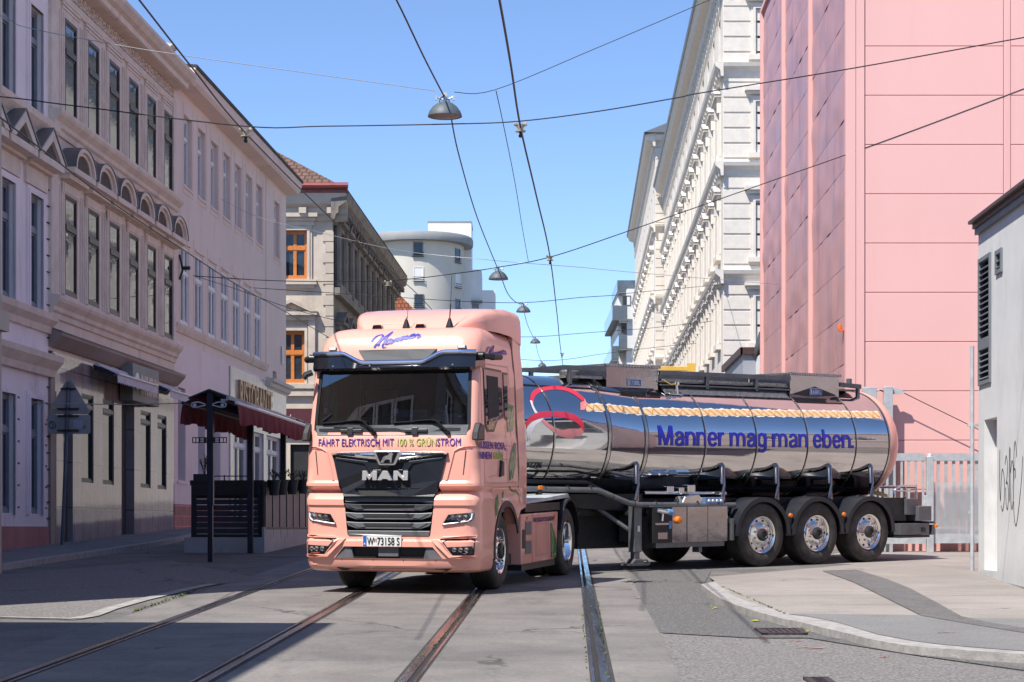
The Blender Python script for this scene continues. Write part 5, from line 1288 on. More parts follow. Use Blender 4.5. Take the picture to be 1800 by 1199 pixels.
def lerp_rows(rows, w, i):
    for a, b in zip(rows, rows[1:]):
        if a[0] <= w <= b[0]:
            t = (w - a[0]) / (b[0] - a[0]); return a[i] + (b[i] - a[i]) * t
    return rows[0][i] if w < rows[0][0] else rows[-1][i]
#        w     front  half  corner  inner half-width
UP = [(1.29, .10, 1.12, .16, .66), (1.33, .035, 1.145, .16, .66), (1.36, .0, 1.16, .17, .66), (1.395, .0, 1.16, .17, .66), (1.43, .022, 1.155, .17, .66), (1.60, .03, 1.15, .18, .70), (1.78, .035, 1.145, .18, .74), (1.97, .055, 1.135, .19, .84),
      (1.995, .07, 1.13, .15, .97), (2.06, .085, 1.125, .105, 1.015), (2.13, .10, 1.12, .10, 1.015), (2.35, .14, 1.112, .10, 1.008), (2.58, .185, 1.104, .10, 1.0), (2.80, .23, 1.096, .10, .992), (2.85, .25, 1.09, .13, .95), (2.96, .275, 1.075, .18, .90),
      (3.06, .305, 1.065, .19, .86), (3.16, .335, 1.055, .21, .82), (3.25, .385, 1.035, .24, .77), (3.32, .46, 1.0, .28, .70), (3.36, .55, .96, .31, .63), (3.385, .68, .91, .33, .57), (3.395, .84, .85, .35, .5)]
LOW = [(.275, .20, 1.06, .2, .45), (.285, .10, 1.10, .2, .45), (.31, .04, 1.125, .2, .45), (.36, .005, 1.14, .2, .46), (.44, -.005, 1.145, .2, .72), (.455, -.02, 1.15, .2, .71), (.60, -.03, 1.155, .2, .585), (.63, -.03, 1.155, .2, .56), (.665, -.03, 1.155, .2, .55), (.695, .0, 1.15, .2, .545), (.74, .005, 1.15, .2, .545),
       (.86, .005, 1.15, .2, .56), (1.00, .01, 1.15, .19, .575), (1.09, .015, 1.15, .18, .585), (1.12, -.005, 1.155, .18, .59), (1.19, -.005, 1.155, .18, .60), (1.23, .02, 1.15, .18, .605), (1.27, .06, 1.14, .18, .61), (1.295, .10, 1.12, .17, .62)]
BOW = .055
def perim(row, vb, nside):
    w, vf, hw, r, a = row; P = []
    def bow(u): return vf + BOW * (u / hw) ** 2
    vs_ = bow(hw - r)
    sv = [vb + (vs_ + r - vb) * k / nside for k in range(nside)]
    for v in sv: P.append((-hw, v))
    for k in range(7):
        an = R(180 + 90 * k / 6); P.append((-hw + r + r * math.cos(an), vs_ + r + r * math.sin(an)))
    for u in (-a, -a * .5, 0, a * .5, a): P.append((u, bow(u)))
    for k in range(7):
        an = R(270 + 90 * k / 6); P.append((hw - r + r * math.cos(an), vs_ + r + r * math.sin(an)))
    for v in sv[::-1]: P.append((hw, v))
    return [(u, v, w) for u, v in P]
def front_v(u, w, rows=None):
    rows = rows or (UP if w >= 1.29 else LOW)
    vf, hw, r = (lerp_rows(rows, w, i) for i in (1, 2, 3))
    if abs(u) <= hw - r: return vf + BOW * (u / hw) ** 2
    vs_ = vf + BOW * ((hw - r) / hw) ** 2; d = min(abs(u) - (hw - r), r * .9999)
    return vs_ + r - math.sqrt(r * r - d * d)
def side_u(w): return lerp_rows(UP if w >= 1.29 else LOW, w, 2)
NS = 4; F0 = NS + 7                                  # index of the first front station
mb = MB(); rows = [perim(r_, 2.0, NS) for r_ in UP]
hole = lambda i, j: F0 <= j < F0 + 4 and ((2.05 < UP[i][0] and UP[i + 1][0] < 2.81) or UP[i + 1][0] < 1.75)
ids = mb.grid(rows, 0, hole); mb.face(ids[-1], 0); mb.face(ids[0][::-1], 0)
for i in range(len(rows) - 1): mb.face((ids[i][0], ids[i + 1][0], ids[i + 1][-1], ids[i][-1]), 0)
body = mb.build('cab_body', m_pink, tr, smooth=True, angle=28)
mb = MB(); rows = [perim(r_, .78, NS) for r_ in LOW]
def lh(i, j):
    c = (LOW[i][0] + LOW[i + 1][0]) / 2
    return F0 <= j < F0 + 4 and (.455 < c < .60 or .74 < c < 1.25)
ids = mb.grid(rows, 0, lh); mb.face(ids[-1], 0); mb.face(ids[0][::-1], 0)
for i in range(len(rows) - 1): mb.face((ids[i][0], ids[i + 1][0], ids[i + 1][-1], ids[i][-1]), 0)
bump_ = mb.build('bumper', m_pink, tr, smooth=True, angle=28)
def plate(pts, m, name, parent=tr, out=.008, deep=.03, n=1, bevel=0, rows=None):
    "panel laid on the front: outline in (u, w), following the curved face"
    mb = MB(); A = []; B = []
    P = []
    for i, p in enumerate(pts):
        q = pts[(i + 1) % len(pts)]
        for k in range(n): P.append((p[0] + (q[0] - p[0]) * k / n, p[1] + (q[1] - p[1]) * k / n))
    for u, w in P:
        v = front_v(u, w, rows); A.append(mb.add((u, v - out, w))); B.append(mb.add((u, v + deep, w)))
    mb.face(A); mb.face(B[::-1])
    for i in range(len(P)):
        j = (i + 1) % len(P); mb.face((A[i], A[j], B[j], B[i]))
    return mb.build(name, m, parent, bevel=bevel)
def mir(pts): return [(-u, w) for u, w in pts][::-1]
# --- grille
mb = MB(); mb.box(-.70, .70, .16, .3, .42, 1.28); mb.build('radiator_void', m_dark, tr)
gp_ = plate([(-.775, 1.775), (-.74, 1.70), (-.655, 1.345), (-.60, 1.225), (.60, 1.225), (.655, 1.345), (.74, 1.70), (.775, 1.775)], m_navypl, 'grille_panel', out=.028, deep=.12, n=4, bevel=.01)
mb = MB()
def fq(mb, pts, out, mi=0): mb.poly([(u, front_v(u, w) - out, w) for u, w in pts], mi)
def fslab(mb, pts, o0, o1):
    A = [mb.add((u, front_v(u, w) - o1, w)) for u, w in pts]; B = [mb.add((u, front_v(u, w) - o0, w)) for u, w in pts]
    mb.face(A); mb.face(B[::-1])
    for i in range(len(pts)):
        j = (i + 1) % len(pts); mb.face((A[i], A[j], B[j], B[i]))
fslab(mb, [(-.36, 1.235), (-.42, 1.32), (.42, 1.32), (.36, 1.235)], .0, .034); mb.build('lower_slot', m_dark, gp_)
mb = MB()
for s_ in (-1, 1):
    fslab(mb, [(s_ * .70, 1.69), (s_ * .32, 1.64), (s_ * .26, 1.56), (s_ * .20, 1.56), (s_ * .27, 1.67), (s_ * .71, 1.72)], .02, .036)
fslab(mb, [(-.46, 1.325), (-.42, 1.335), (.42, 1.335), (.46, 1.325)], .02, .038); fslab(mb, [(-.20, 1.565), (.20, 1.565), (.19, 1.555), (-.19, 1.555)], .02, .034)
mb.build('panel_creases', m_navypl, gp_, bevel=.004)
mb = MB()
tp = []; n = 24
for k in range(n + 1):
    u = -.765 + 1.53 * k / n; e = abs(u) / .765
    top = 1.792 - .02 * (e > .97); bot = 1.745 - .075 * (1 - e) ** 1.0 - .012 * (1 - e)
    tp.append((u, top, bot))
for k in range(n):
    (u0, t0, b0_), (u1, t1, b1_) = tp[k], tp[k + 1]
    for (wa, oa), (wb, ob) in (((0, .015), (.15, .042)), ((.15, .042), (.4, .060)), ((.4, .060), (.65, .058)), ((.65, .058), (.85, .040)), ((.85, .040), (1, .010))):
        f = lambda u, t, b, q: t + (b - t) * q
        mb.poly([(u0, front_v(u0, 1.75) - oa, f(u0, t0, b0_, wa)), (u1, front_v(u1, 1.75) - oa, f(u1, t1, b1_, wa)), (u1, front_v(u1, 1.75) - ob, f(u1, t1, b1_, wb)), (u0, front_v(u0, 1.75) - ob, f(u0, t0, b0_, wb))])
mb.build('chrome_bar', m_chrome, gp_, smooth=True, weld=True, angle=40)
mb = MB(); fslab(mb, [(-.165, 1.80), (-.185, 1.775), (-.115, 1.635), (-.095, 1.62), (.095, 1.62), (.115, 1.635), (.185, 1.775), (.165, 1.80)], .05, .085); em = mb.build('emblem', m_badge, gp_, bevel=.008)
mb = MB(); fslab(mb, [(-.145, 1.782), (-.085, 1.643), (.085, 1.643), (.145, 1.782)], .08, .088); mb.build('emblem_field', m_gloss_black, em)
mb = MB()
lion = [(-.085, 1.652), (-.06, 1.69), (-.05, 1.72), (-.015, 1.737), (.02, 1.745), (.035, 1.77), (.06, 1.778), (.075, 1.768), (.088, 1.755), (.075, 1.745), (.072, 1.72), (.066, 1.69), (.062, 1.652), (.045, 1.652), (.045, 1.68), (.02, 1.695), (-.02, 1.685), (-.04, 1.652)]
fslab(mb, lion, .086, .094); mb.build('emblem_figure', m_badge, em)
def letters(polys, name, m, parent, out0, out1, fw):
    mb = MB()
    for P in polys:
        A = [mb.add(fw(x, y, out1)) for x, y in P]; B = [mb.add(fw(x, y, out0)) for x, y in P]
        mb.face(A); mb.face(B[::-1])
        for i in range(len(P)):
            j = (i + 1) % len(P); mb.face((A[i], A[j], B[j], B[i]))
    return mb.build(name, m, parent, bevel=.004, seg=1)
ML = [[(0, 0), (0, 1), (.5, 1), (.85, .55), (1.2, 1), (1.7, 1), (1.7, 0), (1.2, 0), (1.2, .42), (.85, 0), (.5, .42), (.5, 0)],
      [(1.78, 0), (2.35, 1), (2.95, 1), (3.55, 0), (3.05, 0), (2.93, .14), (2.38, .14), (2.28, 0)],
      [(3.63, 0), (3.63, 1), (4.15, 1), (4.75, .42), (4.75, 1), (5.3, 1), (5.3, 0), (4.75, 0), (4.15, .52), (4.15, 0)]]
letters(ML, 'badge_letters', m_badge, gp_, .010, .05, lambda x, y, o: (-.335 + x * .1135, front_v(-.03, 1.49) - o - .016 * (1 - y), 1.432 + y * .118))
mb = MB()
mb.prism([(-.052, 1.482), (-.018, 1.482), (-.035, 1.508)], 'y', front_v(0, 1.49) - .053, front_v(0, 1.49) - .04); mb.build('badge_counter', m_navypl, gp_)
for w in (1.095, .985, .868):
    hwg = .52 + (w - .74) * .12
    mb = MB(); fslab(mb, [(-hwg - .03, w + .045), (-hwg, w - .01), (-hwg + .12, w - .045), (hwg - .12, w - .045), (hwg, w - .01), (hwg + .03, w + .045), (hwg - .13, w + .035), (-hwg + .13, w + .035)], -.06, .012)
    sl = mb.build('grille_slat', m_silver, tr, bevel=.006)
    mb = MB(); fslab(mb, [(-hwg + .21, w + .028), (-hwg + .23, w - .012), (hwg - .23, w - .012), (hwg - .21, w + .028)], .0, .0145); mb.build('slat_inset', m_dark, sl)
    mb = MB()
    for s_ in (-1, 1): fslab(mb, [(s_ * (hwg - .02), w + .03), (s_ * (hwg - .2), w + .022), (s_ * (hwg - .23), w - .02), (s_ * (hwg - .14), w - .03)], .005, .02)
    mb.build('slat_wing', m_greypl, sl)
plate([(-.545, .80), (-.53, .735), (.53, .735), (.545, .80)], m_silver, 'grille_foot', out=.012, deep=.06, n=3, bevel=.006)
mb = MB(); fslab(mb, [(-.60, 1.22), (-.58, 1.16), (.58, 1.16), (.60, 1.22)], -.10, -.03); mb.build('grille_top_bar', m_greypl, tr)
# lower intake
mb = MB(); mb.box(-.74, .74, .05, .2, .43, .63); ii = mb.build('lower_intake', m_blackpl, tr)
for s_ in (-1, 1):
    mb = MB(); mb.prism([(s_ * .72, .455), (s_ * .58, .60), (s_ * .50, .60), (s_ * .46, .455)], 'y', .005, .06); mb.build('intake_cheek', m_greypl, ii)
    mb = MB(); mb.box(min(s_ * .16, s_ * .46), max(s_ * .16, s_ * .46), -.005, .05, .455, .475); mb.build('intake_step', m_blackpl, ii)
mb = MB(); mb.box(-.13, .13, .0, .06, .48, .60); mb.build('radar_cover', m_greypl, ii)
plate([(-.70, .335), (-.62, .275), (.70, .275), (.82, .335), (.60, .322), (-.52, .322)], m_blackpl, 'under_lip', out=.012, deep=.08, n=3)
mb = MB(); mb.box(-1.0, 1.0, .2, 2.2, .30, .44); mb.box(-.45, .45, 1.9, 6.0, .55, .95); mb.build('chassis', m_blackpl, tr)
# --- number plate
npv = front_v(-.07, .68, LOW) - .03
mb = MB(); mb.box(-.325, .185, npv, npv + .03, .598, .742); pl_ = mb.build('number_plate', m_platewhite, tr, bevel=.006)
mb = MB(); mb.box(-.318, -.272, npv - .003, npv, .606, .734); mb.build('plate_band', m_plateblue, pl_)
mb = MB(); mb.box(-.32, .18, npv - .002, npv, .736, .740); mb.box(-.32, .18, npv - .002, npv, .600, .606); mb.build('plate_stripe', m_red, pl_)
me = text_mesh('W', .135, .002, .001); text_obj('plate_letters', me, m_black, pl_, lambda x, y, z: (-.262 + x * .62, npv - .003 - z, .622 + y))
me = text_mesh('73158 S', .135, .002, .001); a, b_ = width(me); text_obj('plate_letters', me, m_black, pl_, lambda x, y, z: (-.130 + (x - a) * .295 / (b_ - a), npv - .003 - z, .622 + y))
mb = MB()
for k in range(2): mb.prism([(-.175 + .022 * k, .70), (-.160 + .022 * k, .70), (-.160 + .022 * k, .665), (-.1675 + .022 * k, .655), (-.175 + .022 * k, .665)], 'y', npv - .003, npv)
mb.build('plate_crest', m_red, pl_)
me = text_mesh('A', .035, .001, .0005); text_obj('plate_letters', me, m_lettwhite, pl_, lambda x, y, z: (-.308 + x, npv - .0035 - z, .625 + y))
# --- head lamps and fog lamps
for s_ in (-1, 1):
    def ms(p): return [(s_ * u, w) for u, w in p] if s_ > 0 else [(s_ * u, w) for u, w in p][::-1]
    h = plate(ms([(.70, .875), (1.045, .915), (1.09, .95), (1.10, 1.035), (.78, 1.005)]), m_gloss_black, 'headlight', out=.012, deep=.05, n=4, rows=LOW)
    mb = MB()
    for u in (.84, .92, 1.0): mb.lathe([(.0, 0), (.030, -.004), (.036, -.014)], (s_ * u, front_v(u, .96, LOW) - .012, .968 + .02 * (u - .9)), 'y', 14)
    mb.build('reflector', m_chrome, h, smooth=True)
    mb = MB(); path = [(s_ * u, front_v(u, w, LOW) - .016, w) for u, w in ((.715, .885), (.85, .90), (1.03, .927), (1.065, .955), (1.075, 1.02))]; mb.tube(path, .012, 6); mb.build('daylight_strip', m_led, h)
    plate(ms([(.70, .875), (1.045, .915), (1.09, .95), (1.10, 1.035), (.78, 1.005)]), m_lampglass, 'lens', h, out=.024, deep=-.020, n=4, rows=LOW)
    f = plate(ms([(.66, .70), (.82, .50), (1.10, .50), (1.11, .69), (1.09, .715)]), m_blackpl, 'fog_pod', out=.010, deep=.05, n=4, rows=LOW)
    g = plate(ms([(.75, .60), (.80, .525), (1.08, .525), (1.085, .615)]), m_gloss_black, 'fog_light', out=.02, deep=.0, n=3, rows=LOW)
    mb = MB()
    for u in (.87, .95, 1.02): mb.lathe([(0, 0), (.024, -.003), (.03, -.012)], (s_ * u, front_v(u, .57, LOW) - .02, .572), 'y', 12)
    mb.build('reflector', m_alum, g, smooth=True)
    plate(ms([(.56, .70), (.68, .70), (.845, .495), (1.12, .495), (1.12, .462), (.80, .462)]), m_pink, 'bumper_blade', out=.035, deep=.02, n=4, bevel=.008, rows=LOW)
    plate(ms([(.72, .735), (.66, .70), (1.12, .715), (1.13, .745)]), m_pink, 'bumper_brow', out=.03, deep=.02, n=4, bevel=.008, rows=LOW)
    plate(ms([(.985, 1.80), (1.0, 1.80), (.965, 1.50), (.955, 1.50)]), m_dark, 'air_slit', out=.003, deep=.02, rows=UP)
    plate(ms([(.83, 1.80), (.90, 1.845), (1.115, 1.86), (1.125, 1.835), (.91, 1.82), (.85, 1.79), (.76, 1.43), (.73, 1.43)]), m_pink, 'deflector_edge', out=.014, deep=.02, n=3, bevel=.005, rows=UP)
mb = MB()
for u in (-.62, -.2, .2, .62): fslab(mb, [(u - .003, .32), (u + .003, .32), (u + .003, .44), (u - .003, .44)], .0, .004)
mb.build('bumper_joints', m_dark, bump_)
# --- windscreen, wipers, cowl
mb = MB(); rows = []
for r_ in UP:
    if 2.05 < r_[0] < 2.82:
        w, vf, hw, rr, a = r_; rows.append([(a * k / 10, front_v(a * k / 10, w) + .006, w) for k in range(-10, 11)])
mb.grid(rows); ws = mb.build('windscreen', m_wind, tr, smooth=True, recalc=False)
mb = MB(); ring = [(-1.01, 2.065), (1.01, 2.065), (1.013, 2.13), (.99, 2.805), (-.99, 2.805), (-1.013, 2.13)]
def fstrip(mb, a, b, wd, out):
    a, b = Vector((a[0], a[1])), Vector((b[0], b[1])); d = (b - a).normalized(); n_ = Vector((-d.y, d.x)) * wd; K = max(2, int((b - a).length / .08)); L0 = []; L1 = []
    for k in range(K + 1):
        p = a.lerp(b, k / K); q = p - n_; p = p + n_
        L0.append(mb.add((p.x, front_v(p.x, p.y) - out, p.y))); L1.append(mb.add((q.x, front_v(q.x, q.y) - out, q.y)))
    for k in range(K): mb.face((L0[k], L0[k + 1], L1[k + 1], L1[k]))
for i in range(6): fstrip(mb, ring[i], ring[(i + 1) % 6], .022, .004)
mb.build('seal', m_blackpl, ws, recalc=False)
cow = plate([(-.985, 2.0), (.985, 2.0), (1.01, 2.125), (-1.01, 2.125)], m_greypl, 'cowl', out=.006, deep=.03, n=10, rows=UP)
mb = MB()
for u in (-.52, .34):
    fslab(mb, [(u - .15, 2.075), (u - .15, 2.035), (u + .15, 2.035), (u + .15, 2.075)], .0, .03); fslab(mb, [(u - .05, 2.095), (u - .05, 2.0), (u + .03, 2.0), (u + .03, 2.095)], .0, .035)
mb.build('cowl_latch', m_blackpl, cow, bevel=.006)
for u0 in (-.20, .76):
    mb = MB(); f3 = lambda u, w, o=.03: (u, front_v(u, w) - o, w)
    mb.tube([f3(u0, 2.03), f3(u0 - .03, 2.06, .05), f3(u0 - .15, 2.17, .05), f3(u0 - .22, 2.185, .04)], .017, 6)
    mb.tube([f3(u0 - .22, 2.185, .04), f3(u0 - .44, 2.17, .025)], .012, 6); mb.tube([f3(u0 - .10, 2.165, .02), f3(u0 - .4, 2.165, .018), f3(u0 - .72, 2.15, .02)], .014, 6)
    mb.lathe([(0, -.02), (.025, -.02), (.025, .02), (0, .02)], f3(u0, 2.025, .03), 'y', 10)
    mb.build('wiper', m_wiper, tr)
mb = MB(); mb.tube([(-.93, front_v(-.93, 2.2) - .02, 2.17), (-.80, front_v(-.8, 2.3) - .02, 2.27)], .01, 5); mb.build('wiper_tip', m_blackpl, tr)
mb = MB(); mb.poly([(-.93, front_v(-.93, 2.3) + .012, 2.16), (-.87, front_v(-.87, 2.3) + .012, 2.16), (-.87, front_v(-.87, 2.3) + .02, 2.27), (-.93, front_v(-.93, 2.3) + .02, 2.27)]); mb.build('windscreen_sticker', mat('sticker_purple', (.30, .05, .42), .6, 0, .05, 4), ws, recalc=False)
mb = MB(); mb.poly([(-.92, front_v(-.92, 2.36) + .012, 2.28), (-.88, front_v(-.88, 2.36) + .012, 2.28), (-.88, front_v(-.88, 2.36) + .02, 2.35), (-.92, front_v(-.92, 2.36) + .02, 2.35)])
mb.box(.02, .08, front_v(.05, 2.3) + .03, front_v(.05, 2.3) + .034, 2.27, 2.33); mb.box(.86, .90, front_v(.88, 2.3) + .03, front_v(.88, 2.3) + .034, 2.22, 2.24); mb.build('windscreen_label', m_lettwhite, ws, recalc=False)
mb = MB(); v = front_v(-.1, 2.35); mb.box(-.14, -.06, v + .03, v + .09, 2.24, 2.42); mb.lathe([(0, -.01), (.026, -.01), (.03, 0)], (-.10, v + .028, 2.30), 'y', 12); mb.lathe([(0, -.006), (.014, -.006), (.016, 0)], (-.10, v + .028, 2.375), 'y', 10); mb.build('dash_camera', m_greypl, tr, bevel=.012)
# --- sun visor with dipped chrome edge
def vtop(u):
    e = min(1, max(0, (abs(u) - .36) / .34)); e = e * e * (3 - 2 * e); return 2.905 + .125 * e
mb = MB(); rows = [[], [], [], []]; N = 40
for k in range(N + 1):
    u = -1.075 + 2.15 * k / N; vv = front_v(min(abs(u), .93), 2.9) + (.06 * max(0, abs(u) - .93) / .145)
    t_ = vtop(u)
    rows[0].append((u, vv - .05, t_ - .01)); rows[1].append((u, vv - .105, t_)); rows[2].append((u, vv - .16, 2.845)); rows[3].append((u, vv - .12, 2.815))
ids = mb.grid(rows)
for k, s_ in ((0, -1), (N, 1)):
    u = s_ * 1.075; v0 = rows[2][k][1]
    mb.poly([rows[1][k], rows[2][k], (u * 1.03, v0 + .35, 2.85), (u * 1.03, v0 + .35, 3.02)]); mb.poly([rows[0][k], rows[1][k], (u * 1.03, v0 + .35, 3.02)])
vi = mb.build('sun_visor', m_gloss_black, tr, smooth=True, angle=50)
mb = MB(); mb.tube([(u, v - .005, w + .005) for u, v, w in rows[1]], .032, 10); mb.build('visor_trim', mat('visor_chrome', (.70, .72, .80), .16, 1.0, .05, 3), vi, smooth=True)
mb = MB()
for u in (-.78, -.28, .28, .8): mb.lathe([(0, -.012), (.012, -.008), (.016, 0)], (u, front_v(abs(u), 2.88) - .15, 2.872), 'y', 8)
mb.build('visor_bolt', m_alum, vi)
plate([(-.50, 3.085), (-.40, 2.95), (.42, 2.95), (.54, 3.085)], m_fplate, 'forehead_plate', out=.022, deep=.02, n=5, rows=UP)
for s_, w in ((-1, 3.105), (1, 3.105)):
    u = s_ * .86; mb = MB(); v = front_v(abs(u), w); mb.box(u - .055, u + .055, v - .025, v + .02, w - .02, w + .025); o = mb.build('marker_light', m_silver, tr, bevel=.008); mb = MB(); mb.box(u - .045, u + .045, v - .028, v - .02, w - .012, w + .018); mb.build('marker_lens', m_led, o)
for s_ in (-1, 1):                                 # camera mirror arms
    mb = MB(); mb.tube([(s_ * 1.07, .33, 2.985), (s_ * 1.16, .32, 2.985)], .055, 10); mb.tube([(s_ * 1.15, .32, 2.985), (s_ * 1.24, .44, 2.98)], .034, 10, r2=.042); mb.tube([(s_ * 1.23, .42, 2.98), (s_ * 1.29, .62, 2.985)], .046, 10, r2=.036); mb.build('camera_arm', m_blackpl, tr, smooth=True, angle=50)
mb = MB(); mb.tube([(-1.07, .16, 2.80), (-1.14, .12, 2.77), (-1.17, .11, 2.72)], .04, 8); mb.build('front_camera', m_blackpl, tr, smooth=True)
# --- roof spoiler, aerials
mb = MB(); rows = []
for v, hw, base, top in ((.74, .66, 3.37, 3.385), (.82, .76, 3.37, 3.455), (.95, .86, 3.37, 3.54), (1.15, .95, 3.365, 3.62), (1.5, 1.02, 3.36, 3.68), (1.95, 1.06, 3.34, 3.71), (2.42, 1.08, 3.25, 3.70)):
    h = top - base
    rows.append([(s_ * hw * k * (.86 if s_ < 0 else 1), v, base + h * q) for s_, k, q in ((-1, 1, 0), (-1, 1, .45), (-1, .99, .72), (-1, .965, .88), (-1, .92, .97), (-1, .7, 1), (-1, .25, 1.01), (1, .25, 1.01), (1, .7, 1), (1, .92, .97), (1, .965, .88), (1, .99, .72), (1, 1, .45), (1, 1, 0))])
ids = mb.grid(rows); mb.face(ids[0]); mb.face(ids[-1][::-1]); sp = mb.build('roof_spoiler', m_pink, tr, smooth=True, angle=40)
mb = MB(); mb.prism([(-.62, 3.40), (-.40, 3.455), (.25, 3.455), (.25, 3.41)], 'y', .80, .93); mb.build('spoiler_scoop', m_pink, sp, bevel=.008)
for u, w_ in ((-.36, 0), (.22, 0)):
    mb = MB(); mb.prism([(u - .07, 3.375), (u + .07, 3.375), (u + .05, 3.425), (u - .05, 3.425)], 'y', .62, .72); mb.build('roof_lamp', m_gloss_black, tr, bevel=.008)
for u, L_ in ((.02, .33), (.60, .66)):
    mb = MB(); mb.lathe([(.055, 0), (.05, .02), (.02, .11), (.008, .13), (0, .13)], (u, .68, 3.375), 'z', 12); mb.tube([(u, .68, 3.49), (u + .01, .69, 3.375 + L_ * .45)], .008, 6); mb.tube([(u + .01, .69, 3.375 + L_ * .45), (u + .02, .71, 3.375 + L_)], .0035, 5); mb.build('aerial', m_blackpl, tr)
# --- cab sides
def sq(mb, pts, s_=1, out=.004, mi=0):
    P = [(s_ * (side_u(w) + out), v, w) for v, w in pts]
    mb.poly(P if s_ > 0 else P[::-1], mi)
for s_ in (-1, 1):
    mb = MB(); ws2 = [1.10, 1.33, 1.6, 1.97, 2.3, 2.6, 2.9, 3.06, 3.16, 3.24, 3.28]
    for i in range(len(ws2) - 1):
        u0_, u1_ = s_ * (side_u(max(1.33, ws2[i])) + .004), s_ * (side_u(max(1.33, ws2[i + 1])) + .004)
        mb.poly([(u0_, 2.0, ws2[i]), (u0_, 2.045, ws2[i]), (u1_, 2.045, ws2[i + 1]), (u1_, 2.0, ws2[i + 1])])
    mb.build('fairing_gap', m_blackpl, tr)
    mb = MB(); rws = []
    for w in ws2 + [3.40, 3.52]:
        uo = side_u(max(1.33, min(w, 3.16))) + .006
        rws.append([(s_ * (uo - .06), 2.05, w), (s_ * uo, 2.05, w), (s_ * (uo + .004), 2.25, w), (s_ * (uo + .004), 2.44, w), (s_ * (uo - .05), 2.44, w)])
    ids = mb.grid(rws); mb.face(ids[0]); mb.face(ids[-1]); mb.build('side_fairing', m_pink, tr, smooth=True, angle=40)
    arch = [(1.42 + .64 * math.cos(R(a)), .52 + .64 * math.sin(R(a))) for a in range(30, 186, 12)]
    mb = MB(); mb.prism([(2.42, 1.33), (2.42, 1.06), (2.15, 1.02), (2.02, .92)] + arch + [(.78, .42), (.74, .42), (.74, 1.33)], 'x', min(s_ * 1.0, s_ * 1.155), max(s_ * 1.0, s_ * 1.155)); mb.build('wheel_arch', m_pink, tr, bevel=.012)
    mb = MB(); mb.lathe([(.64, 0), (.57, 0), (.57, -.02 * s_), (.64, -.02 * s_)], (s_ * 1.166, 1.42, .52), 'x', 24, close=True, a0=20, a1=190); mb.build('arch_lip', m_blackpl, tr)
    mb = MB()
    for k in range(20):
        a0_, a1_ = R(10 + 8.5 * k), R(18.5 + 8.5 * k)
        mb.poly([(s_ * 1.0, 1.42 + .60 * math.cos(a0_), .52 + .60 * math.sin(a0_)), (s_ * .55, 1.42 + .60 * math.cos(a0_), .52 + .60 * math.sin(a0_)), (s_ * .55, 1.42 + .60 * math.cos(a1_), .52 + .60 * math.sin(a1_)), (s_ * 1.0, 1.42 + .60 * math.cos(a1_), .52 + .60 * math.sin(a1_))])
    mb.build('wheel_liner', m_blackpl, tr)
    # door
    mb = MB()
    def line(p, q, wd=.007):
        p, q = Vector(p), Vector(q); d = (q - p).normalized(); n_ = Vector((-d.y, d.x)) * wd; K = max(1, int((q - p).length / .1))
        for k in range(K):
            a, b = p.lerp(q, k / K), p.lerp(q, (k + 1) / K); sq(mb, [tuple(a - n_), tuple(b - n_), tuple(b + n_), tuple(a + n_)], s_, .002)
    for p, q in (((.36, 1.40), (.36, 2.9)), ((.36, 2.9), (1.72, 2.92)), ((1.45, 1.40), (1.45, 2.15)), ((1.72, 1.40), (1.72, 2.92)), ((.30, 1.40), (2.0, 1.40)), ((0.35, 1.88), (1.72, 1.88)), ((1.2, 1.70), (2.0, 1.70)), ((.55, 1.47), (.95, 1.50)), ((.95, 1.50), (1.15, 1.70))): line(p, q)
    mb.build('door_joints', m_seam, tr, recalc=False)
    mb = MB(); sq(mb, [(.46, 2.86), (1.36, 2.86), (1.36, 2.24), (1.08, 2.20), (.88, 2.05), (.56, 2.04), (.47, 2.12)], s_, .006); sq(mb, [(1.40, 2.84), (1.66, 2.84), (1.60, 2.20), (1.40, 2.24)], s_, .006); wn = mb.build('side_window', m_blackpl, tr, recalc=False)
    mb = MB(); sq(mb, [(.50, 2.83), (1.32, 2.83), (1.32, 2.27), (1.06, 2.23), (.86, 2.08), (.57, 2.07), (.51, 2.13)], s_, .010); sq(mb, [(1.43, 2.81), (1.62, 2.81), (1.57, 2.24), (1.43, 2.27)], s_, .010); mb.build('pane', m_pane, wn, recalc=False)
    mb = MB(); sq(mb, [(.62, 2.76), (1.14, 2.76), (1.14, 2.26), (.62, 2.20)], s_, .013); mb.build('blind', m_dark, wn, recalc=False)
    mb = MB(); mb.prism([(1.03, 1.47), (1.20, 1.49), (1.20, 1.67), (1.10, 1.69)], 'x', min(s_ * 1.13, s_ * 1.185), max(s_ * 1.13, s_ * 1.185)); mb.build('door_handle', m_blackpl, tr, bevel=.012)
    mb = MB(); mb.prism([(.02, 1.93), (.34, 1.93), (.34, 2.12), (.16, 2.15), (.05, 2.03)], 'x', min(s_ * 1.08, s_ * 1.165), max(s_ * 1.08, s_ * 1.165)); mb.build('corner_trim', m_blackpl, tr, bevel=.015)
    # side skirt with step, rear mudguard, wheels
    mb = MB(); mb.prism([(2.28, .97), (4.36, .97), (4.26, .33), (4.16, .28), (2.28, .28)], 'x', min(s_ * .85, s_ * 1.13), max(s_ * .85, s_ * 1.13)); sk = mb.build('side_skirt', m_pink, tr, bevel=.02)
    mb = MB(); mb.box(min(s_ * .84, s_ * 1.12), max(s_ * .84, s_ * 1.12), 2.3, 4.2, .20, .28); mb.build('skirt_base', m_blackpl, sk)
    mb = MB(); so = sorted((s_ * 1.132, s_ * 1.138))
    for z in (.42, .68): mb.box(so[0], so[1], 2.46, 2.78, z, z + .18)
    mb.build('step', m_greypl, sk)
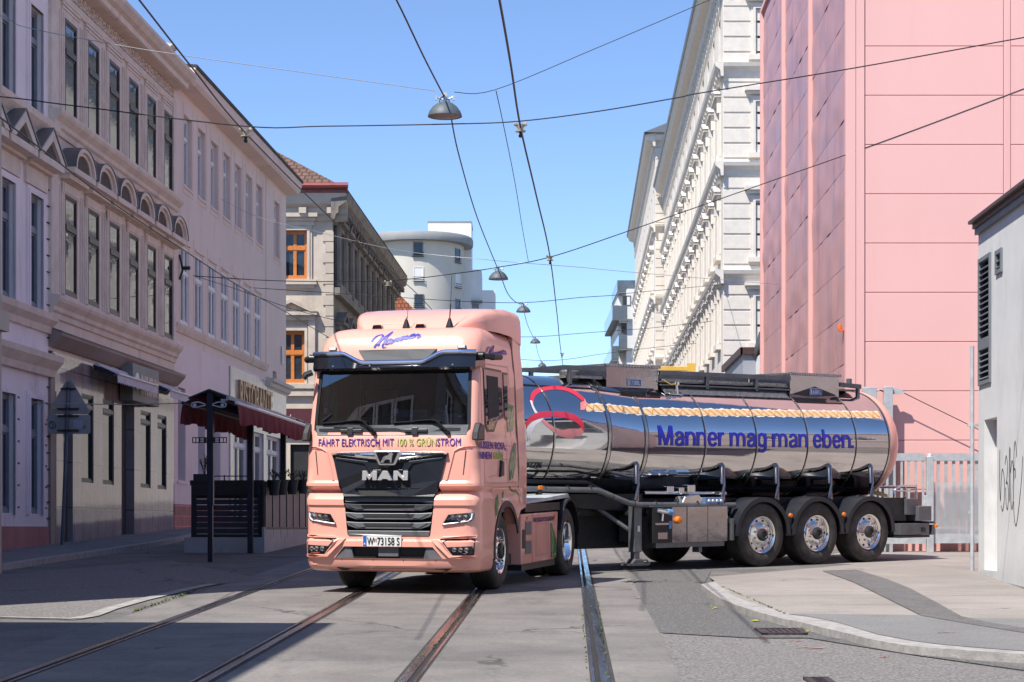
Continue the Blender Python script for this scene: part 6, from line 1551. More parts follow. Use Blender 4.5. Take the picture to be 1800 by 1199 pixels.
    mb = MB(); mb.box(so[0] - .002, so[1] + .004 * s_ if s_ > 0 else so[1], 2.30, 2.46, .50, .76); mb.build('step_pad', m_blackpl, sk, bevel=.01)
    mb = MB()
    for a, b, c, d in ((3.05, 3.07, .38, .82), (3.75, 3.77, .38, .82), (3.05, 3.77, .37, .39), (3.05, 3.77, .81, .83), (2.84, 2.85, .29, .97)): mb.box(so[0] - .001, so[1] - .003, a, b, c, d)
    mb.build('flap_joints', m_seam, sk)
    mb = MB(); mb.box(so[0], so[1], 2.50, 2.57, .88, .93); mb.box(so[0], so[1], 4.10, 4.17, .88, .93); mb.build('side_marker', m_amber, sk)
    if s_ > 0:
        me = text_mesh('FÄHRT ELEKTRISCH MIT 100 % GRÜNSTROM', .085, .003, .001); a, b_ = width(me); text_obj('lettering', me, m_purple, sk, lambda x, y, z: (1.133, 2.90 + (x - a) * 1.2 / (b_ - a), .845 + y))
        mb = MB(); mb.poly([(1.134, 3.92, .30), (1.134, 4.22, .30), (1.134, 4.25, .55), (1.134, 3.98, .80), (1.134, 3.88, .82)]); mb.build('leaf', m_leafgreen, sk, recalc=False)
        mb = MB(); mb.poly([(1.1345, 4.0, .32), (1.1345, 4.02, .32), (1.1345, 4.06, .6), (1.1345, 3.93, .78), (1.1345, 4.03, .6)]); mb.build('leaf_vein', m_leafline, sk, recalc=False)
    mb = MB(); cy = 5.05
    prof = [(cy + .60 * math.cos(R(a)), .52 + .60 * math.sin(R(a))) for a in range(8, 176, 12)]
    for i in range(len(prof) - 1):
        (v0, w0), (v1, w1) = prof[i], prof[i + 1]; k = 1.05
        o0, o1 = (cy + (v0 - cy) * k, .52 + (w0 - .52) * k), (cy + (v1 - cy) * k, .52 + (w1 - .52) * k)
        mb.prism([(v0, w0), (v1, w1), o1, o0], 'x', min(s_ * .55, s_ * 1.15), max(s_ * .55, s_ * 1.15))
    mb.box(min(s_ * .6, s_ * 1.12), max(s_ * .6, s_ * 1.12), 2.5, 4.5, .99, 1.10); mb.build('mudguard', m_blackpl, tr)
    mb = MB(); mb.prism([(2.3, 1.0), (2.7, 1.13), (5.2, 1.22), (5.4, 1.10), (5.2, 1.16), (2.7, 1.10)], 'x', min(s_ * .45, s_ * 1.08), max(s_ * .45, s_ * 1.08)); mb.build('frame_cover', m_galv, tr)
# leaves, lettering on the near cab side
def leaf(pts, vein, name='leaf'):
    mb = MB(); sq(mb, pts, 1, .006); o = mb.build(name, m_leafgreen, tr, recalc=False)
    mb = MB(); sq(mb, vein, 1, .008); mb.build('leaf_vein', m_leafline, o, recalc=False)
leaf([(1.52, 1.42), (1.72, 1.46), (1.86, 1.62), (1.94, 1.92), (1.84, 1.92), (1.66, 1.80), (1.53, 1.62)], [(1.60, 1.44), (1.63, 1.44), (1.88, 1.84), (1.86, 1.84)])
leaf([(1.55, 2.06), (1.80, 2.08), (1.93, 2.2), (1.90, 2.42), (1.62, 2.44), (1.55, 2.3)], [(1.6, 2.1), (1.63, 2.1), (1.86, 2.38), (1.83, 2.38)])
mb = MB()
for P in ([(.86, .96), (.96, 1.0), (1.02, 1.13), (.97, 1.26), (.86, 1.20), (.82, 1.08)], [(1.16, 1.14), (1.22, 1.17), (1.26, 1.30), (1.18, 1.27)]): mb.poly([(1.1585, v, w) for v, w in P])
lf = mb.build('leaf', m_leafgreen, tr, recalc=False)
mb = MB(); ribbon(mb, [(1.5, 1.40), (1.62, 1.30), (1.85, 1.28), (2.0, 1.24), (2.1, 1.12)], .03, lambda x, y, z: (1.1587, x, y)); ribbon(mb, [(.88, .97), (.93, 1.1), (.93, 1.24)], .012, lambda x, y, z: (1.1592, x, y)); mb.build('leaf_stem', m_leafgreen, lf, recalc=False)
for txt, m_, v0, w0, L_ in (('AUSSEN ROSA,', m_purple, .02, 1.83, 1.30), ('INNEN', m_purple, .02, 1.70, .60), ('GRÜN', m_green, .70, 1.70, .46)):
    me = text_mesh(txt, .13, .003, .001); a, b_ = width(me); L__ = L_
    text_obj('side_lettering', me, m_, tr, lambda x, y, z: (side_u(w0 + y) + .006 + z, v0 + .08 + (x - a) * L__ / (b_ - a), w0 + y), cuts=None)
MAN = [[(0, .28), (.03, .40), (.14, .55), (.26, .60), (.33, .54), (.28, .40), (.20, .25), (.10, .02)], [(.36, .52), (.28, .30), (.22, .10)], [(.28, .28), (.42, .50), (.60, .74)], [(.60, .74), (.46, .42), (.38, .14), (.40, .02), (.50, .04)],
       [(.66, .38), (.58, .40), (.48, .26), (.47, .17), (.54, .18), (.66, .38)], [(.68, .40), (.62, .22), (.66, .20), (.76, .34)], [(.78, .44), (.72, .24)], [(.72, .26), (.82, .42), (.87, .44), (.86, .38), (.81, .28), (.84, .26)], [(.84, .26), (.95, .46), (.99, .48), (.98, .42), (.93, .32), (.97, .30), (1.04, .40)],
       [(1.05, .52), (.99, .33)], [(.99, .34), (1.08, .50), (1.13, .52), (1.12, .46), (1.08, .37), (1.12, .36), (1.20, .46)], [(1.20, .46), (1.30, .52), (1.35, .58), (1.30, .61), (1.22, .52), (1.20, .42), (1.26, .38), (1.36, .45)], [(1.36, .45), (1.44, .60), (1.46, .56), (1.52, .56), (1.47, .44), (1.49, .40), (1.58, .48)]]
mb = MB()
for st in MAN: ribbon(mb, st, lambda t, d: .032 + .040 * abs(d.y * .9 - d.x * .2), lambda x, y, z: (-.335 + x * .41, front_v(-.3 + x * .40, 3.11 + y * .29) - .008, 3.11 + y * .29), nn=6)
mb.build('script_logo', m_logo_blue, tr, recalc=False)
mb = MB()
for st in MAN: ribbon(mb, st, lambda t, d: .035 + .03 * abs(d.y), lambda x, y, z: (side_u(2.98 + y * .26) + .012, .75 + x * .62, 2.98 + y * .26), nn=6)
mb.build('script_logo', m_purple, tr, recalc=False)
parts_ = [('FÄHRT ELEKTRISCH MIT ', m_purple), ('100 % GRÜN', m_green), ('STROM', m_purple)]
full = text_mesh('FÄHRT ELEKTRISCH MIT 100 % GRÜNSTROM', .135, .0005); fa, fb = width(full); U0, UL = -.955, 1.88
pos = fa
for i, (tx, m_) in enumerate(parts_):
    pre = ''.join(p[0] for p in parts_[:i + 1]); mp_ = text_mesh(pre, .135, .0005); e = width(mp_)[1]
    me = text_mesh(tx, .135, .0005, .001); a, b_ = width(me); st = e - (b_ - a)
    text_obj('front_lettering', me, m_, tr, lambda x, y, z: ((lambda u: (u, front_v(u, 1.87 + y) - .008 - z, 1.862 + y))(U0 + (st + (x - a) - fa) * UL / (fb - fa))))
# --- wheels
def wheel(parent, loc, side, r=.505, w=.30, dual=False, rimr=.30, deep=False, name='wheel'):
    "rim with tyre and hub as sub-parts; side = +1 when the outer face looks along +axis; axis is local x"
    key = ('w', r, w, rimr, deep)
    if key not in WCACHE:
        mb = MB(); T = [(rimr, -.02), (rimr + .02, -.005), (rimr + .05, .012), (r * .80, .018), (r * .90, .010), (r * .97, -.012), (r * .995, -.035), (r, -.06), (r, -w * .5)]
        T = T + [(q, -w - h) for q, h in T[::-1][1:]]
        mb.lathe(T, (0, 0, 0), 'x', 56)
        for k in range(4):
            x = -.06 - (w - .12) * (k + .5) / 4
            mb.lathe([(r + .0015, x - .006), (r + .0015, x + .006)], (0, 0, 0), 'x', 56, 1)
        o = mb.build('tyre', [m_tyre, m_dark], smooth=True, angle=50); mt = o.data; bpy.data.objects.remove(o)
        mb = MB()
        prof = [(rimr + .012, -.005), (rimr + .004, .004), (rimr - .012, -.004), (rimr - .03, -.03), (rimr - .04, -.055), (rimr - .07, -.06), (rimr - .10, -.045), (.165, -.01), (.10, -.0)] if not deep else [(rimr + .012, -.005), (rimr + .004, .004), (rimr - .012, -.004), (rimr - .03, -.04), (rimr - .045, -.13), (rimr - .10, -.15), (.14, -.12), (.10, -.10)]
        mb.lathe(prof, (0, 0, 0), 'x', 48)
        for k in range(10):
            a = 6.2832 * (k + .5) / 10
            xb = -.02 if not deep else -.13
            mb.lathe([(.0, xb + .045), (.012, xb + .045), (.017, xb + .02), (.017, xb)], (0, .168 * math.cos(a), .168 * math.sin(a)), 'x', 8)
        o = mb.build('wheel', [m_alum], smooth=True, angle=40); mr = o.data; bpy.data.objects.remove(o)
        mb = MB()
        xb = .0 if not deep else -.11
        mb.lathe([(.105, xb - .005), (.105, xb + .03), (.085, xb + .045), (.06, xb + .05), (.05, xb + .03), (.0, xb + .03)], (0, 0, 0), 'x', 24)
        for k in range(10):
            a = 6.2832 * k / 10; rr = rimr - .062
            mb.lathe([(0, -.048 if not deep else -.135), (.018, -.048 if not deep else -.135)], (0, rr * math.cos(a), rr * math.sin(a)), 'x', 10)
        o = mb.build('hub', m_hub, smooth=True, angle=40); mh = o.data; bpy.data.objects.remove(o)
        WCACHE[key] = (mt, mr, mh)
    mt, mr, mh = WCACHE[key]
    o = inst(name, mr, parent, loc, 0 if side > 0 else math.pi); inst('tyre', mt, o, (0, 0, 0)); inst('hub', mh, o, (0, 0, 0)); return o
for s_ in (-1, 1):
    o = wheel(tr, (s_ * 1.06, 1.42, .505), s_, .505, .31); o.rotation_euler.z += R(2)
    wheel(tr, (s_ * 1.10, 5.05, .505), s_, .505, .28, deep=True); wheel(tr, (s_ * .78, 5.05, .505), s_, .505, .28, deep=True)
mb = MB(); mb.tube([(-.9, 1.42, .5), (.9, 1.42, .5)], .09, 10); mb.tube([(-.9, 5.05, .5), (.9, 5.05, .5)], .12, 10); mb.build('axle', m_blackpl, tr)
mb = MB(); mb.lathe([(.0, .0), (.45, .0), (.45, .06), (0, .06)], (0, 5.05, 1.12), 'z', 24); mb.build('fifth_wheel', m_blackpl, tr)
# --- cab interior
mb = MB(); mb.box(-1.0, 1.0, .30, .78, 1.6, 2.10); mb.prism([(.28, 2.08), (.80, 2.08), (.78, 2.20), (.60, 2.24), (.34, 2.14)], 'x', -1.0, 1.0); mb.box(-.2, .3, .66, .80, 2.16, 2.33); mb.build('dashboard', m_dash, tr, bevel=.02)
mb = MB(); mb.box(.36, 1.0, .66, .80, 2.2, 2.28); mb.build('instrument_hood', m_dash, tr, bevel=.03)
mb = MB(); mb.poly([(-1.05, 1.94, 1.5), (1.05, 1.94, 1.5), (1.03, 1.94, 3.2), (-1.03, 1.94, 3.2)]); mb.poly([(-1.05, .4, 1.5), (1.05, .4, 1.5), (1.05, 1.94, 1.5), (-1.05, 1.94, 1.5)]); mb.poly([(-1.03, .45, 2.98), (1.03, .45, 2.98), (1.0, 1.94, 3.1), (-1.0, 1.94, 3.1)]); mb.build('cab_lining', m_seat, tr)
for s_ in (-1, 1):
    mb = MB()
    for k in range(6): mb.tube([(s_ * 1.02, .5 + .07 * k, 2.1), (s_ * 1.0, .5 + .07 * k, 2.9)], .035, 6)
    mb.build('curtain', m_curt, tr)
    mb = MB(); cx = s_ * .60; mb.box(cx - .25, cx + .25, 1.0, 1.5, 1.85, 2.0); mb.box(cx - .25, cx + .25, 1.45, 1.6, 1.95, 2.62); mb.box(cx - .15, cx + .15, 1.47, 1.58, 2.66, 2.88); mb.build('seat', m_seat, tr, bevel=.04)
mb = MB(); sc_ = Vector((.66, .80, 2.26)); ax = Vector((0, .72, .69)); e1 = Vector((1, 0, 0)); e2 = ax.cross(e1)
mb.tube([sc_ + e1 * .23 * math.cos(6.2832 * k / 28) + e2 * .23 * math.sin(6.2832 * k / 28) for k in range(29)], .017, 8, caps=False)
for a in (0, 2.1, 4.2): mb.tube([sc_, sc_ + e1 * .22 * math.cos(a) + e2 * .22 * math.sin(a)], .02, 6)
mb.lathe([(0, -.03), (.07, -.02), (.07, .02), (0, .03)], sc_, 'y', 14); mb.build('steering_wheel', m_blackpl, tr, smooth=True)
# --- driver, one skinned figure
def skin_fig(name, joints, edges, m, parent_m, levels=2):
    me = bpy.data.meshes.new(name); me.from_pydata([j[0] for j in joints], edges, []); me.materials.append(m)
    o = bpy.data.objects.new(name, me); COL.objects.link(o)
    sk_ = o.modifiers.new('skin', 'SKIN')
    for i, j in enumerate(joints):
        d = me.skin_vertices[0].data[i]; r_ = j[1]; d.radius = (r_, r_) if not isinstance(r_, tuple) else r_; d.use_root = (i == 0)
    ss = o.modifiers.new('sub', 'SUBSURF'); ss.levels = levels; ss.render_levels = levels
    return o
J = [((.62, 1.30, 2.04), (.17, .13)), ((.62, 1.34, 2.22), (.15, .11)), ((.62, 1.33, 2.42), (.18, .12)), ((.62, 1.30, 2.53), (.09, .08)), ((.62, 1.28, 2.60), .055), ((.62, 1.24, 2.70), (.078, .092)), ((.62, 1.235, 2.80), (.075, .09)),
     ((.80, 1.30, 2.47), .065), ((.88, 1.12, 2.28), .05), ((.85, .92, 2.36), .038), ((.84, .86, 2.385), .028),
     ((.44, 1.30, 2.47), .065), ((.36, 1.10, 2.26), .05), ((.43, .90, 2.30), .038), ((.45, .84, 2.315), .028),
     ((.74, 1.00, 2.02), .095), ((.74, .78, 1.75), .06), ((.50, 1.00, 2.02), .095), ((.50, .78, 1.75), .06)]
E = [(0, 1), (1, 2), (2, 3), (3, 4), (4, 5), (5, 6), (2, 7), (7, 8), (8, 9), (9, 10), (2, 11), (11, 12), (12, 13), (13, 14), (0, 15), (15, 16), (0, 17), (17, 18)]
# fingers wrapped over the rim, four and a thumb on each hand
for wrist, cx in ((10, .84), (14, .45)):
    w0 = Vector(J[wrist][0])
    for k, (dx, ln) in enumerate(((-.033, .92), (-.011, 1.0), (.011, .96), (.033, .8))):
        b = len(J); up_ = Vector((dx, -.035, .030)); J.append((tuple(w0 + up_), .010)); J.append((tuple(w0 + Vector((dx, -.068 * ln, .022))), .0095)); J.append((tuple(w0 + Vector((dx, -.075 * ln, -.012))), .0085)); J.append((tuple(w0 + Vector((dx, -.05, -.03))), .0075))
        E += [(wrist, b), (b, b + 1), (b + 1, b + 2), (b + 2, b + 3)]
    b = len(J); s_ = 1 if wrist == 14 else -1
    J.append((tuple(w0 + Vector((.035 * s_, -.015, -.005))), .011)); J.append((tuple(w0 + Vector((.042 * s_, -.045, -.018))), .009)); E += [(wrist, b), (b, b + 1)]
dr = skin_fig('person', J, E, m_skin, tr)
dr.matrix_basis = tr.matrix_basis.copy()
tag(dr, 'driver with both hands on the steering wheel behind the windscreen', 'person')
mb = MB()
def limb(a, b, r0, r1): mb.tube([Vector(J[a][0]), Vector(J[b][0])], r0, 12, r2=r1)
mb.lathe([(.0, 2.56), (.085, 2.555), (.215, 2.49), (.225, 2.40), (.19, 2.22), (.20, 2.0), (0, 2.0)], (.62, 1.32, 0), 'z', 20)
limb(7, 8, .078, .062); limb(8, 9, .062, .05); limb(11, 12, .078, .062); limb(12, 13, .062, .05); limb(0, 15, .12, .11); limb(15, 16, .11, .075); limb(0, 17, .12, .11); limb(17, 18, .11, .075)
mb.build('clothing', m_shirt, dr, smooth=True)
mb = MB(); mb.lathe([(.0, .10), (.05, .095), (.09, .05), (.098, .0), (.09, -.04)], (.62, 1.26, 2.79), 'z', 16); mb.build('hair', m_blackpl, dr, smooth=True)
# ================================================================== tank trailer
m_mirror = mat('tank_steel', (.66, .655, .66), .045, 1.0, .05, .7, .05, 1.5, bdist=.05)
m_mirror2 = mat('stainless_sheet', (.60, .59, .60), .10, 1.0, .05, 2, .10, 1.6, bdist=.06)
m_strut = mat('strut_steel', (.26, .26, .265), .2, 1.0, .1, 8)
m_band = mat('tank_band', (.55, .54, .53), .2, 1.0, .1, 8)
m_tread = mat('tread_plate', (.30, .30, .305), .4, .8, .4, 26, .6, 60)
m_guard = mat('mudguard_black', (.020, .022, .028), .30, 0, .2, 3, .04, 90)
m_frame_dk = mat('frame_dark', (.022, .022, .024), .55, .2, .3, 6)
m_frame_gr = mat('frame_grey', (.16, .165, .175), .5, .6, .15, 6)
m_red_rib = mat('ribbon_red', (.62, .03, .06), .35, 0, .08, 3, coat=.6)
m_pink_rib = mat('ribbon_pink', (.74, .24, .23), .35, 0, .06, 3, coat=.6)
m_white_rib = mat('ribbon_white', (.78, .74, .74), .4, 0, .05, 3, coat=.4)
m_wafer = mat('wafer_print', (.82, .55, .28), .45, 0, .10, 14, coat=.4)
m_wafer_dk = mat('wafer_print_dark', (.62, .25, .07), .45, 0, .15, 14, coat=.4)
m_cream_p = mat('cream_print', (.82, .76, .66), .45, 0, .05, 10, coat=.4)
m_text_blue = mat('tank_lettering_blue', (.012, .018, .42), .4, 0, .03, 3, coat=.3)
TO = Vector((3.30, 32.47, gz(32.47))); TA = 38.75
tk = thing('tank_trailer', TO, 'mirror polished tank trailer with waffle stripe and blue lettering on three axles', 'tank trailer')
tk.rotation_euler = (Matrix.Rotation(math.atan(SLOPE), 4, 'X') @ Matrix.Rotation(R(TA), 4, 'Z')).to_euler()
ZC, RT = 2.035, .95
def axis_z(x):
    "tank centre line: the front section sits a little higher"
    if x < -3.06: return ZC + .05
    if x < -2.29: return ZC + .05 * (-2.29 - x) / .77
    return ZC
def rad(x): return RT
def tp_(x, th, out=0.0):
    r = rad(x) + out; a = R(th); return Vector((x, -r * math.cos(a), axis_z(x) + r * math.sin(a)))
# camera position in trailer space, used to read print positions on the shell off the photograph
MI = tk.matrix_basis.inverted(); camL = MI @ Vector((0, 0, CAMZ))
def on_tank(px, py):
    "x and angle on the shell of a photographed print mark"
    d = (MI.to_3x3() @ Vector(((px - CXP) / FOC, 1, (HYP - py) / FOC)))
    zc = ZC + .05 if px < 1085 else ZC
    oy, oz = camL.y, camL.z - zc; a = d.y ** 2 + d.z ** 2; b = 2 * (oy * d.y + oz * d.z); c = oy * oy + oz * oz - RT * RT
    t = (-b - math.sqrt(max(0, b * b - 4 * a * c))) / (2 * a); p = camL + d * t
    return p.x, math.degrees(math.atan2(p.z - zc, -p.y))
mb = MB(); xs = [-5.9, -5.0, -4.17, -3.06, -2.29, -1.65, -1.0, -.4, .17, .8, 1.4, 2.0, 2.62, 3.1, 3.53]; rows = []
NT = 96
for x in xs: rows.append([(x, -rad(x) * math.cos(6.28319 * k / NT), axis_z(x) + rad(x) * math.sin(6.28319 * k / NT)) for k in range(NT + 1)])
mb.grid(rows); shell = mb.build('tank', m_mirror, tk, smooth=True, weld=True, angle=60)
mb = MB(); mb.lathe([(RT, -5.9), (RT * .97, -6.02), (RT * .8, -6.15), (RT * .4, -6.24), (0, -6.26)], (0, 0, ZC + .05), 'x', 64); mb.build('front_head', m_mirror, tk, smooth=True)
mb = MB(); mb.lathe([(RT + .008, 3.50), (RT + .012, 3.52), (RT + .012, 3.60), (RT * .985, 3.70), (RT * .92, 3.80), (RT * .78, 3.89), (RT * .5, 3.96), (0, 3.99)], (0, 0, ZC), 'x', 72); mb.build('rear_head', m_pink, tk, smooth=True)
for x, wd in ((-5.2, .012), (-4.17, .012), (-3.06, .03), (-2.29, .03), (-1.0, .012), (.17, .012), (1.40, .012), (2.62, .012), (3.49, .02)):
    mb = MB(); zc = axis_z(x)
    mb.lathe([(RT - .002, x - wd), (RT + .010, x - wd * .9), (RT + .012, x), (RT + .010, x + wd * .9), (RT - .002, x + wd)], (0, 0, zc), 'x', 72)
    mb.lathe([(RT + .003, x - wd - .016), (RT + .003, x - wd - .003)], (0, 0, zc), 'x', 72, 1)
    if wd > .015: mb.lathe([(RT + .003, x + wd + .003), (RT + .003, x + wd + .018)], (0, 0, zc), 'x', 72, 1)
    mb.build('tank_band', [m_band, m_frame_dk], tk, smooth=True)
# printed decoration
def shell_poly(mb, pix, out, mi=0):
    pts = [on_tank(*p) for p in pix]; mb.poly([tp_(x, th, out) for x, th in pts], mi)
def band_px(outer, inner, m, name, out=.004, n=6):
    A = spline([(p[0], p[1], 0) for p in outer], n); B = spline([(p[0], p[1], 0) for p in inner], n)
    mb = MB(); K = 60
    def at(P, t):
        f = t * (len(P) - 1); i = min(int(f), len(P) - 2); return P[i].lerp(P[i + 1], f - i)
    prev = None
    for k in range(K + 1):
        a, b = at(A, k / K), at(B, k / K); q = []
        for s_ in range(4):
            p = a.lerp(b, s_ / 3); x, th = on_tank(p.x, p.y); q.append(mb.add(tp_(x, th, out)))
        if prev:
            for s_ in range(3): mb.face((prev[s_], q[s_], q[s_ + 1], prev[s_ + 1]))
        prev = q
    return mb.build(name, m, tk, recalc=False)
def c4(L): return [(900 + x / 4.2825, 620 + y / 4.2825) for x, y in L]
band_px(c4([(135, 372), (138, 325), (158, 290), (205, 266), (300, 252), (390, 257), (468, 284), (520, 322), (548, 350)]), c4([(160, 392), (165, 345), (185, 315), (225, 294), (300, 280), (388, 285), (455, 310), (505, 345), (530, 368)]), m_red_rib, 'ribbon', .004)
band_px(c4([(133, 360), (150, 410), (166, 445), (172, 456)]), c4([(150, 362), (160, 398), (180, 436), (196, 455)]), m_white_rib, 'ribbon_edge', .0045)
mb = MB(); shell_poly(mb, c4([(513, 376), (540, 366), (546, 345), (556, 372), (572, 384), (556, 412), (545, 432), (513, 433)]), .006); mb.build('ribbon_tab', m_pink_rib, tk, recalc=False)
band_px(c4([(104, 520), (125, 490), (165, 462), (235, 443), (330, 440), (430, 453), (500, 484), (536, 525), (542, 588)]), c4([(106, 575), (125, 540), (170, 508), (235, 488), (310, 482), (400, 494), (465, 518), (510, 552), (536, 592)]), m_red_rib, 'ribbon', .005)
band_px(c4([(104, 575), (140, 530), (185, 505), (238, 492)]), c4([(120, 672), (140, 610), (175, 545), (222, 512)]), m_white_rib, 'ribbon_edge', .0035)
band_px(c4([(238, 500), (300, 550), (370, 580), (440, 572), (500, 572), (524, 562), (538, 585)]), c4([(216, 508), (280, 572), (350, 622), (445, 648), (475, 630), (515, 628), (541, 590)]), m_pink_rib, 'ribbon_fold', .0038)
# waffle stripe
x0_, t0_ = on_tank(1029, 716); x1_, t1_ = on_tank(1546, 729)
def st(x): return t0_ + (t1_ - t0_) * (x - x0_) / (x1_ - x0_)
HW = 3.7
mb = MB(); N = 260
for i in range(N):
    a, b = x0_ + (x1_ - x0_) * i / N, x0_ + (x1_ - x0_) * (i + 1) / N
    e = lambda x, s_: st(x) + s_ * (HW + .55 + .5 * math.sin(x * 23) + .35 * math.sin(x * 51 + s_))
    mb.poly([tp_(a, e(a, -1), .003), tp_(b, e(b, -1), .003), tp_(b, e(b, 1), .003), tp_(a, e(a, 1), .003)])
ws_ = mb.build('waffle_stripe', m_cream_p, tk, recalc=False)
mb = MB()
for i in range(N):
    a, b = x0_ + (x1_ - x0_) * i / N, x0_ + (x1_ - x0_) * (i + 1) / N
    e = lambda x, s_: st(x) + s_ * (HW - .5 + .35 * math.sin(x * 19 + 2 * s_))
    mb.poly([tp_(a, e(a, -1), .005), tp_(b, e(b, -1), .005), tp_(b, e(b, 1), .005), tp_(a, e(a, 1), .005)])
mb.build('waffle_fill', m_wafer, ws_, recalc=False)
mb = MB(); pitch = .155; n = int((x1_ - x0_) / pitch)
for k in range(n):
    x = x0_ + pitch * (k + .15)
    for q in range(4):
        ta, tb = HW * (.8 - .42 * q), HW * (.8 - .42 * (q + 1)); xa, xb = x + .027 * q, x + .027 * (q + 1)
        mb.poly([tp_(xa, st(xa) + ta, .007), tp_(xa + .034, st(xa) + ta, .007), tp_(xb + .034, st(xb) + tb, .007), tp_(xb, st(xb) + tb, .007)])
    if k % 2 == 0:
        for q in range(3):
            ta, tb = HW * (-.8 + .4 * q), HW * (-.8 + .4 * (q + 1)); xa, xb = x + .10 + .016 * q, x + .10 + .016 * (q + 1)
            mb.poly([tp_(xa, st(xa) + ta, .0065), tp_(xa + .016, st(xa) + ta, .0065), tp_(xb + .016, st(xb) + tb, .0065), tp_(xb, st(xb) + tb, .0065)])
mb.build('waffle_grid', m_wafer_dk, ws_, recalc=False)
GL = {'n': (.82, [[(0, 0), (0, 1)], [(0, .55), (.07, .80), (.28, .92), (.48, .82), (.55, .60), (.55, 0)]]), 'm': (1.32, [[(0, 0), (0, 1)], [(0, .55), (.07, .80), (.25, .92), (.44, .82), (.50, .60), (.50, 0)], [(.50, .55), (.57, .80), (.76, .92), (.95, .82), (1.01, .60), (1.01, 0)]]),
 'a': (.80, [[(.03, .70), (.10, .86), (.27, .93), (.45, .85), (.51, .64), (.51, .2), (.54, 0)], [(.51, .52), (.30, .50), (.08, .40), (.02, .24), (.08, .10), (.24, .06), (.42, .14), (.51, .30)]]), 'e': (.80, [[(.03, .50), (.53, .50)], [(.545, .50), (.53, .70), (.43, .88), (.27, .93), (.10, .84), (.02, .60), (.02, .38), (.10, .15), (.28, .06), (.44, .12), (.53, .27)]]),
 'r': (.52, [[(0, 0), (0, 1)], [(0, .52), (.07, .78), (.20, .90), (.36, .90)]]), 'g': (.84, [[(.54, .49), (.49, .80), (.28, .93), (.08, .80), (.01, .49), (.08, .18), (.28, .06), (.48, .18), (.54, .49)], [(.55, 1), (.55, .1), (.54, -.15), (.44, -.29), (.27, -.32), (.10, -.27), (.03, -.14)]]),
 'b': (.82, [[(0, 0), (0, 1.4)], [(.01, .49), (.07, .80), (.28, .93), (.48, .80), (.55, .49), (.48, .18), (.28, .06), (.07, .18), (.01, .49)]]), 'M': (1.16, [[(0, 0), (0, 1.4)], [(.03, 1.4), (.43, .02)], [(.43, .02), (.83, 1.4)], [(.86, 1.4), (.86, 0)]]), '.': (.32, [[(0, 0), (0, .22)]]), ' ': (.36, [])}
xa, ta = on_tank(1160, 783); xb, tb = on_tank(1501, 788)
TXT = 'Manner mag man eben.'; TW = sum(GL[c][0] for c in TXT) - .2
mb = MB(); cx_ = 0.0; li = 0
for c in TXT:
    for sk_ in GL[c][1]:
        li += 1
        def fn(x, y, z):
            u = (cx_ + x) / TW; return tp_(xa + (xb - xa) * u, ta + (tb - ta) * u + y * 13.6, .005 + .0004 * (li % 4))
        ribbon(mb, sk_, .215, fn, nn=6 if len(sk_) > 2 else 10)
    cx_ += GL[c][0]
mb.build('lettering', m_text_blue, tk, recalc=False)
me = text_mesh('LEBENSMITTEL', .125, .004, 0, shear=.2); a, b_ = width(me); xe, te_ = on_tank(952, 822)
text_obj('lettering', me, m_blackpl, tk, lambda x, y, z: tp_(xe - (b_ - x) * .95, te_ + y * 60, .004))
mb = MB(); shell_poly(mb, [(1524, 862), (1545, 862), (1560, 868), (1560, 873), (1526, 866)], .016); mb.build('print_patch', mat('print_yellow', (.80, .48, .10), .4, 0, .1, 4), tk, recalc=False)
# --- top: dome boxes, catwalk
for xa, xb, lab in ((-2.72, -1.62, '17.000L'), (1.45, 2.68, '6.000 L')):
    mb = MB(); mb.box(xa, xb, -.48, .48, 2.86, 3.20); bx = mb.build('dome_box', m_mirror2, tk)
    mb = MB(); mb.box(xa - .03, xb + .03, -.52, .52, 3.20, 3.245); mb.build('dome_lid', m_tread, bx, bevel=.006)
    mb = MB()
    for k in range(int((xb - xa) / .06)): mb.lathe([(0, -.003), (.014, -.002), (.02, 0)], (xa + .05 + .06 * k, -.522, 3.222), 'y', 8)
    mb.build('lid_studs', m_band, bx)
    mb = MB(); mb.prism([(-.48, 2.88), (-.66, 2.74), (-.64, 2.72), (-.46, 2.84)], 'x', xa - .05, xb - .1)
    mb.build('splash_plate', m_gloss_black, bx)
    mb = MB(); mb.prism([(xa + .05, 2.88), ((xa + xb) / 2, 3.02), (xb - .05, 2.88)], 'y', -.484, -.479); mb.build('dark_triangle', m_guard, bx) if lab[0] == '6' else None
    cx = xa + (xb - xa) * (.53 if lab[0] != '6' else .52); zc = 2.96 if lab[0] != '6' else 2.93
    mb = MB(); mb.box(cx - .15, cx + .15, -.489, -.484, zc - .06, zc + .06); lb = mb.build('volume_label', m_lettwhite, bx)
    mb = MB(); mb.box(cx - .14, cx + .14, -.492, -.489, zc - .05, zc + .05); mb.build('label_field', m_plateblue, lb)
    me = text_mesh(lab, .10, .003, .0005); a, b_ = width(me); text_obj('label_text', me, m_lettwhite, lb, lambda x, y, z: (cx - .09 + (x - a) * .21 / (b_ - a), -.493 - z, zc - .034 + y))
    mb = MB(); mb.box(cx - .132, cx - .105, -.494, -.492, zc - .04, zc + .04); mb.build('label_mark', m_lettwhite, lb)
mb = MB()
for s_ in (-1, 1):
    y0_, y1_ = sorted((s_ * .47, s_ * .53)); mb.box(-1.6, 1.42, y0_, y1_, 3.10, 3.175); mb.box(-1.6, 1.42, y0_, y1_, 2.93, 2.955)
    for x in (-.55, .6): mb.box(x - .03, x + .03, y0_, y1_, 2.9, 3.10)
mb.build('catwalk_rail', m_frame_gr, tk, bevel=.004)
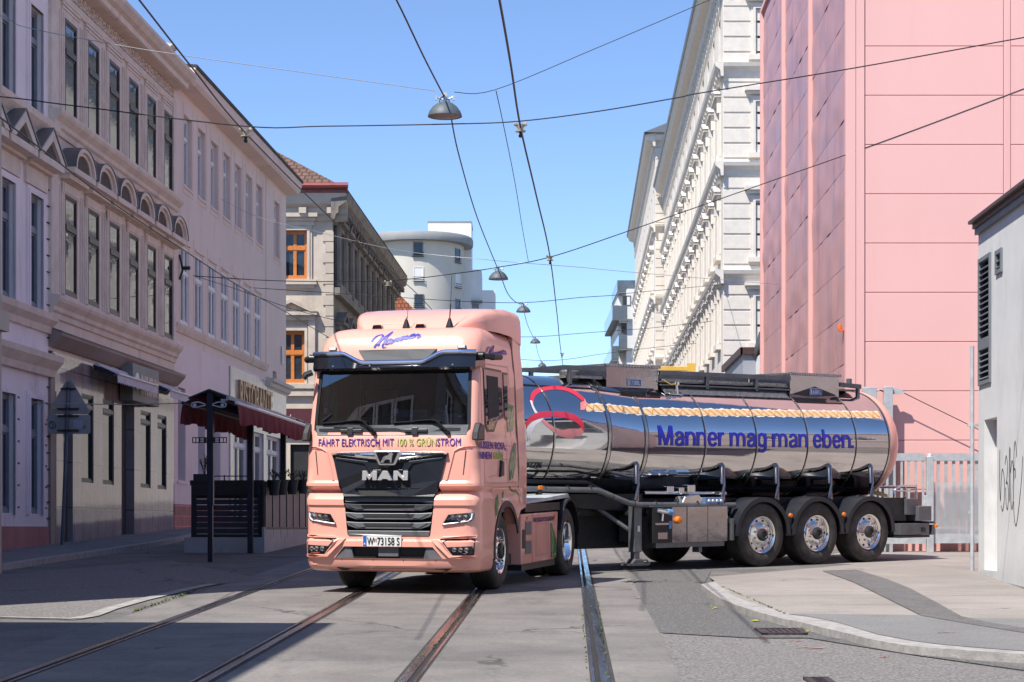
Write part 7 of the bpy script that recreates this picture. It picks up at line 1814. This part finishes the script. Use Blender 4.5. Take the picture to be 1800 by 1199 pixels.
mb = MB(); mb.box(-1.6, 1.42, -.46, .46, 2.985, 3.01); mb.prism([(-.47, 2.93), (-.60, 2.80), (-.59, 2.79), (-.46, 2.92)], 'x', -1.55, 1.3)
for k in range(52): mb.box(-1.58 + .058 * k, -1.565 + .058 * k, -.45, .45, 3.01, 3.05)
mb.build('catwalk_grating', m_tread, tk)
for s_ in (-1, 1):
    y0_, y1_ = sorted((s_ * .44, s_ * .50))
    mb = MB(); mb.prism([(-2.75, 3.12), (-2.75, 3.20), (-3.6, 3.19), (-4.5, 3.10), (-4.5, 3.05), (-3.6, 3.12)], 'y', y0_, y1_); mb.box(-3.5, -3.44, y0_, y1_, 2.9, 3.13); mb.build('end_rail', m_frame_gr, tk, bevel=.004)
    mb = MB(); mb.prism([(2.7, 3.11), (3.25, 3.09), (3.25, 3.01), (2.7, 3.04)], 'y', y0_, y1_); mb.box(3.16, 3.21, y0_, y1_, 2.80, 3.02); mb.build('end_rail', m_frame_gr, tk, bevel=.004)
mb = MB(); mb.box(-3.5, -2.75, -.42, .42, 3.0, 3.04); mb.build('end_step', m_tread, tk)
mb = MB(); mb.box(2.7, 3.2, -.42, .42, 2.97, 3.0); mb.build('end_step', m_tread, tk)
mb = MB(); mb.lathe([(.0, 0), (.16, 0), (.16, .16), (.12, .2), (0, .2)], (-3.2, -.15, 2.95), 'z', 16); mb.build('manhole', m_frame_gr, tk)
mb = MB(); mb.lathe([(.0, 0), (.05, 0), (.05, .1), (0, .11)], (2.98, -.45, 3.08), 'z', 12); mb.build('vent_cap', m_frame_gr, tk)
mb = MB(); mb.tube([(-1.33, -.62, 2.80), (-1.33, -.60, 2.95), (-1.33, -.52, 2.98)], .025, 8); mb.tube([(-1.48, -.60, 2.80), (-1.2, -.62, 2.79)], .014, 6); mb.lathe([(0, 0), (.045, 0), (.045, .05), (0, .06)], (-1.33, -.61, 2.94), 'z', 12); mb.build('vent_valve', m_alum, tk)
mb = MB(); mb.tube([(-1.6, -.56, 3.02), (-1.45, -.60, 2.95), (-1.33, -.60, 2.96)], .009, 6); mb.build('vent_hose', m_yel, tk)
# --- pipes, chassis, landing gear
mb = MB(); mb.tube([(-5.6, -1.08, 1.30), (-4.85, -1.1, 1.29), (-3.45, -1.1, 1.265), (-2.80, -1.1, 1.06), (-2.6, -1.1, 1.035), (-.5, -1.1, 1.01)], .045, 10)
for k in range(11): x = -5.4 + .45 * k; z = 1.295 if x < -3.45 else (1.265 - (x + 3.45) * .315 if x < -2.8 else 1.05); mb.tube([(x - .006, -1.1, z), (x + .006, -1.1, z)], .048, 10, 1)
mb.build('side_pipe', [m_frame_gr, m_frame_dk], tk, smooth=True, angle=50)
mb = MB(); mb.tube([(-5.6, -.86, 1.42), (-3.45, -.86, 1.38), (-2.9, -.86, 1.16)], .030, 8); mb.build('side_pipe', m_blackpl, tk, smooth=True)
mb = MB(); mb.box(-4.65, -4.57, -1.165, -1.13, 1.28, 1.34); o = mb.build('side_marker', m_amber, tk, bevel=.01); mb = MB(); mb.box(-4.65, -4.58, -1.15, -1.08, 1.20, 1.27); mb.build('marker_bracket', m_blackpl, o)
mb = MB()
for s_ in (-1, 1):
    y0_, y1_ = sorted((s_ * .40, s_ * .52)); mb.box(-5.6, 3.6, y0_, y1_, .86, 1.12)
mb.box(-5.5, -2.5, -.62, .62, 1.02, 1.10)
for x in (-2.5, -.7, .65, 2.0, 3.3): mb.box(x - .05, x + .05, -.9, .9, .86, 1.10)
mb.prism([(-4.5, 1.12), (-3.4, .98), (-2.2, .92), (-2.2, 1.2), (-4.5, 1.2)], 'y', -.75, .75)
mb.build('chassis', m_frame_dk, tk)
mb = MB(); mb.box(-3.2, -.6, -.35, 1.15, .34, 1.02); mb.build('pump_cabinet', m_frame_dk, tk)
mb = MB(); mb.tube([(-3.05, -.65, .98), (-2.62, -.95, .62)], .035, 8); mb.tube([(-3.3, -.5, .95), (-3.9, -.75, .55)], .03, 8); mb.build('brace', m_frame_gr, tk)
for s_ in (-1, 1):
    y = s_ * 1.02; mb = MB(); mb.box(-2.68, -2.52, y - .07, y + .07, .30, 1.06); mb.box(-2.655, -2.545, y - .05, y + .05, .16, .30); lg = mb.build('landing_leg', m_frame_gr, tk, bevel=.008)
    mb = MB(); mb.box(-2.78, -2.42, y - .13, y + .13, .095, .125); mb.prism([(-2.72, .125), (-2.48, .125), (-2.54, .20), (-2.66, .20)], 'y', y - .09, y + .09); mb.tube([(-2.80, y - .12, .12), (-2.72, y - .13, .18), (-2.48, y - .13, .18), (-2.40, y - .12, .12)], .015, 6); mb.build('foot', m_frame_gr, lg)
    mb = MB(); mb.box(-2.62, -2.58, y + s_ * .075, y + s_ * .082, .64, .73) if s_ > 0 else mb.box(-2.62, -2.57, y - .082, y - .075, .62, .71); mb.build('leg_sticker', m_platewhite, lg)
# stainless cabinets
mb = MB(); mb.box(-2.40, -.76, -1.20, -.42, .44, 1.0); cb = mb.build('valve_cabinet', m_mirror2, tk, bevel=.006)
mb = MB(); mb.box(-2.42, -.74, -1.205, -.40, 1.0, 1.02); mb.box(-2.3, -.8, -1.17, -.5, .36, .44); mb.box(-1.35, -1.28, -1.15, -1.0, .27, .36); mb.build('cabinet_frame', m_frame_gr, cb)
mb = MB(); mb.box(-1.665, -1.655, -1.206, -1.195, .44, 1.0); mb.box(-1.205, -1.20, -1.204, -1.195, .44, 1.0); mb.box(-1.985, -1.98, -1.204, -1.195, .44, .94); mb.build('door_joints', m_frame_dk, cb)
mb = MB(); mb.box(-2.405, -1.99, -1.207, -1.196, .44, .995); mb.build('open_bay', m_frame_dk, cb)
mb = MB()
for x in (-1.44, -.98): mb.lathe([(0, -.004), (.03, -.004), (.035, 0)], (x, -1.202, .72), 'y', 14); mb.box(x - .04, x + .04, -1.212, -1.2, .66, .675)
mb.build('door_latch', m_band, cb)
mb = MB(); mb.lathe([(0, -.06), (.05, -.055), (.06, -.02), (.06, 0)], (-1.86, -1.2, .79), 'y', 14); mb.build('side_marker', m_amber, cb, smooth=True)
mb = MB(); mb.tube([(-2.30, -1.2, .95), (-2.20, -1.26, .93), (-2.12, -1.26, .92)], .04, 10); mb.tube([(-2.2, -1.22, .92), (-2.22, -1.22, .78)], .025, 8); mb.box(-2.35, -2.02, -1.215, -1.205, .72, .75); mb.box(-2.3, -2.1, -1.22, -1.2, .5, .6); mb.build('coupling', m_alum, cb, smooth=True, angle=50)
mb = MB(); mb.tube([(-2.14, -1.26, .925), (-2.05, -1.26, .915)], .048, 10); mb.box(-2.06, -2.01, -1.22, -1.2, .66, .78); mb.build('coupling_cap', mat('cap_blue', (.10, .30, .60), .4, 0, .1, 5), cb)
mb = MB(); mb.box(-1.20, -.78, -1.14, -1.02, 1.03, 1.14); cp = mb.build('control_panel', mat('panel_blue', (.16, .27, .48), .3, .3, .06, 4), tk, bevel=.006)
mb = MB()
for k in range(4): mb.lathe([(0, -.02), (.022, -.018), (.026, 0)], (-1.12 + .09 * k, -1.142, 1.085), 'y', 12)
mb.build('dial', m_lettwhite, cp)
mb = MB(); mb.prism([(-1.7, 1.03), (-1.62, 1.16), (-1.32, 1.19), (-1.24, 1.10), (-1.3, 1.02)], 'y', -1.12, -.9); mb.box(-1.45, -1.28, -1.0, -.86, 1.22, 1.34); mb.box(-1.62, -1.5, -.98, -.86, 1.20, 1.30); mb.box(-1.85, -1.7, -.95, -.85, 1.22, 1.32); mb.tube([(-2.3, -.9, 1.22), (-.5, -.9, 1.20)], .03, 8); mb.build('valve_block', m_alum, tk, bevel=.01)
# polished struts that hold the shell
for x in (-2.50, -.62, .64, 1.94, 3.0):
    for s_ in (-1, 1):
        a = tp_(x, -24, .02); mb = MB(); p0 = Vector((x + .05, s_ * abs(a.y), a.z)); p1 = Vector((x - .06, s_ * 1.02, 1.10)); p2 = Vector((x - .10, s_ * .80, .90))
        mb.tube([p0 + Vector((0, -s_ * .05, .05)), p0, p1.lerp(p0, .45), p1, p2], .046, 12); mb.build('strut', m_strut, tk, smooth=True, angle=50)
# mudguards, axles, wheels
for i, x in enumerate((0, 1.31, 2.62)):
    for s_ in (-1, 1):
        mb = MB(); ro, ri = .635, .615; pr = []
        ys = (s_ * .80, s_ * 1.27)
        K = 26
        for k in range(K):
            a0_, a1_ = R(2 + 176 * k / K), R(2 + 176 * (k + 1) / K)
            q = [(x + r_ * math.cos(a), .50 + r_ * math.sin(a)) for r_, a in ((ri, a0_), (ro, a0_), (ro, a1_), (ri, a1_))]
            A = [mb.add((p[0], min(ys), p[1])) for p in q]; B = [mb.add((p[0], max(ys), p[1])) for p in q]
            mb.face((A[1], A[2], B[2], B[1])); mb.face((A[0], B[0], B[3], A[3])); mb.face(A); mb.face(B[::-1])
        mg = mb.build('mudguard', m_guard, tk, smooth=True, weld=True, angle=40)
        mb = MB()
        for k in range(K):
            a0_, a1_ = R(2 + 176 * k / K), R(2 + 176 * (k + 1) / K)
            P = [(x + r_ * math.cos(a), s_ * 1.275, .50 + r_ * math.sin(a)) for r_, a in ((.56, a0_), (.637, a0_), (.637, a1_), (.56, a1_))]; Q = [(p[0], s_ * 1.255, p[2]) for p in P]
            mb.poly(P); mb.poly(Q[::-1]); mb.poly([P[0], P[3], Q[3], Q[0]]); mb.poly([P[1], Q[1], Q[2], P[2]])
        mb.build('mudguard_lip', m_guard, mg, smooth=True, weld=True, angle=40)
        o = wheel(tk, (x, s_ * 1.235, .525), 1, .525, .36, rimr=.298, name='wheel'); o.rotation_euler = (0, 0, R(90) * s_)
    mb = MB(); mb.tube([(x, -1.0, .52), (x, 1.0, .52)], .10, 10); mb.tube([(x - .35, -.5, .62), (x + .3, -.5, .62)], .08, 8); mb.tube([(x - .35, .5, .62), (x + .3, .5, .62)], .08, 8); mb.build('axle', m_frame_dk, tk)
for x in (.655, 1.965):
    mb = MB(); mb.lathe([(0, -.035), (.035, -.03), (.04, 0)], (x, -1.24, .83), 'y', 12); mb.build('side_marker', m_amber, tk, smooth=True)
for x in (.655, 1.965):
    mb = MB(); mb.box(x - .1, x + .1, -1.24, -1.0, .50, .80); mb.build('splash_flap', m_blackpl, tk)
mb = MB(); mb.box(-.72, -.62, -1.2, -1.0, .72, .80); mb.box(-.70, -.66, -1.25, -1.1, .45, .8); mb.build('lamp_bracket', m_frame_gr, tk)
# rear end
mb = MB(); mb.box(3.18, 3.75, -1.1, -.3, .70, 1.10); mb.box(3.45, 4.25, -1.22, 1.22, .40, .44); mb.box(4.20, 4.34, -1.24, 1.24, .64, .68); mb.build('rear_frame', m_frame_dk, tk)
mb = MB(); mb.box(3.70, 4.02, -1.15, -.55, .80, 1.08); mb.box(3.45, 4.24, -1.22, -.7, .45, .65); mb.build('rear_box', m_frame_gr, tk, bevel=.008)
mb = MB(); mb.box(3.95, 4.30, -1.22, -.62, .69, .95); mb.build('lamp_box', m_silver, tk, bevel=.008)
mb = MB(); mb.box(4.30, 4.36, -1.24, 1.24, .44, .62); mb.build('underrun_bar', m_frame_gr, tk, bevel=.01)
mb = MB(); mb.tube(spline([(3.55, -1.0, 1.10), (3.58, -1.0, 1.24), (3.72, -1.0, 1.30), (4.1, -1.0, 1.30), (4.14, -1.0, 1.26), (4.14, -1.0, .70)], 5), .022, 8); mb.tube([(3.6, -1.0, 1.22), (4.12, -1.0, 1.22)], .016, 8); mb.tube([(4.14, -1.0, 1.28), (4.14, .4, 1.28)], .022, 8); mb.tube([(3.85, -1.0, 1.3), (3.85, -1.0, .7)], .018, 8); mb.build('ladder_hoop', m_alum, tk, smooth=True, angle=50)
mb = MB(); mb.lathe([(0, 0), (.03, .0), (.035, .04), (0, .06)], (4.36, -1.25, .60), 'x', 12); mb.build('position_lamp', m_amber, tk); mb = MB(); mb.box(4.02, 4.12, -1.235, -1.22, .50, .58); mb.build('socket', m_blackpl, tk)
mb = MB(); mb.prism([(3.2, .70), (3.45, .42), (3.95, .42), (3.3, .78)], 'y', -1.0, -.85); mb.build('rear_stay', m_frame_dk, tk)
mb = MB(); mb.lathe([(0, 0), (.02, 0), (.02, .03), (0, .03)], tp_(3.2, -26, 0), 'y', 10); mb.build('shell_valve', m_alum, tk)
